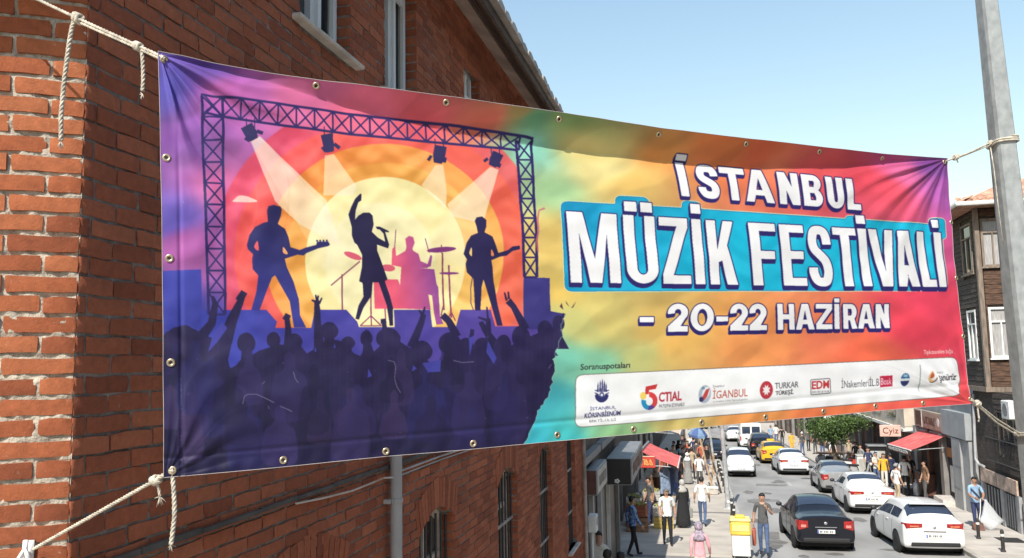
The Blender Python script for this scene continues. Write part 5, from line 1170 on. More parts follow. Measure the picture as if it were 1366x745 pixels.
# street level under it
M_beige = mat('peeling_sign', (.46,.34,.26), .8, .35, 3, bump=.3)
for (y0,y1) in ((31.0,32.9),(33.0,34.7)):
    b = MB(); b.bbox(HX+.0,HX+.06,y0,y1,.12,.62); shift(b, ho).build('sign_band', M_beige, WH)
for (y0,y1,m) in ((28.0,29.4,M_plas),(29.6,30.7,M_woodd),(31.2,32.3,M_shop),(32.9,34.4,M_shop)):
    b = MB(); b.bbox(HX+.06,HX+.12,y0,y1,gz(y0,.12),.05); shift(b, ho).build('shutter', m, WH)
    for k in range(5):
        y = y0+.1+(y1-y0-.2)*k/4; b = MB(); b.bbox(HX+.03,HX+.06,y-.02,y+.02,gz(y0,.15),.04); shift(b, ho).build('shutter_bar', M_post if m is M_shop else M_plas, WH)
for y in (31.0, 32.5, 34.6): 
    b = MB(); b.bbox(HX+.0,HX+.11,y-.14,y+.14,gz(y,.1),.1); shift(b, ho).build('door_post', M_post, WH)
b = MB(); b.tube([(HX+.02,34.9,3.4),(HX-.05,34.9,1.4),(HX-.08,34.85,.9),(HX-.02,34.7,.72),(HX+.0,34.2,.7)], .05, 8); smooth_by_angle(shift(b, ho).build('drain_pipe', M_pipe, WH))
# roof: eaves board, gutter, clay tiles along the edge
b = MB(); b.poly([(HX-.75,HY-.75,10.55),(16,HY-.75,10.55),(16,HY+2.2,11.9),(HX+2.0,HY+2.2,11.9)]); b.poly([(HX-.75,HY-.75,10.55),(HX+2.0,HY+2.2,11.9),(HX+2.0,HY+5,11.9),(HX-.75,HY+5,10.55)]); b.bbox(HX-.7,16,HY-.7,HY+5,10.45,10.53)
hr = shift(b, ho).build('roof', mat('clay_tile', (.42,.20,.12), .9, .3, 4, bump=.5, col2=(.55,.33,.22)), WH)
M_clay = MATS['clay_tile']
for i in range(20):
    x = HX-.75+i*.26; b = MB(); b.prism([(x+.24*t/5+.005,HY-.78,10.58+.06*math.sin(math.pi*t/5)+random.uniform(-.004,.004)) for t in range(6)], (0,.55,.22)); shift(b, ho).build('roof_tile', M_clay, hr)
for i in range(18):
    y = HY-.75+i*.26; b = MB(); b.prism([(HX-.78,y+.24*t/5+.005,10.58+.06*math.sin(math.pi*t/5)) for t in range(6)], (.55,0,.22)); shift(b, ho).build('roof_tile', M_clay, hr)
b = MB(); b.tube([(HX-.84,HY+5,10.46),(HX-.84,HY-.84,10.5),(16,HY-.84,10.5)], .085, 8); smooth_by_angle(shift(b, ho).build('gutter', M_offw, hr))
# neighbour glimpsed past the post at the right edge
t = thing('brown_house', 'sliver of a brown house with a tiled roof behind the post at the picture edge', 'house', (12.4, 24.5, gz(24.5))); b = MB(); b.bbox(0,6,0,4,0,11.5); b.build('wall', M_woodd, t); b = MB(); b.prism([(-.5,-.5,11.5),(6,-.5,11.5),(6,-.5,12.2),(-.1,-.5,11.75)], (0,5,0)); b.build('roof', M_clay, t)
# ---- grey shop with pilasters
SG = block('grey_shop', 'grey single storey shop with red awning beside the timber house', 10.65, 35.35, 43.6, 3.3, 6, mat('paint_grey', (.30,.30,.295), .75, .12, 2))
M_pg = MATS['paint_grey']
for (y0,y1,out,m) in ((35.45,36.3,.16,M_pg),(36.3,37.4,.24,M_pg),(38.9,39.35,.2,M_plas),(41.2,41.6,.15,M_brn),(43.1,43.6,.2,M_pg)):
    rect_on_front(SG, y0, y1, gz(y1,.05), 1.5, m, 'pilaster', out, out)
for (y0,y1,z0,z1,m) in ((37.45,38.85,gz(38,.35),1.35,M_shop),(39.4,41.15,gz(40,.12),1.35,M_shop),(41.65,43.05,gz(42,.12),1.35,M_shop)): rect_on_front(SG, y0, y1, z0, z1, m, 'shop_opening', .012, .02)
rect_on_front(SG, 37.5, 38.8, .55, .95, mat('produce_yellow', (.55,.36,.10), .7, .4, 9, col2=(.45,.10,.05)), 'display_panel', .06, .04)
rect_on_front(SG, 37.6, 38.5, -.9, .2, M_offw, 'display_panel', .05, .03)
for (y0,z0,z1) in ((36.35,-.55,-.5),(36.35,.35,.4)): rect_on_front(SG, y0, y0+1.0, z0, z1, M_gmet, 'panel_joint', .245, .245)
rect_on_front(SG, 37.45, 38.8, gz(38,.05), gz(38,.4), M_stone, 'step', .7, .7)
rect_on_front(SG, 35.4, 38.5, 1.55, 2.6, mat('panel_grey', (.30,.315,.32), .6, .1, 2), 'fascia', .26, .26)
# its sign and awning
t = thing('shop_sign', 'beige shop sign with dark characters above the red awning', 'sign', (10.02, 38.55, 1.55), ST_RZ); b = MB(); b.rbox((-.07,2.3,.4), (.14,4.6,.82), .02); b.build('panel', mat('sign_beige', (.33,.26,.20), .6, .2, 2), t)
for (y0,y1,m) in ((.25,3.1,mat('sign_pinkish', (.36,.24,.18), .6, .2, 4)),(3.3,4.3,M_brn)):
    b = MB(); b.box((-.146,(y0+y1)/2,.4), (.012,y1-y0,.66)); b.build('print_panel', m, t)
marks(t, (-.15,2.9,.2), (0,-1.9,0), (0,0,.36), 7, M_brn, 4); b = MB(); b.ell((-.155,.62,.4), (.012,.2,.2)); b.build('emblem', M_offw, t)
for yy in (0.02, 3.2): b = MB(); b.box((-.15,yy+.06,.4), (.014,.08,.8)); b.build('divider', M_offw, t)
awning('red fabric awning with lettered valance in front of the grey shop', 10.03, 8.55, 38.6, 42.9, 1.47, .82, M_red, M_brn, .26, 7, M_offw)
# ---- brown building with a projecting pale storey
SR = block('brown_building', 'dark reddish brown shop building with a pale projecting upper storey', 10.75, 43.6, 58, 6, 7, mat('paint_redbrown', (.14,.075,.055), .8, .25, 2))
for y in (43.8, 46.9, 50.2, 53.5, 57.2): rect_on_front(SR, y, y+.4, gz(y,.05), 1.0, M_plasd if int(y) % 2 else M_plas, 'pilaster', .18, .18)
for y in (44.3, 47.4, 50.7, 54): rect_on_front(SR, y, y+2.4, gz(y,.1), .55, M_shop, 'shop_opening', .012, .02)
rect_on_front(SR, 44.3, 58, 1.25, 4.2, M_plasc, 'upper_storey', .5, .5); rect_on_front(SR, 44.2, 58.1, 1.1, 1.25, M_offw, 'storey_trim', .6, .6)
for y in (46, 49.5, 53): rect_on_front(SR, y, y+2.0, 1.7, 3.3, M_glass, 'window', .53, .04)
p = on_y(1187.5, 575, 43.9)
t = thing('hanging_sign', 'small pink sign reading Cyiz hung across the pavement', 'sign', (p[0], 43.9, p[2]-.29)); b = MB(); b.rbox((0,0,.29), (.98,.08,.58), .02); b.build('panel', mat('sign_pink', (.66,.40,.33), .6, .1, 3), t)
cu = bpy.data.curves.new('lettering', 'FONT'); cu.body = 'Cyiz'; cu.size = .42; cu.extrude = .006; cu.align_x = 'CENTER'
tmp = bpy.data.objects.new('lettering', cu); COL.objects.link(tmp); dgx = bpy.context.evaluated_depsgraph_get(); lme = bpy.data.meshes.new_from_object(tmp.evaluated_get(dgx)); bpy.data.objects.remove(tmp)
lo = link('lettering', lme, None, t); lme.materials.clear(); lme.materials.append(M_brn); lo.location = (0,-.048,.17); lo.rotation_euler = (R(90),0,0)
b = MB(); b.tube([(.45,.0,.5),(1.4,.1,.5)], .02, 6); b.build('bracket', M_gmet, t)
# ---- further buildings on the right
SE = block('row_building', 'pale grey row building beyond the pavement tree', 10.6, 58, 78, 8, 8, M_plas)
for y in (58.5, 62, 66, 70, 74): rect_on_front(SE, y, y+.5, gz(y,.05), .2, M_plasd if int(y) % 4 else M_plas, 'pilaster', .2, .2)
for y in (59.3, 63, 67, 71, 75): rect_on_front(SE, y, y+2.4, gz(y+2,.1), -.2, M_shop, 'shop_opening', .012, .02)
for y in (60, 64, 68, 72): fwin(SE, y, y+1.8, 1.5, 3.5)
p = on_y(1086, 561, 66.0); t = thing('hanging_sign', 'blank white box sign on the far pale building left of the tree', 'sign', (9.0, 66, p[2]-.4)); b = MB(); b.rbox((0,0,.5), (.9,.2,1.0), .03); b.build('panel', M_white, t); b = MB(); b.tube([(.4,0,.6),(1.3,0,.6)], .03, 6); b.build('bracket', M_gmet, t)
SF = block('row_building', 'brown row building at the far end of the right pavement', 10.4, 78, 116, 9, 8, M_plasd)
for y in range(79, 114, 5): rect_on_front(SF, y, y+3.4, gz(y+3,.1), -1.0, M_shop, 'shop_opening', .012, .02); rect_on_front(SF, y+3.6, y+4.4, gz(y+4,.05), -.6, M_plas if y % 2 else M_plasd, 'pilaster', .25, .25)
t = block('row_building', 'plain row building opposite the brick building, just outside the picture', 10.9, -30, 27.2, 12.5, 8, M_plasd)
for y in range(-28, 25, 4):
    for z in (1.2, 4.6, 8.0): fwin(t, y, y+1.5, z, z+2.0)
# ================================================================== TREES
M_bark = mat('bark', (.10,.075,.055), .95, .35, 8, bump=.6)
M_leaf = mat('leaf_green', (.04,.08,.017), .55, .45, 2.0, col2=(.105,.17,.04), spec=.4)
M_leafd = mat('leaf_dark', (.035,.065,.022), .55, .45, 2.0, col2=(.075,.12,.035), spec=.4)
def tree(label, loc, h, trunk_h, cr, n, leaf, m, seed, lean=(0,0), tr=.13):
    rg = np.random.default_rng(seed); t = thing('street_tree', label, 'tree', loc)
    b = MB(); top_ = np.array([lean[0], lean[1], trunk_h]); b.tube([(0,0,-.1),(lean[0]*.3,lean[1]*.3,trunk_h*.45),top_], [tr*1.25,tr,tr*.8], 9)
    centers = []
    for i in range(9):
        a = rg.uniform(0, 6.28); e = rg.uniform(.25,1.3); L = rg.uniform(.55,1.0); d = np.array([math.cos(a)*math.cos(e)*cr[0], math.sin(a)*math.cos(e)*cr[1], math.sin(e)*cr[2]*1.3])*L
        b.tube([top_-(0,0,.15), top_+d*.5+rg.normal(0,.08,3), top_+d], [tr*.5,tr*.3,tr*.1], 6); centers.append(top_+d)
        for k in range(3): q = d*rg.uniform(.5,.9)+rg.normal(0,.35,3)*np.array(cr)*.7; b.tube([top_+d*.5, top_+q], [tr*.2,.012], 5); centers.append(top_+q)
    smooth_by_angle(b.build('trunk', M_bark, t))
    C = np.array(centers); idx = rg.integers(0, len(C), n); P = C[idx]+rg.normal(0, .30, (n,3))*np.array(cr)*np.array([.7,.7,.62]); 
    s = leaf*rg.uniform(.6,1.3,n); a = rg.normal(0,1,(n,3)); a /= np.linalg.norm(a,axis=1)[:,None]; c = np.cross(a, rg.normal(0,1,(n,3))); c /= np.linalg.norm(c,axis=1)[:,None]; nn = np.cross(a,c)
    V = np.stack([P-a*s[:,None], P+c*s[:,None]*.45+nn*s[:,None]*.12, P+a*s[:,None], P-c*s[:,None]*.45+nn*s[:,None]*.12], 1).reshape(-1,3); F = np.arange(n*4).reshape(-1,4)
    me = bpy.data.meshes.new('crown'); me.from_pydata(V.tolist(), [], F.tolist()); link('crown', me, m, t)
    return t
p = on_road(1124, 636); tree('leafy green street tree on the far kerb above the silver car', (p[0], p[1]+2, gz(p[1]+2,.1)), 5, 1.9, (1.45,1.45,1.15), 7500, .085, M_leaf, 4, (-.2,0))
tree('dark bushy tree at the kerb behind the two thin posts', (sx(.35,68), 68, gz(68,.1)), 5, 2.3, (1.9,2.2,1.6), 9500, .1, M_leafd, 9)
tree('small green tree beside the blue parasol', (sx(-.9,60), 60, gz(60,.1)), 5, 2.6, (1.3,1.4,1.2), 5000, .08, M_leafd, 12, (0,0), .09)
# ================================================================== STREET FURNITURE
def st_post(label, px, py, pxt, pyt, r0, r1, htop):
    p = on_road(px, py); a = on_y(pxt, pyt, p[1]); p[2] = gz(p[1], .12); d = (a-p)/(a[2]-p[2])
    t = thing('street_post', label, 'post', p); b = MB(); b.tube([(0,0,0)]+[tuple(d*z) for z in (htop*.5, htop)], [r0,(r0+r1)/2,r1], 10); smooth_by_angle(b.build('shaft', M_galv, t)); b = MB(); b.rbox((0,0,.02), (r0*4,r0*4,.04), .008); b.build('base_plate', M_galv, t); b = MB(); b.lathe([(r0*1.3,0),(r0*1.3,.25),(r0*1.05,.3)], (0,0,.04), 10); b.build('collar', M_galv, t); return t
st_post('thick leaning grey post on the near kerb beside the bollards', 972, 683, 963, 571, .105, .075, 6.0)
st_post('thin grey post behind the thick one by the parasol', 955, 640, 946, 570, .075, .055, 5.5)
# bollards
M_bol = mat('bollard_dark', (.045,.042,.04), .5, .25, 6, metal=.3); M_ref = mat('bollard_band', (.62,.61,.58), .5, .1, 5)
def bollard_proto():
    t = thing('bollard', 'x', 'bollard', (0,0,0)); b = MB(); b.lathe([(.075,0),(.075,.04),(.055,.06),(.05,.55),(.056,.57),(.056,.60),(.045,.64),(.02,.66)], (0,0,0), 12); smooth_by_angle(b.build('body', M_bol, t)); b = MB(); b.lathe([(.0535,.46),(.0545,.47),(.0545,.52),(.0535,.53)], (0,0,0), 12); b.build('band', M_ref, t); return t
bp_ = bollard_proto(); spots = []
near = [(1005,722),(998,707),(991,697),(983,690),(979,679),(974,669)]
for i, (x, y) in enumerate(near): q = on_road(x, y); spots.append((q[0], q[1]))
spots = [(sx(KL-.32, y), y) for y in (29.2, 31.4, 33.4, 35.9, 38.2, 40.6, 43.2, 45.8, 48.4, 51.0, 53.6)]
ORD = ['sixth','seventh','eighth','ninth','tenth','last']
lab = ['first bollard of the near kerb row, closest to the man in the grey shirt','second bollard of the near kerb row behind the yellow cart','third bollard of the near kerb row from the camera','fourth bollard of the near kerb row, beside the thick post','fifth bollard of the near kerb row, past the thick post']
for i, (x, y) in enumerate(spots):
    o = bp_ if i == 0 else copy_tree(bp_); o.location = (x, y, gz(y,.12)); o['label'] = lab[i] if i < 5 else ORD[i-5]+' bollard of the near kerb row, counted from the camera'; o['group'] = 'bollards along the near kerb'
for (x, y, l) in ((1306,724,'dark bollard on the far pavement in front of the sweeper'),(1339,742,'dark bollard on the far pavement closest to the picture corner')):
    q = on_road(x, y); o = copy_tree(bp_); o.location = (q[0], q[1], gz(q[1],.12)); o['label'] = l; o['group'] = 'bollards on the far pavement'
# yellow cart
q = on_road(989, 748); M_yel = mat('cart_yellow', (.72,.48,.07), .5, .12, 4); M_yell = mat('cart_yellow_pale', (.75,.60,.22), .55, .12, 4)
t = thing('vendor_cart', 'yellow lidded vendor cart with white lower panel on the near pavement', 'cart', (q[0], q[1]-.3, gz(q[1]-.3,.12)))
b = MB(); b.rbox((0,0,.42), (.56,.5,.62), .02); b.build('lower_panel', M_offw, t); b = MB(); b.rbox((0,0,.94), (.64,.56,.42), .05); b.build('box', M_yel, t); b = MB(); b.rbox((0,.02,1.19), (.66,.6,.10), .04); b.build('lid', M_yell, t); b = MB(); b.rbox((0,.02,1.28), (.3,.3,.09), .03); b.build('lid_handle', M_yel, t); b = MB(); b.box((0,-.286,.98), (.5,.014,.2)); b.build('front_plate', M_yell, t)
for s_ in (-1, 1):
    b = MB(); b.lathe([(.03,-.025),(.11,-.025),(.115,0),(.11,.025),(.03,.025)], (s_*.26,.12,.115), 14, 'x'); b.build('wheel', M_black, t)
    b = MB(); b.box((s_*.22,-.2,.06), (.04,.04,.12)); b.build('foot', M_gmet, t)
t.scale = (.92,.92,.94)
# blue parasol
def parasol(label, loc, rad, h, tilt, m1, m2):
    t = thing('parasol', label, 'parasol', loc); Mt = Matrix.Rotation(tilt[0], 3, 'X') @ Matrix.Rotation(tilt[1], 3, 'Y'); n = 8
    b = MB(); b.tube([(0,0,0),(0,0,h)], .022, 8); b.build('pole', M_offw, t)
    ring = [tuple(Mt @ Vector((rad*math.cos(2*math.pi*k/n), rad*math.sin(2*math.pi*k/n), -.42))+Vector((0,0,h))) for k in range(n)]; ap = (0,0,h+.03)
    mid = [tuple(Mt @ Vector((rad*.6*math.cos(2*math.pi*k/n), rad*.6*math.sin(2*math.pi*k/n), -.13))+Vector((0,0,h))) for k in range(n)]
    for k in range(n):
        b = MB(); b.add([ap, mid[k], mid[(k+1)%n]], [(0,1,2)]); b.quad(mid[k], ring[k], ring[(k+1)%n], mid[(k+1)%n]); b.quad(ring[k], (ring[k][0],ring[k][1],ring[k][2]-.14), (ring[(k+1)%n][0],ring[(k+1)%n][1],ring[(k+1)%n][2]-.14), ring[(k+1)%n]); b.build('canopy_panel', m1 if k % 2 else m2, t)
    b = MB(); b.lathe([(.25,0),(.25,.06),(.06,.09),(.04,.3)], (0,0,0), 14); b.build('foot', M_gmet, t); return t
parasol('blue parasol standing over the left pavement stall', (sx(.1,54), 54, gz(54,.12)), .62, 2.5, (R(8),R(6)), mat('parasol_blue', (.06,.10,.24), .8, .2, 3), mat('parasol_blue_pale', (.15,.24,.36), .8, .2, 3))
# leaning timber barrier and the low display in front of it
M_tim = mat('raw_timber', (.36,.24,.14), .85, .25, 5, stretch=(1,1,.3))
q = on_road(955, 662); 
t = thing('timber_trestle', 'leaning raw timber trestle by the thin kerb post', 'trestle', (q[0]-.1, q[1], gz(q[1],.12)))
for (a, c, r_) in (((.0,0,0),(-.55,2.6,2.3),.05),((.35,.1,0),(-.2,2.6,2.25),.05),((.2,.05,.8),(-.2,1.2,1.2),.04),((-.12,1.2,.02),(.1,1.6,1.7),.04)):
    b = MB(); b.tube([a, c], r_, 4); b.build('beam', M_tim if a[0] < .3 else M_woodd, t)
t = thing('display_box', 'low pale display box at the foot of the timber trestle', 'box', (q[0]-.35, q[1]-.3, gz(q[1]-.3,.12))); b = MB(); b.rbox((0,0,.16), (.9,.5,.28), .02); b.build('case', mat('box_stone', (.42,.38,.33), .8, .2, 6), t); b = MB(); b.rbox((0,0,.315), (.96,.56,.04), .01); b.build('lid', M_offw, t)
for s_ in (-.4,.4): b = MB(); b.box((s_,0,.01), (.06,.4,.03)); b.build('foot', M_gmet, t)
# ---------------------------------------------------------------- goods in front of shop B
def crate(name, label, loc, d, m, rz=0, group=None, lidm=None, slats=True):
    t = thing(name, label, 'crate', loc, rz, group); w, l, h = d; b = MB(); b.bbox(-w/2,w/2,-l/2,l/2,0,.03); b.build('base', m, t)
    for (cx, cy, ww, ll) in ((0,-l/2+.012,w,.024),(0,l/2-.012,w,.024),(-w/2+.012,0,.024,l-.05),(w/2-.012,0,.024,l-.05)):
        for k in range(3):
            z0 = .03+k*(h-.03)/3; b = MB(); b.box((cx,cy,z0+(h-.03)/6), (ww,ll,(h-.03)/3-.015)); b.build('slat', m, t)
    if lidm:
        b = MB()
        for i in range(26): b.ell((random.uniform(-w*.4,w*.4), random.uniform(-l*.4,l*.4), h-.02+random.uniform(0,.05)), (.055,.055,.05), 6, 4)
        o = b.build('produce', lidm, t); o['kind'] = 'stuff'
    return t
def sack(label, loc, r_, h, m, group=None):
    t = thing('sack', label, 'sack', loc, 0, group); b = MB(); b.lathe([(r_*.85,0),(r_,h*.12),(r_*1.04,h*.5),(r_*.93,h*.85),(r_*1.02,h),(r_*.98,h*1.03),(r_*.8,h*.95)], (0,0,0), 14, sxy=(1,.85)); smooth_by_angle(b.build('bag', m, t), 60)
    b = MB(); b.ell((0,0,h*.93), (r_*.82,r_*.7,h*.12), 12, 5); b.build('contents', mat('sack_grain', (.40,.26,.12), .9, .4, 30), t); return t
M_orang = mat('crate_orange', (.24,.075,.035), .7, .2, 5); M_cyel = mat('crate_yellow', (.42,.31,.08), .6, .15, 5); M_cwhite = mat('crate_white', (.40,.39,.35), .6, .15, 5); M_cbr = mat('crate_brown', (.24,.14,.08), .8, .25, 5); M_cgr = mat('crate_grey', (.28,.28,.28), .7, .2, 5)
M_fruit = mat('fruit_mix', (.55,.25,.06), .5, .5, 20, col2=(.16,.26,.05))
gx, gy = -2.15, 29.0
def G_(dx, dy): return (gx+dx, gy+dy, gz(gy+dy,.12))
crate('crate', 'yellow slatted crate at the front of the goods pile', G_(.42,.9), (.7,.5,.42), M_cyel, .05, 'crates of goods', M_fruit)
crate('crate', 'white slatted crate stacked on the yellow crate', (gx+.42, gy+.9, gz(gy+.9,.12)+.44), (.68,.5,.36), M_cwhite, -.05, 'crates of goods', M_fruit)
crate('crate', 'brown slatted crate beside the man in the blue shirt', G_(-.45,.1), (.75,.6,.5), M_cbr, .1, 'crates of goods', M_fruit)
crate('crate', 'orange slatted crate topping the brown crate', (gx-.45, gy+.1, gz(gy+.1,.12)+.53), (.7,.55,.4), M_orang, -.08, 'crates of goods', M_fruit)
crate('crate', 'grey slatted crate at the back of the goods pile under the red sign', G_(-.1,2.1), (.8,.6,.8), M_cgr, .0, 'crates of goods', M_fruit)
crate('crate', 'pale slatted crate on top of the grey crate', (gx-.1, gy+2.1, gz(gy+2.1,.12)+.83), (.7,.5,.34), M_cwhite, .08, 'crates of goods', M_fruit)
sack('plump tan sack standing behind the yellow crate', G_(.2,2.0), .3, .7, mat('jute', (.42,.33,.22), .95, .2, 20, bump=.4), 'sacks of goods')
sack('dark grey sack leaning under the red awning', G_(.6,3.0), .32, .85, M_cgr, 'sacks of goods')
crate('crate', 'tall brown slatted crate by the doorway of the brown shop', G_(-.65,1.4), (.6,.9,.7), M_cbr, .0, 'crates of goods', M_fruit)
crate('crate', 'white slatted crate on the tall brown crate by the doorway', (gx-.65, gy+1.4, gz(gy+1.4,.12)+.73), (.55,.8,.3), M_cwhite, .04, 'crates of goods', M_fruit)
crate('crate', 'low orange slatted crate beyond the sacks under the red awning', G_(.35,4.4), (.7,.6,.4), M_orang, .06, 'crates of goods', M_fruit)
crate('crate', 'grey slatted crate at the far end of the goods under the red awning', G_(.2,5.6), (.8,.6,.55), M_cgr, -.04, 'crates of goods', M_fruit)
sack('pale sack beside the low orange crate', G_(-.35,3.7), .3, .9, mat('sack_pale', (.50,.46,.38), .95, .2, 20), 'sacks of goods')
# clothes hanging from the front bar of the awning
def garment(kind, label, loc, m, L=.75, w=.42, rz=0.0):
    t = thing('hanging_garment', label, 'clothes', loc, rz, 'clothes hung under the red awning'); b = MB(); nx, nz = 8, 7; vs = []; 
    for k, sg_ in ((0,-1),(1,1)):
        for i in range(nx+1):
            for j in range(nz+1):
                u = i/nx-.5; v = j/nz; wd = w*(.9 if v > .12 else .55+2.9*v); vs.append((u*wd, sg_*(.035+.02*math.sin(u*22+v*3))*(1 if abs(u) < .49 else .1), -L*v-.04*(abs(u)*2)*(1-v)))
    n1 = (nx+1)*(nz+1); fs = []
    for k in range(2):
        for i in range(nx):
            for j in range(nz): a = k*n1+i*(nz+1)+j; f = (a,a+1,a+nz+2,a+nz+1); fs.append(f if k == 0 else f[::-1])
    for j in range(nz): fs.append((j,n1+j,n1+j+1,j+1)); a = nx*(nz+1)+j; fs.append((a,a+1,n1+a+1,n1+a))
    b.add(vs, fs); smooth_by_angle(b.build('cloth', m, t), 70); b = MB(); b.tube([(-w*.3,0,-.03),(0,0,.04),(w*.3,0,-.03)], .008, 5); b.tube([(0,0,.04),(0,0,.09),(.025,0,.11),(.03,0,.085)], .005, 5); b.build('hanger', M_gmet, t); return t
M_den = mat('denim', (.07,.10,.20), .9, .25, 8); M_denl = mat('denim_light', (.20,.26,.36), .9, .25, 8); M_blk = mat('cloth_black', (.018,.018,.02), .9, .2, 8); M_grc = mat('cloth_grey', (.22,.21,.20), .9, .2, 8); M_pat = mat('cloth_blue', (.08,.12,.34), .9, .3, 10)
for i, (dx, dy, m, L, lab_) in enumerate(((0,0,M_denl,1.0,'pale denim garment hung at the near end of the red awning'),(.22,.5,M_den,1.1,'dark denim garment second from the near end of the red awning'),(.3,1.1,M_grc,.7,'grey garment third in the row under the red awning'),(.3,1.8,M_pat,1.2,'blue garment fourth in the row under the red awning'),(.36,2.6,M_blk,1.3,'long black garment at the far end of the red awning'))):
    y = 31.6+dy; garment('x', lab_, (-1.72+dx*.8, y, gz(y,.12)+2.0), m, L, .46, .4)
# ---------------------------------------------------------------- clutter on the right pavement
t = thing('handcart', 'wooden handcart with a large wheel beside the far pavement tree', 'cart', (sx(8.35,55.5), 55.5, gz(55.5,.12))); b = MB(); b.rbox((0,0,.85), (1.6,.8,.08), .01); b.build('deck', M_cbr, t)
for s_ in (-.42,.42): b = MB(); n=18; b.lathe([(.28,-.03),(.36,-.03),(.36,.03),(.28,.03)], (-.55,s_,.36), n, 'y'); b.build('wheel', M_cgr, t)
for k in range(6): b = MB(); a = k*math.pi/6; b.tube([(-.55-.33*math.cos(a),-.42,.36-.33*math.sin(a)),(-.55+.33*math.cos(a),-.42,.36+.33*math.sin(a))], .012, 4); b.build('spoke', M_cgr, t)
for s_ in (-.35,.35): b = MB(); b.box((.65,s_,.42), (.06,.06,.82)); b.build('leg', M_cbr, t)
for s_ in (-.3,.3): b = MB(); b.tube([(.8,s_,.85),(1.4,s_,.95)], .025, 6); b.build('handle', M_cbr, t)
t = thing('cabinet', 'white box cabinet standing behind the silver car on the far pavement', 'cabinet', (sx(9.1,49.2), 49.2, gz(49.2,.12))); b = MB(); b.rbox((0,0,.6), (.7,.6,1.16), .03); b.build('case', M_offw, t); b = MB(); b.rbox((0,0,1.21), (.76,.66,.06), .015); b.build('top', M_cwhite, t); b = MB(); b.box((0,-.306,.6), (.6,.012,.9)); b.build('door', M_cwhite, t); b = MB(); b.box((.24,-.32,.7), (.03,.02,.2)); b.build('handle', M_gmet, t)
def scooter(label, loc, rz, m):
    t = thing('motor_scooter', label, 'scooter', loc, rz, 'scooters parked by the tree')
    for x in (-.58,.62):
        b = MB(); b.lathe([(.14,-.045),(.21,-.055),(.24,0),(.21,.055),(.14,.045)], (x,0,.24), 16, 'y'); w = b.build('wheel', M_black, t); smooth_by_angle(w)
        b = MB(); b.lathe([(.04,-.04),(.13,-.03),(.13,.03),(.04,.04)], (x,0,.24), 12, 'y'); b.build('rim', M_gmet, w)
    b = MB(); b.prism([(-.85,-.12,.45),(-.7,-.12,.72),(-.1,-.12,.68),(-.02,-.12,.34),(-.4,-.12,.28)], (0,.24,0)); b.build('tail_body', m, t)
    b = MB(); b.prism([(-.05,-.13,.26),(.35,-.13,.28),(.35,-.13,.34),(-.05,-.13,.34)], (0,.26,0)); b.build('footboard', M_black, t)
    b = MB(); b.prism([(.32,-.16,.28),(.5,-.16,.9),(.58,-.16,.9),(.42,-.16,.28)], (0,.32,0)); b.build('leg_shield', m, t)
    b = MB(); b.rbox((-.38,0,.77), (.7,.26,.1), .04); b.build('seat', M_black, t)
    b = MB(); b.tube([(.62,0,.24),(.5,0,1.0)], .03, 6); b.tube([(.44,-.32,1.03),(.5,0,1.02),(.44,.32,1.03)], .017, 6); b.build('handlebar', M_gmet, t)
    b = MB(); b.ell((.6,0,.88), (.07,.09,.09), 8, 6); b.build('headlight', M_offw, t); return t
scooter('grey motor scooter parked by the white cabinet', (sx(8.6,47.6), 47.6, gz(47.6,.12)), R(-25), M_cgr)
scooter('black motor scooter parked at the kerb before the handcart', (sx(8.2,53.0), 53.0, gz(53,.12)), R(-60), M_black)
scooter('red motor scooter parked deeper on the pavement by the tree', (sx(9.6,52.4), 52.4, gz(52.4,.12)), R(-30), M_redd)
for i_, (x_, y_, w_, h_, m_, l_) in enumerate(((9.9,55.5,.9,.9,M_cbr,'brown storage box against the far shop wall behind the scooters'),(9.8,57.2,.8,1.2,M_cgr,'tall grey storage box against the far shop wall'),(10.0,46.2,.6,.7,M_black,'black storage box by the pillar behind the woman in yellow'))):
    t = thing('storage_box', l_, 'box', (sx(x_,y_), y_, gz(y_,.12))); b = MB(); b.rbox((0,0,h_/2), (w_,w_,h_), .03); b.build('case', m_, t); b = MB(); b.rbox((0,0,h_+.03), (w_+.06,w_+.06,.06), .015); b.build('lid', M_gmet, t)
scooter('white motor scooter parked behind the grey one', (sx(8.9,51.0), 51.0, gz(51,.12)), R(-20), M_offw)
t = thing('shop_display', 'dark display cart with a pale screen panel near the woman in yellow', 'cart', (sx(9.7,48.6), 48.6, gz(48.6,.12))); b = MB(); b.rbox((0,0,.9), (.9,.7,1.7), .03); b.build('case', M_black, t); b = MB(); b.box((0,-.36,1.35), (.76,.02,.36)); b.build('screen', M_cwhite, t); b = MB(); b.rbox((0,0,1.8), (1.0,.8,.08), .02); b.build('roof', M_gmet, t)
# counter with white boxes at the grey shop, crates beside door
t = thing('shop_counter', 'dark counter stand under the awning of the grey shop', 'counter', (9.75, 41.6, gz(41.6,.12))); b = MB(); b.rbox((0,0,.5), (.6,1.2,1.0), .02); b.build('body', M_brn, t); b = MB(); b.rbox((0,0,1.03), (.7,1.3,.06), .015); b.build('top', M_black, t)
t = thing('gas_cylinder', 'silver cylinder standing by the counter of the grey shop', 'cylinder', (9.22, 41.0, gz(41,.12))); b = MB(); b.lathe([(.13,0),(.14,.03),(.14,.5),(.11,.58),(.04,.62),(.04,.68)], (0,0,0), 14); smooth_by_angle(b.build('body', M_galv, t)); b = MB(); b.lathe([(.07,.68),(.07,.74)], (0,0,0), 10); b.build('valve', M_gmet, t)

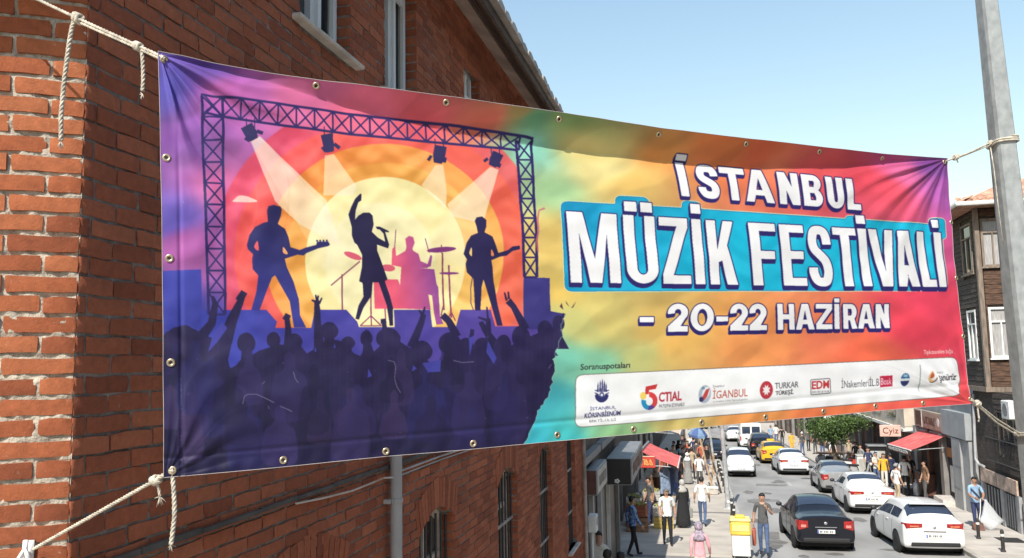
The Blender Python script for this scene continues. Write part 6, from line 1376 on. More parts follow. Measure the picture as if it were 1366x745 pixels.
p = on_x(1352.5, 547, 9.98); t = thing('air_conditioner', 'white air conditioner unit on the dark timber wing beside the post', 'air conditioner', p); b = MB(); b.rbox((-.12,0,0), (.3,.75,.62), .03); b.build('case', M_offw, t); b = MB(); b.lathe([(.22,-.01),(.22,.01)], (-.275,0,0), 18, 'x'); b.build('fan_grille', M_gmet, t)
for s_ in (-.25,.25): b = MB(); b.box((.02,s_,-.34), (.36,.04,.04)); b.build('bracket', M_gmet, t)
t = thing('rubber_mat', 'dark rubber mat on the far pavement before the grey shop', 'mat', (9.35, 41.8, gz(41.8,.126))); b = MB(); b.box((0,0,.004), (1.3,4.2,.012)); o = b.build('sheet', M_black, t); t.rotation_euler = (ST_RX,0,0)
b = MB(); b.box((0,2.05,.012), (1.3,.08,.012)); b.build('edge_strip', M_gmet, t)
# ================================================================== CARS
def bsp(C, s):
    """clamped uniform quadratic B-spline along axis 0 of the control array, parameter 0..n-1 (roughly the control index)"""
    C = np.asarray(C, float); n = len(C); kn = np.r_[0, 0, np.linspace(0, 1, n-1), 1, 1]
    u = np.clip(np.asarray(s, float)/(n-1), 0, 1-1e-9); k = np.clip(np.searchsorted(kn, u, 'right')-1, 2, n-1)
    def sd(a, b): return np.where(b > 1e-12, a/np.maximum(b, 1e-12), 0)
    t1, t2, t0, t3 = kn[k], kn[k+1], kn[k-1], kn[k+2]
    a1 = sd(u-t0, t2-t0); a2 = sd(u-t1, t3-t1); c0, c1, c2 = C[k-2], C[k-1], C[k]
    e = lambda x: x.reshape(x.shape+(1,)*(C.ndim-1))
    d1 = c0*(1-e(a1))+c1*e(a1); d2 = c1*(1-e(a2))+c2*e(a2); a = sd(u-t1, t2-t1)
    return d1*(1-e(a))+d2*e(a)
# stations from the tail: x, half width, bottom, belt, top, half width at top
SHAPES = {
 'sedan': [(0,.74,.34,.90,1.02,.66),(.03,.80,.29,.94,1.05,.68),(.12,.85,.25,.95,1.065,.70),(.55,.86,.22,.96,1.09,.70),(.78,.865,.2,.965,1.12,.68),(1.42,.87,.2,.97,1.42,.57),(2.0,.87,.2,.96,1.475,.58),(2.62,.87,.2,.94,1.43,.57),(3.30,.87,.2,.92,1.04,.70),(3.75,.86,.22,.84,.95,.68),(4.15,.80,.25,.72,.82,.62),(4.33,.70,.30,.62,.70,.52),(4.36,.52,.40,.56,.62,.40)],
 'hatch': [(0,.75,.33,.90,1.00,.66),(.03,.81,.28,.94,1.04,.66),(.08,.85,.24,.95,1.06,.66),(.13,.865,.22,.96,1.09,.66),(.52,.87,.2,.97,1.41,.57),(.85,.875,.2,.96,1.455,.575),(1.5,.88,.2,.95,1.49,.59),(2.3,.88,.2,.93,1.45,.58),(3.02,.88,.2,.92,1.06,.70),(3.5,.86,.22,.86,.97,.68),(3.95,.80,.25,.74,.84,.62),(4.13,.70,.3,.62,.72,.52),(4.16,.52,.4,.56,.64,.4)],
 'suv': [(0,.78,.42,1.0,1.14,.66),(.03,.84,.36,1.03,1.18,.68),(.10,.88,.32,1.05,1.20,.68),(.14,.89,.3,1.06,1.22,.68),(.42,.90,.28,1.06,1.58,.60),(.8,.90,.28,1.06,1.65,.62),(1.5,.90,.28,1.05,1.68,.63),(2.4,.90,.28,1.04,1.64,.62),(3.1,.90,.28,1.02,1.18,.72),(3.6,.88,.3,.98,1.10,.70),(4.05,.84,.33,.86,.98,.66),(4.25,.74,.38,.74,.86,.56),(4.28,.56,.46,.66,.76,.44)],
 'van': [(0,.85,.45,1.1,2.15,.78),(.02,.92,.36,1.15,2.2,.84),(.08,.95,.32,1.18,2.24,.86),(.6,.96,.3,1.2,2.26,.87),(1.6,.96,.3,1.2,2.27,.87),(2.6,.96,.3,1.2,2.26,.87),(3.3,.96,.3,1.18,2.2,.85),(3.7,.96,.3,1.15,2.05,.80),(4.35,.95,.3,1.1,1.28,.80),(4.6,.92,.32,1.05,1.18,.78),(4.85,.86,.36,.9,1.04,.7),(4.98,.74,.42,.75,.88,.6),(5.0,.6,.5,.68,.8,.5)],
}
M_tyre = mat('tyre_rubber', (.018,.018,.018), .85, .2, 10); M_rim = mat('wheel_rim', (.42,.42,.43), .35, .1, 4, metal=.7)
M_cgl = mat('car_glass', (.03,.042,.07), .08, 0, spec=.5); M_trim = mat('car_trim_black', (.02,.02,.021), .5, .1); M_under = mat('car_underside', (.012,.012,.012), .9, 0)
M_lred = mat('tail_lamp_red', (.30,.012,.012), .2, .3, 20, spec=.8); M_lwh = mat('lamp_clear', (.62,.62,.60), .15, .2, 20, spec=.8); M_plate = mat('number_plate', (.70,.70,.68), .5, .05); M_pblue = mat('plate_blue', (.03,.08,.40), .5, 0)
def car(label, kind, paint_m, loc, rz=0.0, rear=True, group=None, name='car', taxi=False, spoiler=False, lamp=(.26,.28,.80), scale=1.0):
    S = np.array(SHAPES[kind])*np.array([1,1,1,1,1,1]); L = S[-1,0]; W = S[:,1].max()
    net = np.zeros((len(S), 9, 3))
    for i, (x, w, zb, be, tp, wt) in enumerate(S):
        net[i] = [(x,0,zb),(x,.82*w,zb),(x,.99*w,zb+.05),(x,1.0*w,(zb+be)/2),(x,.985*w,be-.07),(x,.93*w,be+.015),(x,wt,tp-.07),(x,wt*.86,tp),(x,0,tp+.02)]
    def SF(s, t):
        s = np.atleast_1d(np.asarray(s, float)); t = np.atleast_1d(np.asarray(t, float))
        A = bsp(net, s)                                   # (ns,9,3)
        return np.stack([bsp(A[i], t) for i in range(len(s))], 0)   # ns, nt, 3
    t0 = thing(name, label, 'car' if kind != 'van' else 'van', loc, rz, group, 0.0)
    t0.rotation_euler = (ST_RX, 0, rz); t0.scale = (scale,)*3
    # local frame: y forward along the street, x right; origin under the tail on the ground
    def P3(g, sgn): return np.stack([sgn*g[...,1], g[...,0], g[...,2]], -1)
    def grid(b, g, flip=False):
        ns, nt = g.shape[:2]; o = [(i*nt+j, i*nt+j+1, (i+1)*nt+j+1, (i+1)*nt+j) for i in range(ns-1) for j in range(nt-1)]
        if flip: o = [f[::-1] for f in o]
        b.add(g.reshape(-1, 3), o)
    ss = np.linspace(0, len(S)-1, 54); tt = np.linspace(0, 8, 34); g = SF(ss, tt); b = MB()
    grid(b, P3(g, 1), True); grid(b, P3(g, -1))
    for k, fl in ((0, False), (-1, True)):
        ring = [tuple(q) for q in P3(g[k], 1)]+[tuple(q) for q in P3(g[k], -1)[::-1]]; b.poly(ring if fl else ring[::-1])
    bo = b.build('body', paint_m, t0); smooth_by_angle(bo, 38)
    def patch(name, s0, s1, ta, tb, m, off=.006, sides=(1,-1), par=None, ns=10, nt=6, join=False, skew=0.0):
        s = np.linspace(s0, s1, ns); res = []; bb = MB()
        for sg in sides:
            t_ = np.linspace(ta, tb, nt); 
            g0 = np.stack([bsp(bsp(net, s+skew*(j/(nt-1))), np.array([t_[j]]))[:,0] if False else np.array([bsp(bsp(net, np.array([si+skew*j/(nt-1)]))[0], np.array([t_[j]]))[0] for si in s]) for j in range(nt)], 1)
            gu = np.gradient(g0, axis=0); gv = np.gradient(g0, axis=1); nn = np.cross(gu, gv); nn /= np.linalg.norm(nn, axis=2)[...,None]+1e-9
            c = g0.mean((0,1)); out = np.sign((nn*np.array([0,1,.6])).sum(2)); out = np.where((nn*(g0-np.array([L/2,0,.7]))).sum(2) > 0, 1, -1); g1 = g0+nn*out[...,None]*off
            q = P3(g1, sg)
            if join: grid(bb, q, sg > 0)
            else: b1 = MB(); grid(b1, q, sg > 0); o = b1.build(name, m, par or t0); smooth_by_angle(o, 60); res.append(o)
        if join: o = bb.build(name, m, par or t0); smooth_by_angle(o, 60); res.append(o)
        return res
    if kind == 'sedan': sd = [(5.3,6.9),(7.0,8.15)]; rw = (4.35,5.1); ws = (7.25,7.9)
    elif kind == 'hatch': sd = [(4.35,5.9),(6.0,8.1)][:2]; rw = (3.05,4.35); ws = (7.25,7.9)
    elif kind == 'suv': sd = [(4.3,5.9),(6.0,8.1)]; rw = (3.05,4.35); ws = (7.25,7.9)
    else: sd = [(6.2,7.9)]; rw = None; ws = (7.2,7.9)
    for a, c in sd: patch('side_window', a, c, 5.12, 5.95, M_cgl, .006)
    if rw: patch('rear_window', rw[0], rw[1], 6.12, 8, M_cgl, .007, join=True)
    else:
        b = MB(); 
        for s_ in (-.4,.4): b = MB(); b.rbox((s_,-.012,1.65), (.66,.02,.6), .008); b.build('rear_window', M_cgl, t0)
    patch('windscreen', ws[0]-.1, ws[1]+.1, 6.05, 8, M_cgl, .007, join=True)
    # lamps
    if kind == 'van':
        for s_ in (-1,1): b = MB(); b.rbox((s_*.86,-.0,.95), (.1,.05,.36), .015); b.build('tail_lamp', M_lred, t0)
    else:
        lw_, lh_, lz_ = lamp
        for s_ in (-1,1):
            b = MB(); x1 = s_*.775; x0 = s_*(.775-lw_); zl = lz_-lh_/2; zh = lz_+lh_/2; k_ = .25*lh_
            b.prism([(x0,-.014,zl+k_),(x1,-.008,zl),(x1,-.008,zh),(x0,-.014,zh-k_*.2)], (0,.05,0)); lp = b.build('tail_lamp', M_lred, t0)
            b = MB(); b.prism([(x1,-.006,zl),(s_*.83,.10,zl+.03),(s_*.845,.22,zl+.06),(s_*.845,.24,zh-.01),(s_*.83,.10,zh),(x1,-.006,zh)], (-s_*.04,0.02,0)); b.build('lamp_return', M_lred, lp)
            b = MB(); xm = (x0+x1)/2; b.box((xm,-.018,lz_-lh_*.08), (lw_*.55,.01,lh_*.28)); b.build('lamp_lens', mat('lamp_pale_red', (.60,.22,.18), .2, .2, 20) if lh_ > .2 else mat('lamp_amber', (.55,.16,.08), .2, .2, 20), lp)
    for s_ in (-1,1):
        b = MB(); b.ell((s_*S[-2,1]*.86,L-.10,S[-2,3]+.0), (.16,.10,.085), 12, 8); smooth_by_angle(b.build('headlight', M_lwh, t0), 60)
    zc_b = .62 if kind == 'sedan' else (.60 if kind == 'hatch' else .78)
    # bumpers / lower trim, plate, exhaust side shadow gap
    b = MB(); b.rbox((0,.03,S[0,2]+.03), (1.36,.1,.13), .03); b.build('rear_bumper_trim', M_trim, t0); b = MB(); b.rbox((0,L-.06,S[-1,2]-.08), (1.1,.16,.12), .04); b.build('front_bumper_trim', M_trim, t0)
    b = MB(); b.rbox((0,-.006,zc_b), (.72,.02,.2), .006); b.build('plate_recess', paint_m, t0)
    zc = .62 if kind == 'sedan' else (.60 if kind == 'hatch' else .78)
    def plate(y, sgn):
        b = MB(); b.rbox((0,y,zc if sgn < 0 else S[-1,2]+.08), (.5,.016,.11), .003); pl = b.build('number_plate', M_plate, t0); z = zc if sgn < 0 else S[-1,2]+.08
        b = MB(); b.box((-.232,y+sgn*.009,z), (.034,.006,.10)); b.build('plate_band', M_pblue, pl)
        for i, xx in enumerate((-.17,-.13,-.05,-.005,.04,.12,.165)): b = MB(); b.box((xx,y+sgn*.009,z), (.026,.006,.06)); b.build('plate_character', M_trim, pl)
    plate(-.022, -1); plate(L+.012, 1)
    b = MB(); b.rbox((0,L-.03,S[-1,2]+.23), (.9,.05,.09), .02); b.build('grille', M_trim, t0)
    if kind != 'van':
        b = MB(); b.ell((0,-.008,(zc+.24)), (.05,.014,.045), 10, 6); b.build('badge', M_rim, t0)
        b = MB(); b.box((0,-.006,zc+.125), (.62,.03,.02)); b.build('boot_trim', M_rim if kind == 'sedan' else M_trim, t0)
    if spoiler: b = MB(); b.rbox((0,.50,1.455), (1.06,.22,.03), .012); b.build('spoiler', paint_m, t0)
    # wheels in dark arches
    R_ = .31 if kind in ('sedan','hatch') else .35
    for wy in (L*.185, L*.80):
        for s_ in (-1, 1):
            wx = s_*(W*.995); b = MB(); b.lathe([(R_*.2,-.05),(R_*1.16,-.05),(R_*1.17,.004),(R_*.9,.004)], (wx,wy,R_+.01), 24, 'x') if s_ > 0 else b.lathe([(R_*.9,-.004),(R_*1.17,-.004),(R_*1.16,.05),(R_*.2,.05)], (wx,wy,R_+.01), 24, 'x'); b.build('wheel_arch', M_under, t0)
            b = MB(); w_ = .19; pr_ = [(R_*.62,-w_/2),(R_*.92,-w_/2),(R_,-w_/2+.03),(R_,w_/2-.03),(R_*.92,w_/2),(R_*.62,w_/2)]; b.lathe(pr_, (0,0,0), 24, 'x'); wh = b.build('wheel', M_tyre, t0, loc=(wx-s_*(w_/2-.02),wy,R_)); smooth_by_angle(wh, 40)
            b = MB(); b.lathe([(R_*.1,.0),(R_*.14,.012),(R_*.14,.0)], (s_*w_/2*.92,0,0), 10, 'x')
            for k in range(5):
                a = k*2*math.pi/5; d = np.array([0, math.cos(a), math.sin(a)]); e = np.array([0,-math.sin(a),math.cos(a)]); q = np.array([s_*w_/2*.9,0,0]); b.prism([q+d*R_*.1+e*.03, q+d*R_*.62+e*.045, q+d*R_*.62-e*.045, q+d*R_*.1-e*.03], (-s_*.02,0,0))
            n = 20; rg_ = [(R_*.60,w_/2*.96),(R_*.66,w_/2*1.01),(R_*.60,w_/2*.7)]; b.lathe([(r_, s_*z) for r_, z in rg_], (0,0,0), n, 'x'); b.build('rim', M_rim, wh)
    # mirrors, door handles, door shut lines
    sm = 8.0 if kind != 'van' else 8.1
    mp = bsp(bsp(net, np.array([sm]))[0], np.array([5.0]))[0]
    for s_ in (-1, 1):
        b = MB(); b.ell((s_*(mp[1]+.13),mp[0]-.08,mp[2]+.09), (.10,.06,.075), 10, 6); b.tube([(s_*(mp[1]-.02),mp[0]-.06,mp[2]+.0),(s_*(mp[1]+.1),mp[0]-.07,mp[2]+.06)], .022, 6); smooth_by_angle(b.build('wing_mirror', M_trim if taxi is False and kind != 'van' else M_trim, t0), 60)
        for x in ((1.62,2.7) if kind != 'van' else (3.0,)):
            i_ = np.argmin(np.abs(bsp(net, ss)[:,3,0]-x)); hp_ = bsp(bsp(net, np.array([ss[i_]]))[0], np.array([4.1]))[0]
            b = MB(); b.rbox((s_*(hp_[1]+.012),x,hp_[2]), (.028,.17,.028), .008); b.build('door_handle', paint_m if kind != 'sedan' else M_trim, t0)
        for x in ((1.15,2.05,3.05) if kind != 'van' else (2.75,3.7)):
            i_ = np.interp(x, bsp(net, ss)[:,3,0], ss); q = [bsp(bsp(net, np.array([i_]))[0], np.array([tv]))[0] for tv in np.linspace(2.0,4.9,7)]; b = MB(); b.tube([(s_*(p[1]+.0015),p[0],p[2]) for p in q], .004, 4); b.build('door_seam', M_trim, t0)
    # underside
    b = MB(); b.bbox(-W*.8,W*.8,.25,L-.25,.14,.26); b.build('underbody', M_under, t0)
    if taxi: b = MB(); b.rbox((0,1.9,1.53), (.5,.2,.13), .03); b.build('roof_sign', paint_m, t0)
    return t0
def cpaint(name, c, metal=0.0): return mat(name, c, .28, .04, 3, metal=metal, coat=.7)
P_blk = mat('paint_black', (.008,.009,.014), .22, .04, 3, spec=.35, coat=.25); P_wht = cpaint('paint_white', (.72,.72,.70)); P_slv = cpaint('paint_silver', (.42,.42,.41), .5); P_yel = cpaint('paint_taxi_yellow', (.72,.40,.02)); P_wh2 = cpaint('paint_white_cool', (.66,.68,.70))
def cpos(px, py, dx=0, dy=0): q = on_road(px, py); return (q[0]+dx, q[1]+dy, gz(q[1]+dy))
CG = 'cars on the road'
car('black four door saloon seen from behind, nearest car in the near lane', 'sedan', P_blk, cpos(1104,738), ST_RZ+R(2), group=CG, scale=1.03)
car('white hatchback with dark rear window, closest car to the far kerb', 'hatch', P_wht, cpos(1250,744), ST_RZ+R(3), group=CG, spoiler=True, lamp=(.44,.15,.88), scale=1.03)
car('white four door saloon between the white hatchback and the silver car', 'sedan', P_wht, cpos(1166,688), ST_RZ+R(1), group=CG, lamp=(.46,.13,.84), scale=1.03)
car('silver saloon parked by the far kerb behind the white saloon', 'sedan', P_slv, cpos(1122,660), ST_RZ+R(0), group=CG, scale=1.0)
car('white saloon with red tail lamps driving behind the yellow taxi', 'sedan', P_wh2, cpos(1061,635), ST_RZ+R(2), group=CG, lamp=(.4,.14,.84))
car('yellow taxi driving away in the middle of the road', 'hatch', P_yel, cpos(1034,619.5), ST_RZ+R(2), group=CG, taxi=True)
car('black sport utility car between the taxi and the white van', 'suv', P_blk, cpos(1017,608), ST_RZ, group=CG)
car('tall white van seen from behind at the far end of the traffic', 'van', P_wht, cpos(1003,600.5), ST_RZ, group=CG, name='van')
q = on_road(988, 638); L_ = 4.16
car('white car driving towards the camera beside the thick post', 'suv', P_wh2, (q[0], q[1]+L_, gz(q[1]+L_)), ST_RZ+math.pi, group=CG, scale=.93)
q = on_road(978, 590); o = car('small white car driving towards the camera, farthest one left of the van', 'sedan', P_wht, (q[0]+.2, q[1]+4.36, gz(q[1]+4.36)), ST_RZ+math.pi, group=CG)
car('dark parked car half hidden behind the two kerb posts', 'hatch', P_blk, (sx(1.05,60), 64.2, gz(64.2)), ST_RZ+math.pi, group=CG)
for o in bpy.data.objects:
    if o.get('category') in ('car','van') and abs(o.rotation_euler[2]) > 2: o.rotation_euler[0] = -ST_RX
# ================================================================== PEOPLE
SKIN = mat('skin', (.42,.235,.155), .6, .06, 6); SKIN2 = mat('skin_tan', (.33,.175,.11), .6, .06, 6)
HAIRB = mat('hair_black', (.015,.012,.010), .6, .2, 20); HAIRG = mat('hair_grey', (.12,.11,.10), .7, .2, 20); HAIRBR = mat('hair_brown', (.07,.035,.018), .6, .2, 20)
SHOE = mat('shoe_dark', (.025,.022,.02), .6, .1, 5); SHOEL = mat('shoe_light', (.55,.53,.50), .6, .1, 5)
def cloth(name, c, v=.12): return mat('cloth_'+name, c, .9, v, 7, bump=.15, bscale=25)
C_wh = cloth('white', (.70,.69,.66), .06); C_off = cloth('offwhite', (.60,.56,.48)); C_blue = cloth('sky', (.25,.38,.52)); C_yel = cloth('yellow', (.70,.37,.03)); C_gr = cloth('charcoal', (.085,.085,.085)); C_mg = cloth('midgrey', (.24,.24,.23)); C_pink = cloth('pink', (.78,.36,.40)); C_navy = cloth('navy', (.03,.04,.10)); C_jean = mat('cloth_jeans', (.075,.115,.215), .9, .25, 8, bump=.15); C_blk = cloth('jet', (.014,.014,.016)); C_pat = mat('cloth_patterned', (.07,.10,.38), .9, .0, 16, col2=(.25,.42,.60), bump=.1, lo=.45, hi=.55); C_tan = cloth('tan', (.42,.33,.22)); C_brown = cloth('brown', (.16,.09,.05)); C_red = cloth('rust', (.40,.10,.06))
def hand_mesh(b, wrist, fdir, side, palm_n, curl=.5, s=1.0):
    """palm with five unequal bent fingers; fdir points from wrist to fingertips, palm_n out of the palm, side towards the thumb"""
    f = np.array(fdir, float); f /= np.linalg.norm(f); n = np.array(palm_n, float); n -= f*(n@f); n /= np.linalg.norm(n); t = np.cross(f, n); t = t if t@np.array(side, float) > 0 else -t; w = np.array(wrist, float)
    P = [w-t*.024*s-n*.012, w+t*.024*s-n*.012, w+t*.024*s+n*.012, w-t*.024*s+n*.012]; Q = [w+f*.095*s-t*.042*s-n*.011, w+f*.095*s+t*.042*s-n*.011, w+f*.095*s+t*.042*s+n*.013, w+f*.095*s-t*.042*s+n*.013]
    b.add(P+Q, [(0,1,2,3)[::-1],(4,5,6,7),(0,1,5,4),(1,2,6,5),(2,3,7,6),(3,0,4,7)])
    for i, (o, L) in enumerate(((.032,.072),(.011,.08),(-.011,.074),(-.032,.058))):
        p = w+f*.09*s+t*o*s; a = curl*.5; d1 = f*math.cos(a)+n*math.sin(a); d2 = f*math.cos(a*2.2)+n*math.sin(a*2.2); b.tube([p, p+d1*L*.5*s, p+d1*L*.5*s+d2*L*.5*s], [.0095*s,.009*s,.0065*s], 6)
    p = w+f*.03*s+t*.028*s; d1 = f*.7+t*.7+n*.15; d2 = f*.9+t*.25+n*.35; b.tube([p, p+d1*.04*s, p+d1*.04*s+d2*.035*s], [.012*s,.0105*s,.008*s], 6)
POSE0 = dict(stride=0.0, lean=0.0, la=(.02,-.05), ra=(.02,-.05), turn=0.0)
def person(label, loc, face, top, bottom, hair=HAIRB, skin=SKIN, h=1.72, stride=.0, sleeves='short', larm=None, rarm=None, shoe=SHOE, build=1.0, scarf=None, robe=None, cap=None, group=None, sit=False, bag=None, bald=False, head_turn=0.0, beard=False, dress=None, longhair=None, z=None, nod=0.0, nohands=False):
    if stride == 0 and not sit: stride = random.uniform(-.13,.13)
    k = h/1.72; t = thing('person', label, 'person', loc, face, group)
    # joints; front is +y, left is -x
    J = {}; e = []
    def J_(n, p, r_, lab): J[n] = (np.array(p, float)*k, r_*k, lab)
    hz = .93 if not sit else .50
    bw = build
    J_('pelvis',(0,0,hz),.125*bw,'bot'); J_('spine',(0,.0,hz+.19),.115*bw,'top'); J_('chest',(0,-.01,hz+.37),.128*bw,'top'); J_('upper',(0,-.012,hz+.475),.095*bw,'top'); J_('neck',(0,.0,hz+.555),.052,'skin'); J_('jaw',(0,.025+nod*.3,hz+.625),.066,'skin'); J_('head',(0,.012+nod*.5,hz+.70),.088,'skin'); J_('crown',(0,.004+nod*.6,hz+.765),.066,'skin')
    e += [('pelvis','spine'),('spine','chest'),('chest','upper'),('upper','neck'),('neck','jaw'),('jaw','head'),('head','crown')]
    for s, n in ((-1,'l'),(1,'r')):
        st = stride*(1 if s < 0 else -1)
        if sit: kn = (s*.11,.42,hz+.02); an = (s*.11,.45,.09); toe = (s*.12,.60,.04)
        else: kn = (s*.095,st*.5+.04*(abs(stride) > .05)*(1.6 if st < 0 else .4),.50); an = (s*.095,st*1.0,.085+(.05 if st < -.1 else 0)); toe = (s*.11,st+.15,.035+(.0 if st >= -.1 else .0))
        J_('hip'+n,(s*.085,0,hz-.03),.088*bw,'bot'); J_('knee'+n,kn,.062*bw,'bot'); J_('ankle'+n,an,.044,'bot'); J_('heel'+n,(an[0],an[1]-.02,.05+(an[2]-.085)),.042,'shoe'); J_('toe'+n,toe,.034,'shoe')
        e += [('pelvis','hip'+n),('hip'+n,'knee'+n),('knee'+n,'ankle'+n),('ankle'+n,'heel'+n),('heel'+n,'toe'+n)]
        sh = np.array((s*.175*bw**.5,-.012,hz+.475)); arm = (larm if s < 0 else rarm)
        if arm is None: sw = -st*.55; bn = random.uniform(0,.09); arm = ((s*random.uniform(.03,.075), sw*.5-.02, -.27), (s*random.uniform(-.03,.03), sw*.6+.06+bn, -.245+bn*.4))
        el = sh+np.array(arm[0]); wr = el+np.array(arm[1])
        J_('sho'+n,sh,.062,'top'); J_('elb'+n,el,.046,'top' if sleeves != 'none' else 'skin'); J_('wri'+n,wr,.033,'top' if sleeves == 'long' else 'skin')
        e += [('upper','sho'+n),('sho'+n,'elb'+n),('elb'+n,'wri'+n)]
    names = list(J); ix = {n: i for i, n in enumerate(names)}
    me = bpy.data.meshes.new('body'); me.from_pydata([tuple(J[n][0]) for n in names], [(ix[a], ix[b]) for a, b in e], [])
    ob = bpy.data.objects.new('body_tmp', me); COL.objects.link(ob); ob.modifiers.new('s', 'SKIN'); 
    sv_ = me.skin_vertices[0].data
    for n in names: sv_[ix[n]].radius = (J[n][1], J[n][1])
    sv_[ix['pelvis']].use_root = True
    sb = ob.modifiers.new('u', 'SUBSURF'); sb.levels = sb.render_levels = 2 if loc[1] < 45 else 1
    dg = bpy.context.evaluated_depsgraph_get(); m2 = bpy.data.meshes.new_from_object(ob.evaluated_get(dg)); bpy.data.objects.remove(ob)
    V = np.empty(len(m2.vertices)*3); m2.vertices.foreach_get('co', V); V = V.reshape(-1, 3)
    # which bone does each vertex belong to
    A = np.array([J[a][0] for a, b in e]); B = np.array([J[b][0] for a, b in e]); d = B-A
    u = np.clip(((V[:,None]-A)*d).sum(2)/np.maximum((d*d).sum(1), 1e-9), 0, 1); dist = np.linalg.norm(V[:,None]-(A+d*u[...,None]), axis=2); bi = dist.argmin(1); bu = u[np.arange(len(V)), bi]
    lab = []
    for i in range(len(V)):
        a, b_ = e[bi[i]]; la, lb = J[a][2], J[b_][2]
        if a.startswith('sho'): l = 'top' if (sleeves == 'long' or bu[i] < .72) and sleeves != 'none' else 'skin'
        elif a.startswith('elb'): l = 'top' if sleeves == 'long' and bu[i] < .95 else 'skin'
        elif a == 'upper' and b_ == 'neck': l = 'top' if bu[i] < .35 else 'skin'
        elif a == 'pelvis' and b_ == 'spine': l = 'bot' if V[i,2] < (hz-.035)*k else 'top'
        elif a == 'pelvis': l = 'top' if V[i,2] > (hz-.05)*k and not sit else 'bot'
        elif a.startswith('hip') : l = 'top' if V[i,2] > (hz-.06)*k and not sit else 'bot'
        elif a.startswith('knee'): l = 'bot'
        elif a.startswith('ankle') or a.startswith('heel'): l = 'shoe'
        else: l = la if bu[i] < .5 else lb
        lab.append(l)
    tor = np.array([e[q][0] in ('pelvis','spine','chest') and not e[q][1].startswith('hip') for q in bi]); V[tor,1] *= .80; V[tor,0] *= 1.12
    m2.vertices.foreach_set('co', V.ravel())
    F = [list(p.vertices) for p in m2.polygons]; bb = MB(); order_ = ['skin','top','bot','shoe']; vs = V
    bb.add(vs, F); bb.m = [order_.index(max(set(lab[v] for v in f), key=[lab[v] for v in f].count)) for f in F]
    bpy.data.meshes.remove(m2)
    bb.mi = 0
    # ears, nose
    hd = J['head'][0]; 
    for s in (-1, 1): bb.ell(hd+np.array((s*.083,-.005,-.012))*k, (.012*k,.022*k,.03*k), 6, 5)
    bb.ell(hd+np.array((0,.092,-.022))*k, (.014*k,.02*k,.024*k), 6, 5)
    if not nohands:
        for s, n in ((-1,'l'),(1,'r')):
            w = J['wri'+n][0]; f = w-J['elb'+n][0]; hand_mesh(bb, w-f/np.linalg.norm(f)*.012, f, (0,1,0.2) if abs(f[2]) > abs(f[1])*.6 else (-s*.2,0,1), (-s,0.1,0), .6, k)
    if dress: pass
    body = bb.build('body', [skin, top, bottom, shoe], t, True)
    # face details
    for s in (-1, 1):
        fb = MB(); fb.ell(hd+np.array((s*.030,.080,.0))*k, (.008*k,.004*k,.005*k), 6, 4); fb.build('eye', HAIRBR, t)
    fb = MB(); fb.ell(hd+np.array((0,.083,-.058))*k, (.024*k,.007*k,.006*k), 8, 4); fb.build('mouth', mat('lips', (.30,.11,.09), .6, .1), t)
    # hair: cap following the skull
    def skull(off, zmin, ymax=.06, ext=0.0):
        b = MB(); n, m = 16, 10; vs = []; keep = {}; c = hd+np.array((0,-.002,.012))*k
        for i in range(m+1):
            ph = math.pi*i/m
            for j in range(n):
                th = 2*math.pi*j/n; p = np.array((math.sin(ph)*math.cos(th)*(.090+off), math.sin(ph)*math.sin(th)*(.102+off), math.cos(ph)*(.112+off)))
                # hairline: higher at the front
                lim = zmin+(.125+.02*math.cos(th*2) if p[1] > .03 else (.03 if p[1] > -.01 else 0)); p[2] = max(p[2], lim-.02*math.sin(7*th)) if p[2] < lim else p[2]
                if p[2] <= lim+1e-6: p[0] *= .93; p[1] *= .93
                vs.append(c+p*k)
        fs = [(i*n+j, (i+1)*n+j, (i+1)*n+(j+1)%n, i*n+(j+1)%n) for i in range(m) for j in range(n)]; b.add(vs, fs); return b
    if scarf is None and not bald: skull(.003, -.055).build('hair', hair, t, True)
    if bald: skull(.003, -.07).build('hair', HAIRG, t, True).scale = (1,1,.985)
    if longhair: b = MB(); b.lathe([(.05,.10),(.095,.02),(.10,-.08),(.11,-.2),(.085,-.3),(.03,-.33)], tuple(hd+np.array((0,-.035,0))*k), 12, sxy=(1,.62)); b.build('long_hair', longhair, t, True)
    if scarf:
        b = skull(.020, -.16, .0); b.build('headscarf', scarf, t, True)
        b = MB(); b.lathe([(.085*k,.0),(.10*k,-.06*k),(.14*k,-.14*k),(.185*k,-.20*k),(.19*k,-.28*k),(.14*k,-.32*k)], tuple(hd+np.array((0,-.02,-.03))*k), 16, sxy=(1,.66)); b.build('scarf_drape', scarf, t, True)
    if cap: skull(.014, -.0, .1).build('cap', cap, t, True); b = MB(); b.ell(hd+np.array((0,.115,.045))*k, (.07*k,.065*k,.010*k), 10, 4); b.build('cap_peak', cap, t, True)
    if robe:
        b = MB(); n = 20; pr_ = [(.20,hz+.36),(.19,hz+.2),(.175,hz+.05),(.21,hz-.1),(.235,hz-.35),(.26,.30),(.285,.10),(.27,.08)]; vs = []
        for r_, z_ in pr_:
            for j in range(n): th = 2*math.pi*j/n; q = r_*(1+.06*math.sin(5*th+z_*3)*(z_ < hz)); vs.append((q*math.cos(th)*k, q*.78*math.sin(th)*k, z_*k))
        b.add(vs, [(i*n+j, i*n+(j+1)%n, (i+1)*n+(j+1)%n, (i+1)*n+j) for i in range(len(pr_)-1) for j in range(n)]); b.build('robe', robe, t, True)
    if bag:
        kind, m = bag; w = J['wrir'][0] if kind.endswith('r') else J['wril'][0]
    t['wl'] = [float(x) for x in J['wril'][0]]; t['wr'] = [float(x) for x in J['wrir'][0]]
    return t
def foot(px, py, hgt=.12): q = on_road(px, py, hgt); return (q[0], q[1], gz(q[1], hgt))
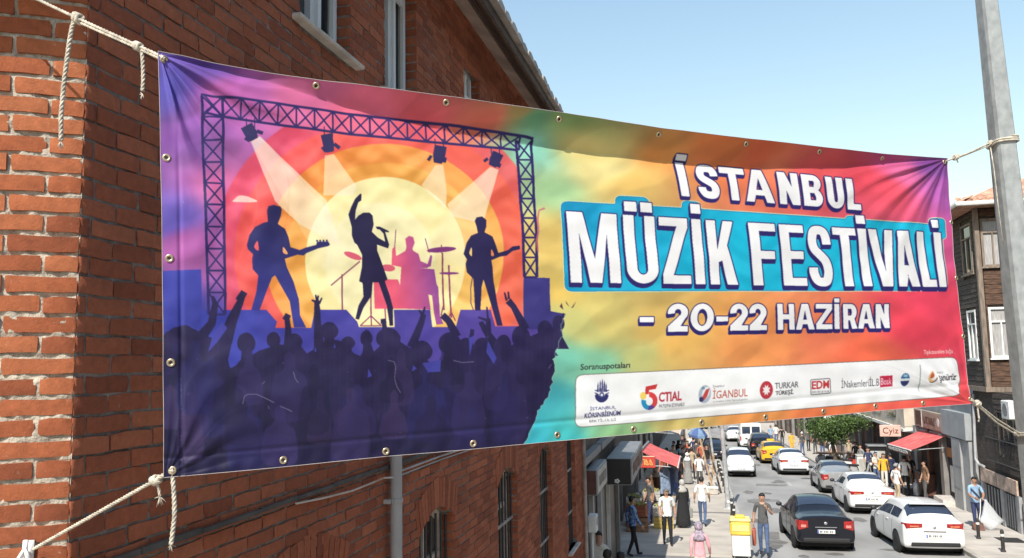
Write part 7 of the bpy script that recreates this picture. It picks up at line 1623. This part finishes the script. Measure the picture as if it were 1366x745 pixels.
def held(pers, side, name, label, cat, b_parts, drop=(0,0,0)):
    """a thing held in a hand: placed at the hand in world space"""
    bpy.context.view_layer.update(); w = Vector(pers['wl' if side == 'l' else 'wr']); p = pers.matrix_world @ w
    t = thing(name, label, cat, (p.x+drop[0], p.y+drop[1], p.z+drop[2]), pers.rotation_euler[2])
    for nm, b, m in b_parts: b.build(nm, m, t)
    return t
def bag_parts(w, d, h, m, strap=.12, mm=None):
    b = MB(); b.rbox((0,0,-strap-.1-h/2), (w,d,h), .02); c = MB(); c.tube([(-w*.25,0,-strap-.1),(-w*.18,0,-.11),(0,0,-.09),(w*.18,0,-.11),(w*.25,0,-strap-.1)], .008, 6); return [('body', b, m), ('handle', c, mm or m)]
AWAY, TOW = R(0), R(180)
PGL, PGR = 'people on the near pavement', 'people on the far pavement'
# ---- near (left) pavement
p1 = person('man in a blue patterned shirt walking past the goods crates', foot(845,742), R(-60), C_pat, C_blk, stride=.20, h=1.74, group=PGL, sleeves='long')
p2 = person('man in a pale grey shirt and black trousers walking towards the camera', foot(891,727), TOW+R(8), C_wh, C_blk, stride=.14, h=1.76, bald=True, build=1.12, group=PGL)
p3 = person('woman in a long black robe and grey headscarf beside the pale shirted man', foot(912,704), R(20), C_blk, C_blk, scarf=cloth('scarf_grey', (.40,.38,.35)), robe=C_blk, h=1.66, sleeves='long', group=PGL)
held(p3, 'r', 'shopping_bag', 'grey bag carried by the woman in the black robe', 'bag', bag_parts(.32,.14,.34, C_mg, .1))
p4 = person('man in a white shirt and jeans walking away on the near pavement', foot(938,702), R(-8), C_wh, C_jean, stride=.17, h=1.74, group=PGL)
p5 = person('man in a charcoal shirt and jeans with one hand raised to his mouth', foot(1020,740), TOW-R(6), C_gr, C_jean, hair=HAIRB, h=1.78, stride=.10, build=1.05, group=PGL, larm=((-.09,.10,-.24),(.12,.16,.20)), rarm=((.07,-.02,-.27),(.02,.05,-.24)))
held(p5, 'r', 'brown_bag', 'slim brown bag held by the man in the charcoal shirt', 'bag', bag_parts(.10,.26,.48, C_red, .08))
q = on_road(932, 706, 1.62); p6 = person('woman in a pink top and grey headscarf seen from behind at the lower edge', (q[0], q[1], gz(q[1],.12)), R(5), C_pink, C_off, scarf=mat('cloth_scarf_print', (.20,.19,.20), .9, .0, 22, col2=(.42,.32,.42), lo=.45, hi=.55), h=1.64, sleeves='long', stride=.1, group=PGL)
for (px, py, lab, tp, hr, fc, hh) in ((785,722,'dark haired man in a dark jacket looking right beside the drain pipe',C_gr,HAIRB,R(-70),1.70),(798,713,'man with black hair facing the camera behind the man in the dark jacket',C_off,HAIRB,R(190),1.75),(810,738,'person in a white shirt seen from behind at the lower edge by the shop',C_wh,HAIRB,R(0),1.70),(828,741,'person in a navy top at the lower edge in front of the dark shop',C_navy,HAIRB,R(10),1.64)):
    q = on_road(px, py, hh+.08); person(lab, (q[0], q[1], gz(q[1],.12)), fc, tp, C_blk, hair=hr, h=hh, group=PGL)
for (px, py, lab, tp, bt, fc, kw) in (
    (906,668,'woman in black standing beneath the far end of the red awning',C_blk,C_blk,R(150),dict(robe=C_blk,scarf=C_blk,h=1.66)),
    (934,652,'person in a white top and dark trousers walking away past the parasol',C_wh,C_gr,R(0),dict(stride=.15)),
    (912,640,'man in dark clothes standing beside the cream awning',C_gr,C_blk,R(170),dict()),
    (899,634,'person in a grey top in the crowd beneath the cream awning',C_mg,C_navy,R(200),dict()),
    (921,631,'man in a black shirt and grey trousers beyond the blue parasol pole',C_blk,C_mg,R(10),dict(stride=.12)),
    (891,640,'person in a tan top by the doorway behind the red awning',C_tan,C_blk,R(90),dict()),
    (926,618,'small far figure in navy on the near pavement',C_navy,C_blk,R(0),dict(stride=.12)),
    (915,620,'small far figure in white on the near pavement',C_wh,C_jean,R(180),dict(stride=.1)),
    (868,700,'man in a dark shirt bending over the crates',C_gr,C_navy,R(120),dict(nod=.06,h=1.70)),
    (876,676,'woman in a brown robe and pale scarf by the hanging clothes',C_brown,C_brown,R(190),dict(robe=C_brown,scarf=C_off,h=1.62)),
    (902,650,'man in a white shirt facing the stall under the red awning',C_wh,C_gr,R(110),dict()),
    (944,634,'person in a black top standing by the thin kerb post',C_blk,C_jean,R(150),dict()),
    (936,628,'person in a rust top beyond the blue parasol',C_red,C_gr,R(10),dict(stride=.12)),
    (906,622,'far woman in a black robe under the cream awning',C_blk,C_blk,R(0),dict(robe=C_blk,scarf=C_blk,h=1.64)),
    (930,610,'tiny far figure in a tan top near the small tree',C_tan,C_gr,R(180),dict()),
    (897,646,'man in a navy shirt among the crowd by the hanging clothes',C_navy,C_gr,R(170),dict()),
    (918,646,'woman in a grey robe and white scarf walking past the parasol',C_mg,C_mg,R(185),dict(robe=C_mg,scarf=C_wh,h=1.6)),
    (924,640,'man in a tan shirt and dark trousers ahead of the white topped walker',C_tan,C_blk,R(5),dict(stride=.14)),
    (909,632,'person in a pale blue top in the crowd under the cream awning',C_blue,C_navy,R(195),dict()),
    (918,625,'far figure in rust and black in the left crowd',C_red,C_blk,R(180),dict()),
    (930,624,'far figure in charcoal near the parasol foot',C_gr,C_jean,R(0),dict(stride=.12)),
    (922,613,'tiny far figure in white in the left crowd',C_wh,C_gr,R(0),dict()),
    (911,614,'tiny far figure in black in the left crowd',C_blk,C_blk,R(180),dict()),
    (900,626,'person in a yellowish top at the stall under the cream awning',C_off,C_brown,R(90),dict()),
    (884,652,'man in a red top standing behind the hanging clothes',C_red,C_blk,R(60),dict())):
    person(lab, foot(px,py), fc, tp, bt, group=PGL, **kw)
# ---- far (right) pavement
r1_ = person('street sweeper in a light blue shirt standing before the timber house', foot(1304,705), TOW+R(12), C_blue, C_navy, hair=HAIRB, h=1.76, build=1.12, group=PGR, skin=SKIN2, larm=((-.05,.12,-.25),(.13,.17,-.12)), rarm=((.05,.10,-.26),(-.08,.20,-.08)))
person('man in a white shirt and black trousers walking away past the grey shop', foot(1209,661), R(-5), C_wh, C_blk, stride=.12, h=1.78, group=PGR)
person('woman in a bright yellow jacket walking beside the person with the cap', foot(1181,652), TOW-R(15), C_yel, C_off, hair=HAIRBR, longhair=HAIRBR, sleeves='long', h=1.70, stride=.12, group=PGR)
rc = person('person in a pale yellow top and pale blue cap carrying things by the tree', foot(1170,648), TOW+R(30), C_off, C_jean, cap=cloth('cap_blue', (.45,.58,.66)), h=1.68, stride=.14, group=PGR, larm=((-.06,.12,-.22),(.12,.18,-.02)), rarm=((.06,.12,-.22),(-.12,.18,-.02)))
person('person in navy clothes behind the woman in yellow', foot(1190,650), R(20), C_navy, C_navy, h=1.66, sleeves='long', group=PGR)
person('man in a white shirt and dark cap at the kerb beside the white saloon', foot(1198,673,.06), R(-60), C_wh, C_tan, cap=C_mg, h=1.70, stride=.12, group=PGR)
person('man in a black shirt and jeans standing at the handcart', foot(1098,612), R(0), C_blk, C_jean, h=1.74, group=PGR)
person('person in a white shirt sitting at the handcart', (sx(8.75,57.2), 57.2, gz(57.2,.12)+.25), R(200), C_wh, C_blk, h=1.72, sit=True, group=PGR)
person('woman in a yellow dress beyond the yellow taxi', foot(1057,606), TOW, C_yel, C_yel, hair=HAIRBR, h=1.66, group=PGR, sleeves='long')
person('man in jeans and a white cap beyond the white saloon', foot(1071,608), R(30), C_gr, C_jean, cap=C_wh, h=1.72, group=PGR)
for (px, py, lab, tp, bt, fc) in ((1143,628,'person in black standing behind the white cabinet',C_blk,C_blk,R(150)),(1134,622,'person in a tan shirt in the shade behind the tree trunk',C_tan,C_gr,R(200)),(1029,594,'far figure in a pale blue shirt left of the far pillars',C_blue,C_jean,R(180)),(1036,592,'far figure in white next to the pale blue one',C_wh,C_jean,R(0)),(1044,597,'far figure in black between the taxi and the pillars',C_blk,C_gr,R(0)),(1150,634,'person in grey bending near the scooters',C_mg,C_jean,R(120)),(1216,655,'person in a dark top in the doorway of the grey shop',C_blk,C_brown,R(160)),(1088,606,'person in black near the white box sign',C_blk,C_gr,R(40)),(1108,609,'person in grey beside the handcart wheel',C_mg,C_blk,R(150)),(1160,640,'person in a dark navy shirt behind the scooters',C_navy,C_blk,R(170)),(1079,602,'far figure in dark clothes at the kerb beyond the white saloon',C_gr,C_blk,R(10)),(1236,668,'person in a brown shirt inside the grey shop entrance',C_brown,C_gr,R(100))):
    person(lab, foot(px,py), fc, tp, bt, group=PGR)
# sweeper's long handled pan, bag of rubbish and shoulder strap
bpy.context.view_layer.update(); wv = r1_.matrix_world @ Vector(r1_['wr']); wl_ = r1_.matrix_world @ Vector(r1_['wl']); hx_, hy_ = (wv.x+wl_.x)/2, (wv.y+wl_.y)/2-.08
gl = gz(hy_, .12)
t = thing('dustpan', 'long handled dustpan held upright by the street sweeper', 'dustpan', (hx_-.12, hy_-.05, gl)); b = MB(); b.tube([(0,.05,.12),(.10,.02,.62),(.13,0,1.08)], .016, 8); b.build('handle', C_wh, t); b = MB(); b.prism([(-.17,-.14,.0),(.17,-.14,.0),(.17,.14,.0),(.17,.14,.22),(-.17,.14,.22),(-.17,.14,0)][:4] if False else [(-.17,-.14,.005),(-.17,.14,.005),(-.17,.14,.24),(-.17,.08,.24)], (.34,0,0)); b.build('pan', M_brn, t)
mcl = bpy.data.materials.new('clear_plastic'); mcl.use_nodes = True; tt_ = mcl.node_tree; bs = tt_.nodes['Principled BSDF']; bs.inputs['Base Color'].default_value = (.75,.78,.80,1); bs.inputs['Roughness'].default_value = .3
tr_ = tt_.nodes.new('ShaderNodeBsdfTransparent'); mx_ = tt_.nodes.new('ShaderNodeMixShader'); mx_.inputs[0].default_value = .42; tt_.links.new(tr_.outputs[0], mx_.inputs[1]); tt_.links.new(bs.outputs[0], mx_.inputs[2]); tt_.links.new(mx_.outputs[0], tt_.nodes['Material Output'].inputs[0])
t = thing('plastic_bag', 'large translucent plastic bag hanging from the street sweeper', 'bag', (wv.x+.30, wv.y-.05, gz(wv.y,.12))); b = MB(); n = 14; pr_ = [(.03,1.05),(.06,.95),(.16,.75),(.27,.5),(.40,.36),(.30,.22),(.16,.1),(.04,.02)]; vs = []
for i, (r_, z_) in enumerate(pr_):
    for j in range(n): th = 2*math.pi*j/n; q_ = r_*(1+.22*math.cos(th-.2)+.08*math.sin(3*th+i)); vs.append((q_*math.cos(th)+.1*(1.05-z_), q_*.45*math.sin(th), z_))
b.add(vs, [(i*n+j, i*n+(j+1)%n, (i+1)*n+(j+1)%n, (i+1)*n+j) for i in range(len(pr_)-1) for j in range(n)]); b.build('film', mcl, t, True); b = MB(); b.tube([(0,0,1.0),(-.12,.02,1.1)], .012, 6); b.build('tied_neck', mcl, t)
b = MB(); pts = [(.16,-.06,1.42),(.10,.13,1.30),(-.02,.155,1.15),(-.16,.12,.98),(-.19,0,.93)]; b.tube(pts, .02, 6); b.build('shoulder_strap', C_navy, r1_, True)
b = MB(); b.rbox((-.25,-.02,.86), (.10,.26,.22), .03); b.build('shoulder_pouch', C_navy, r1_)
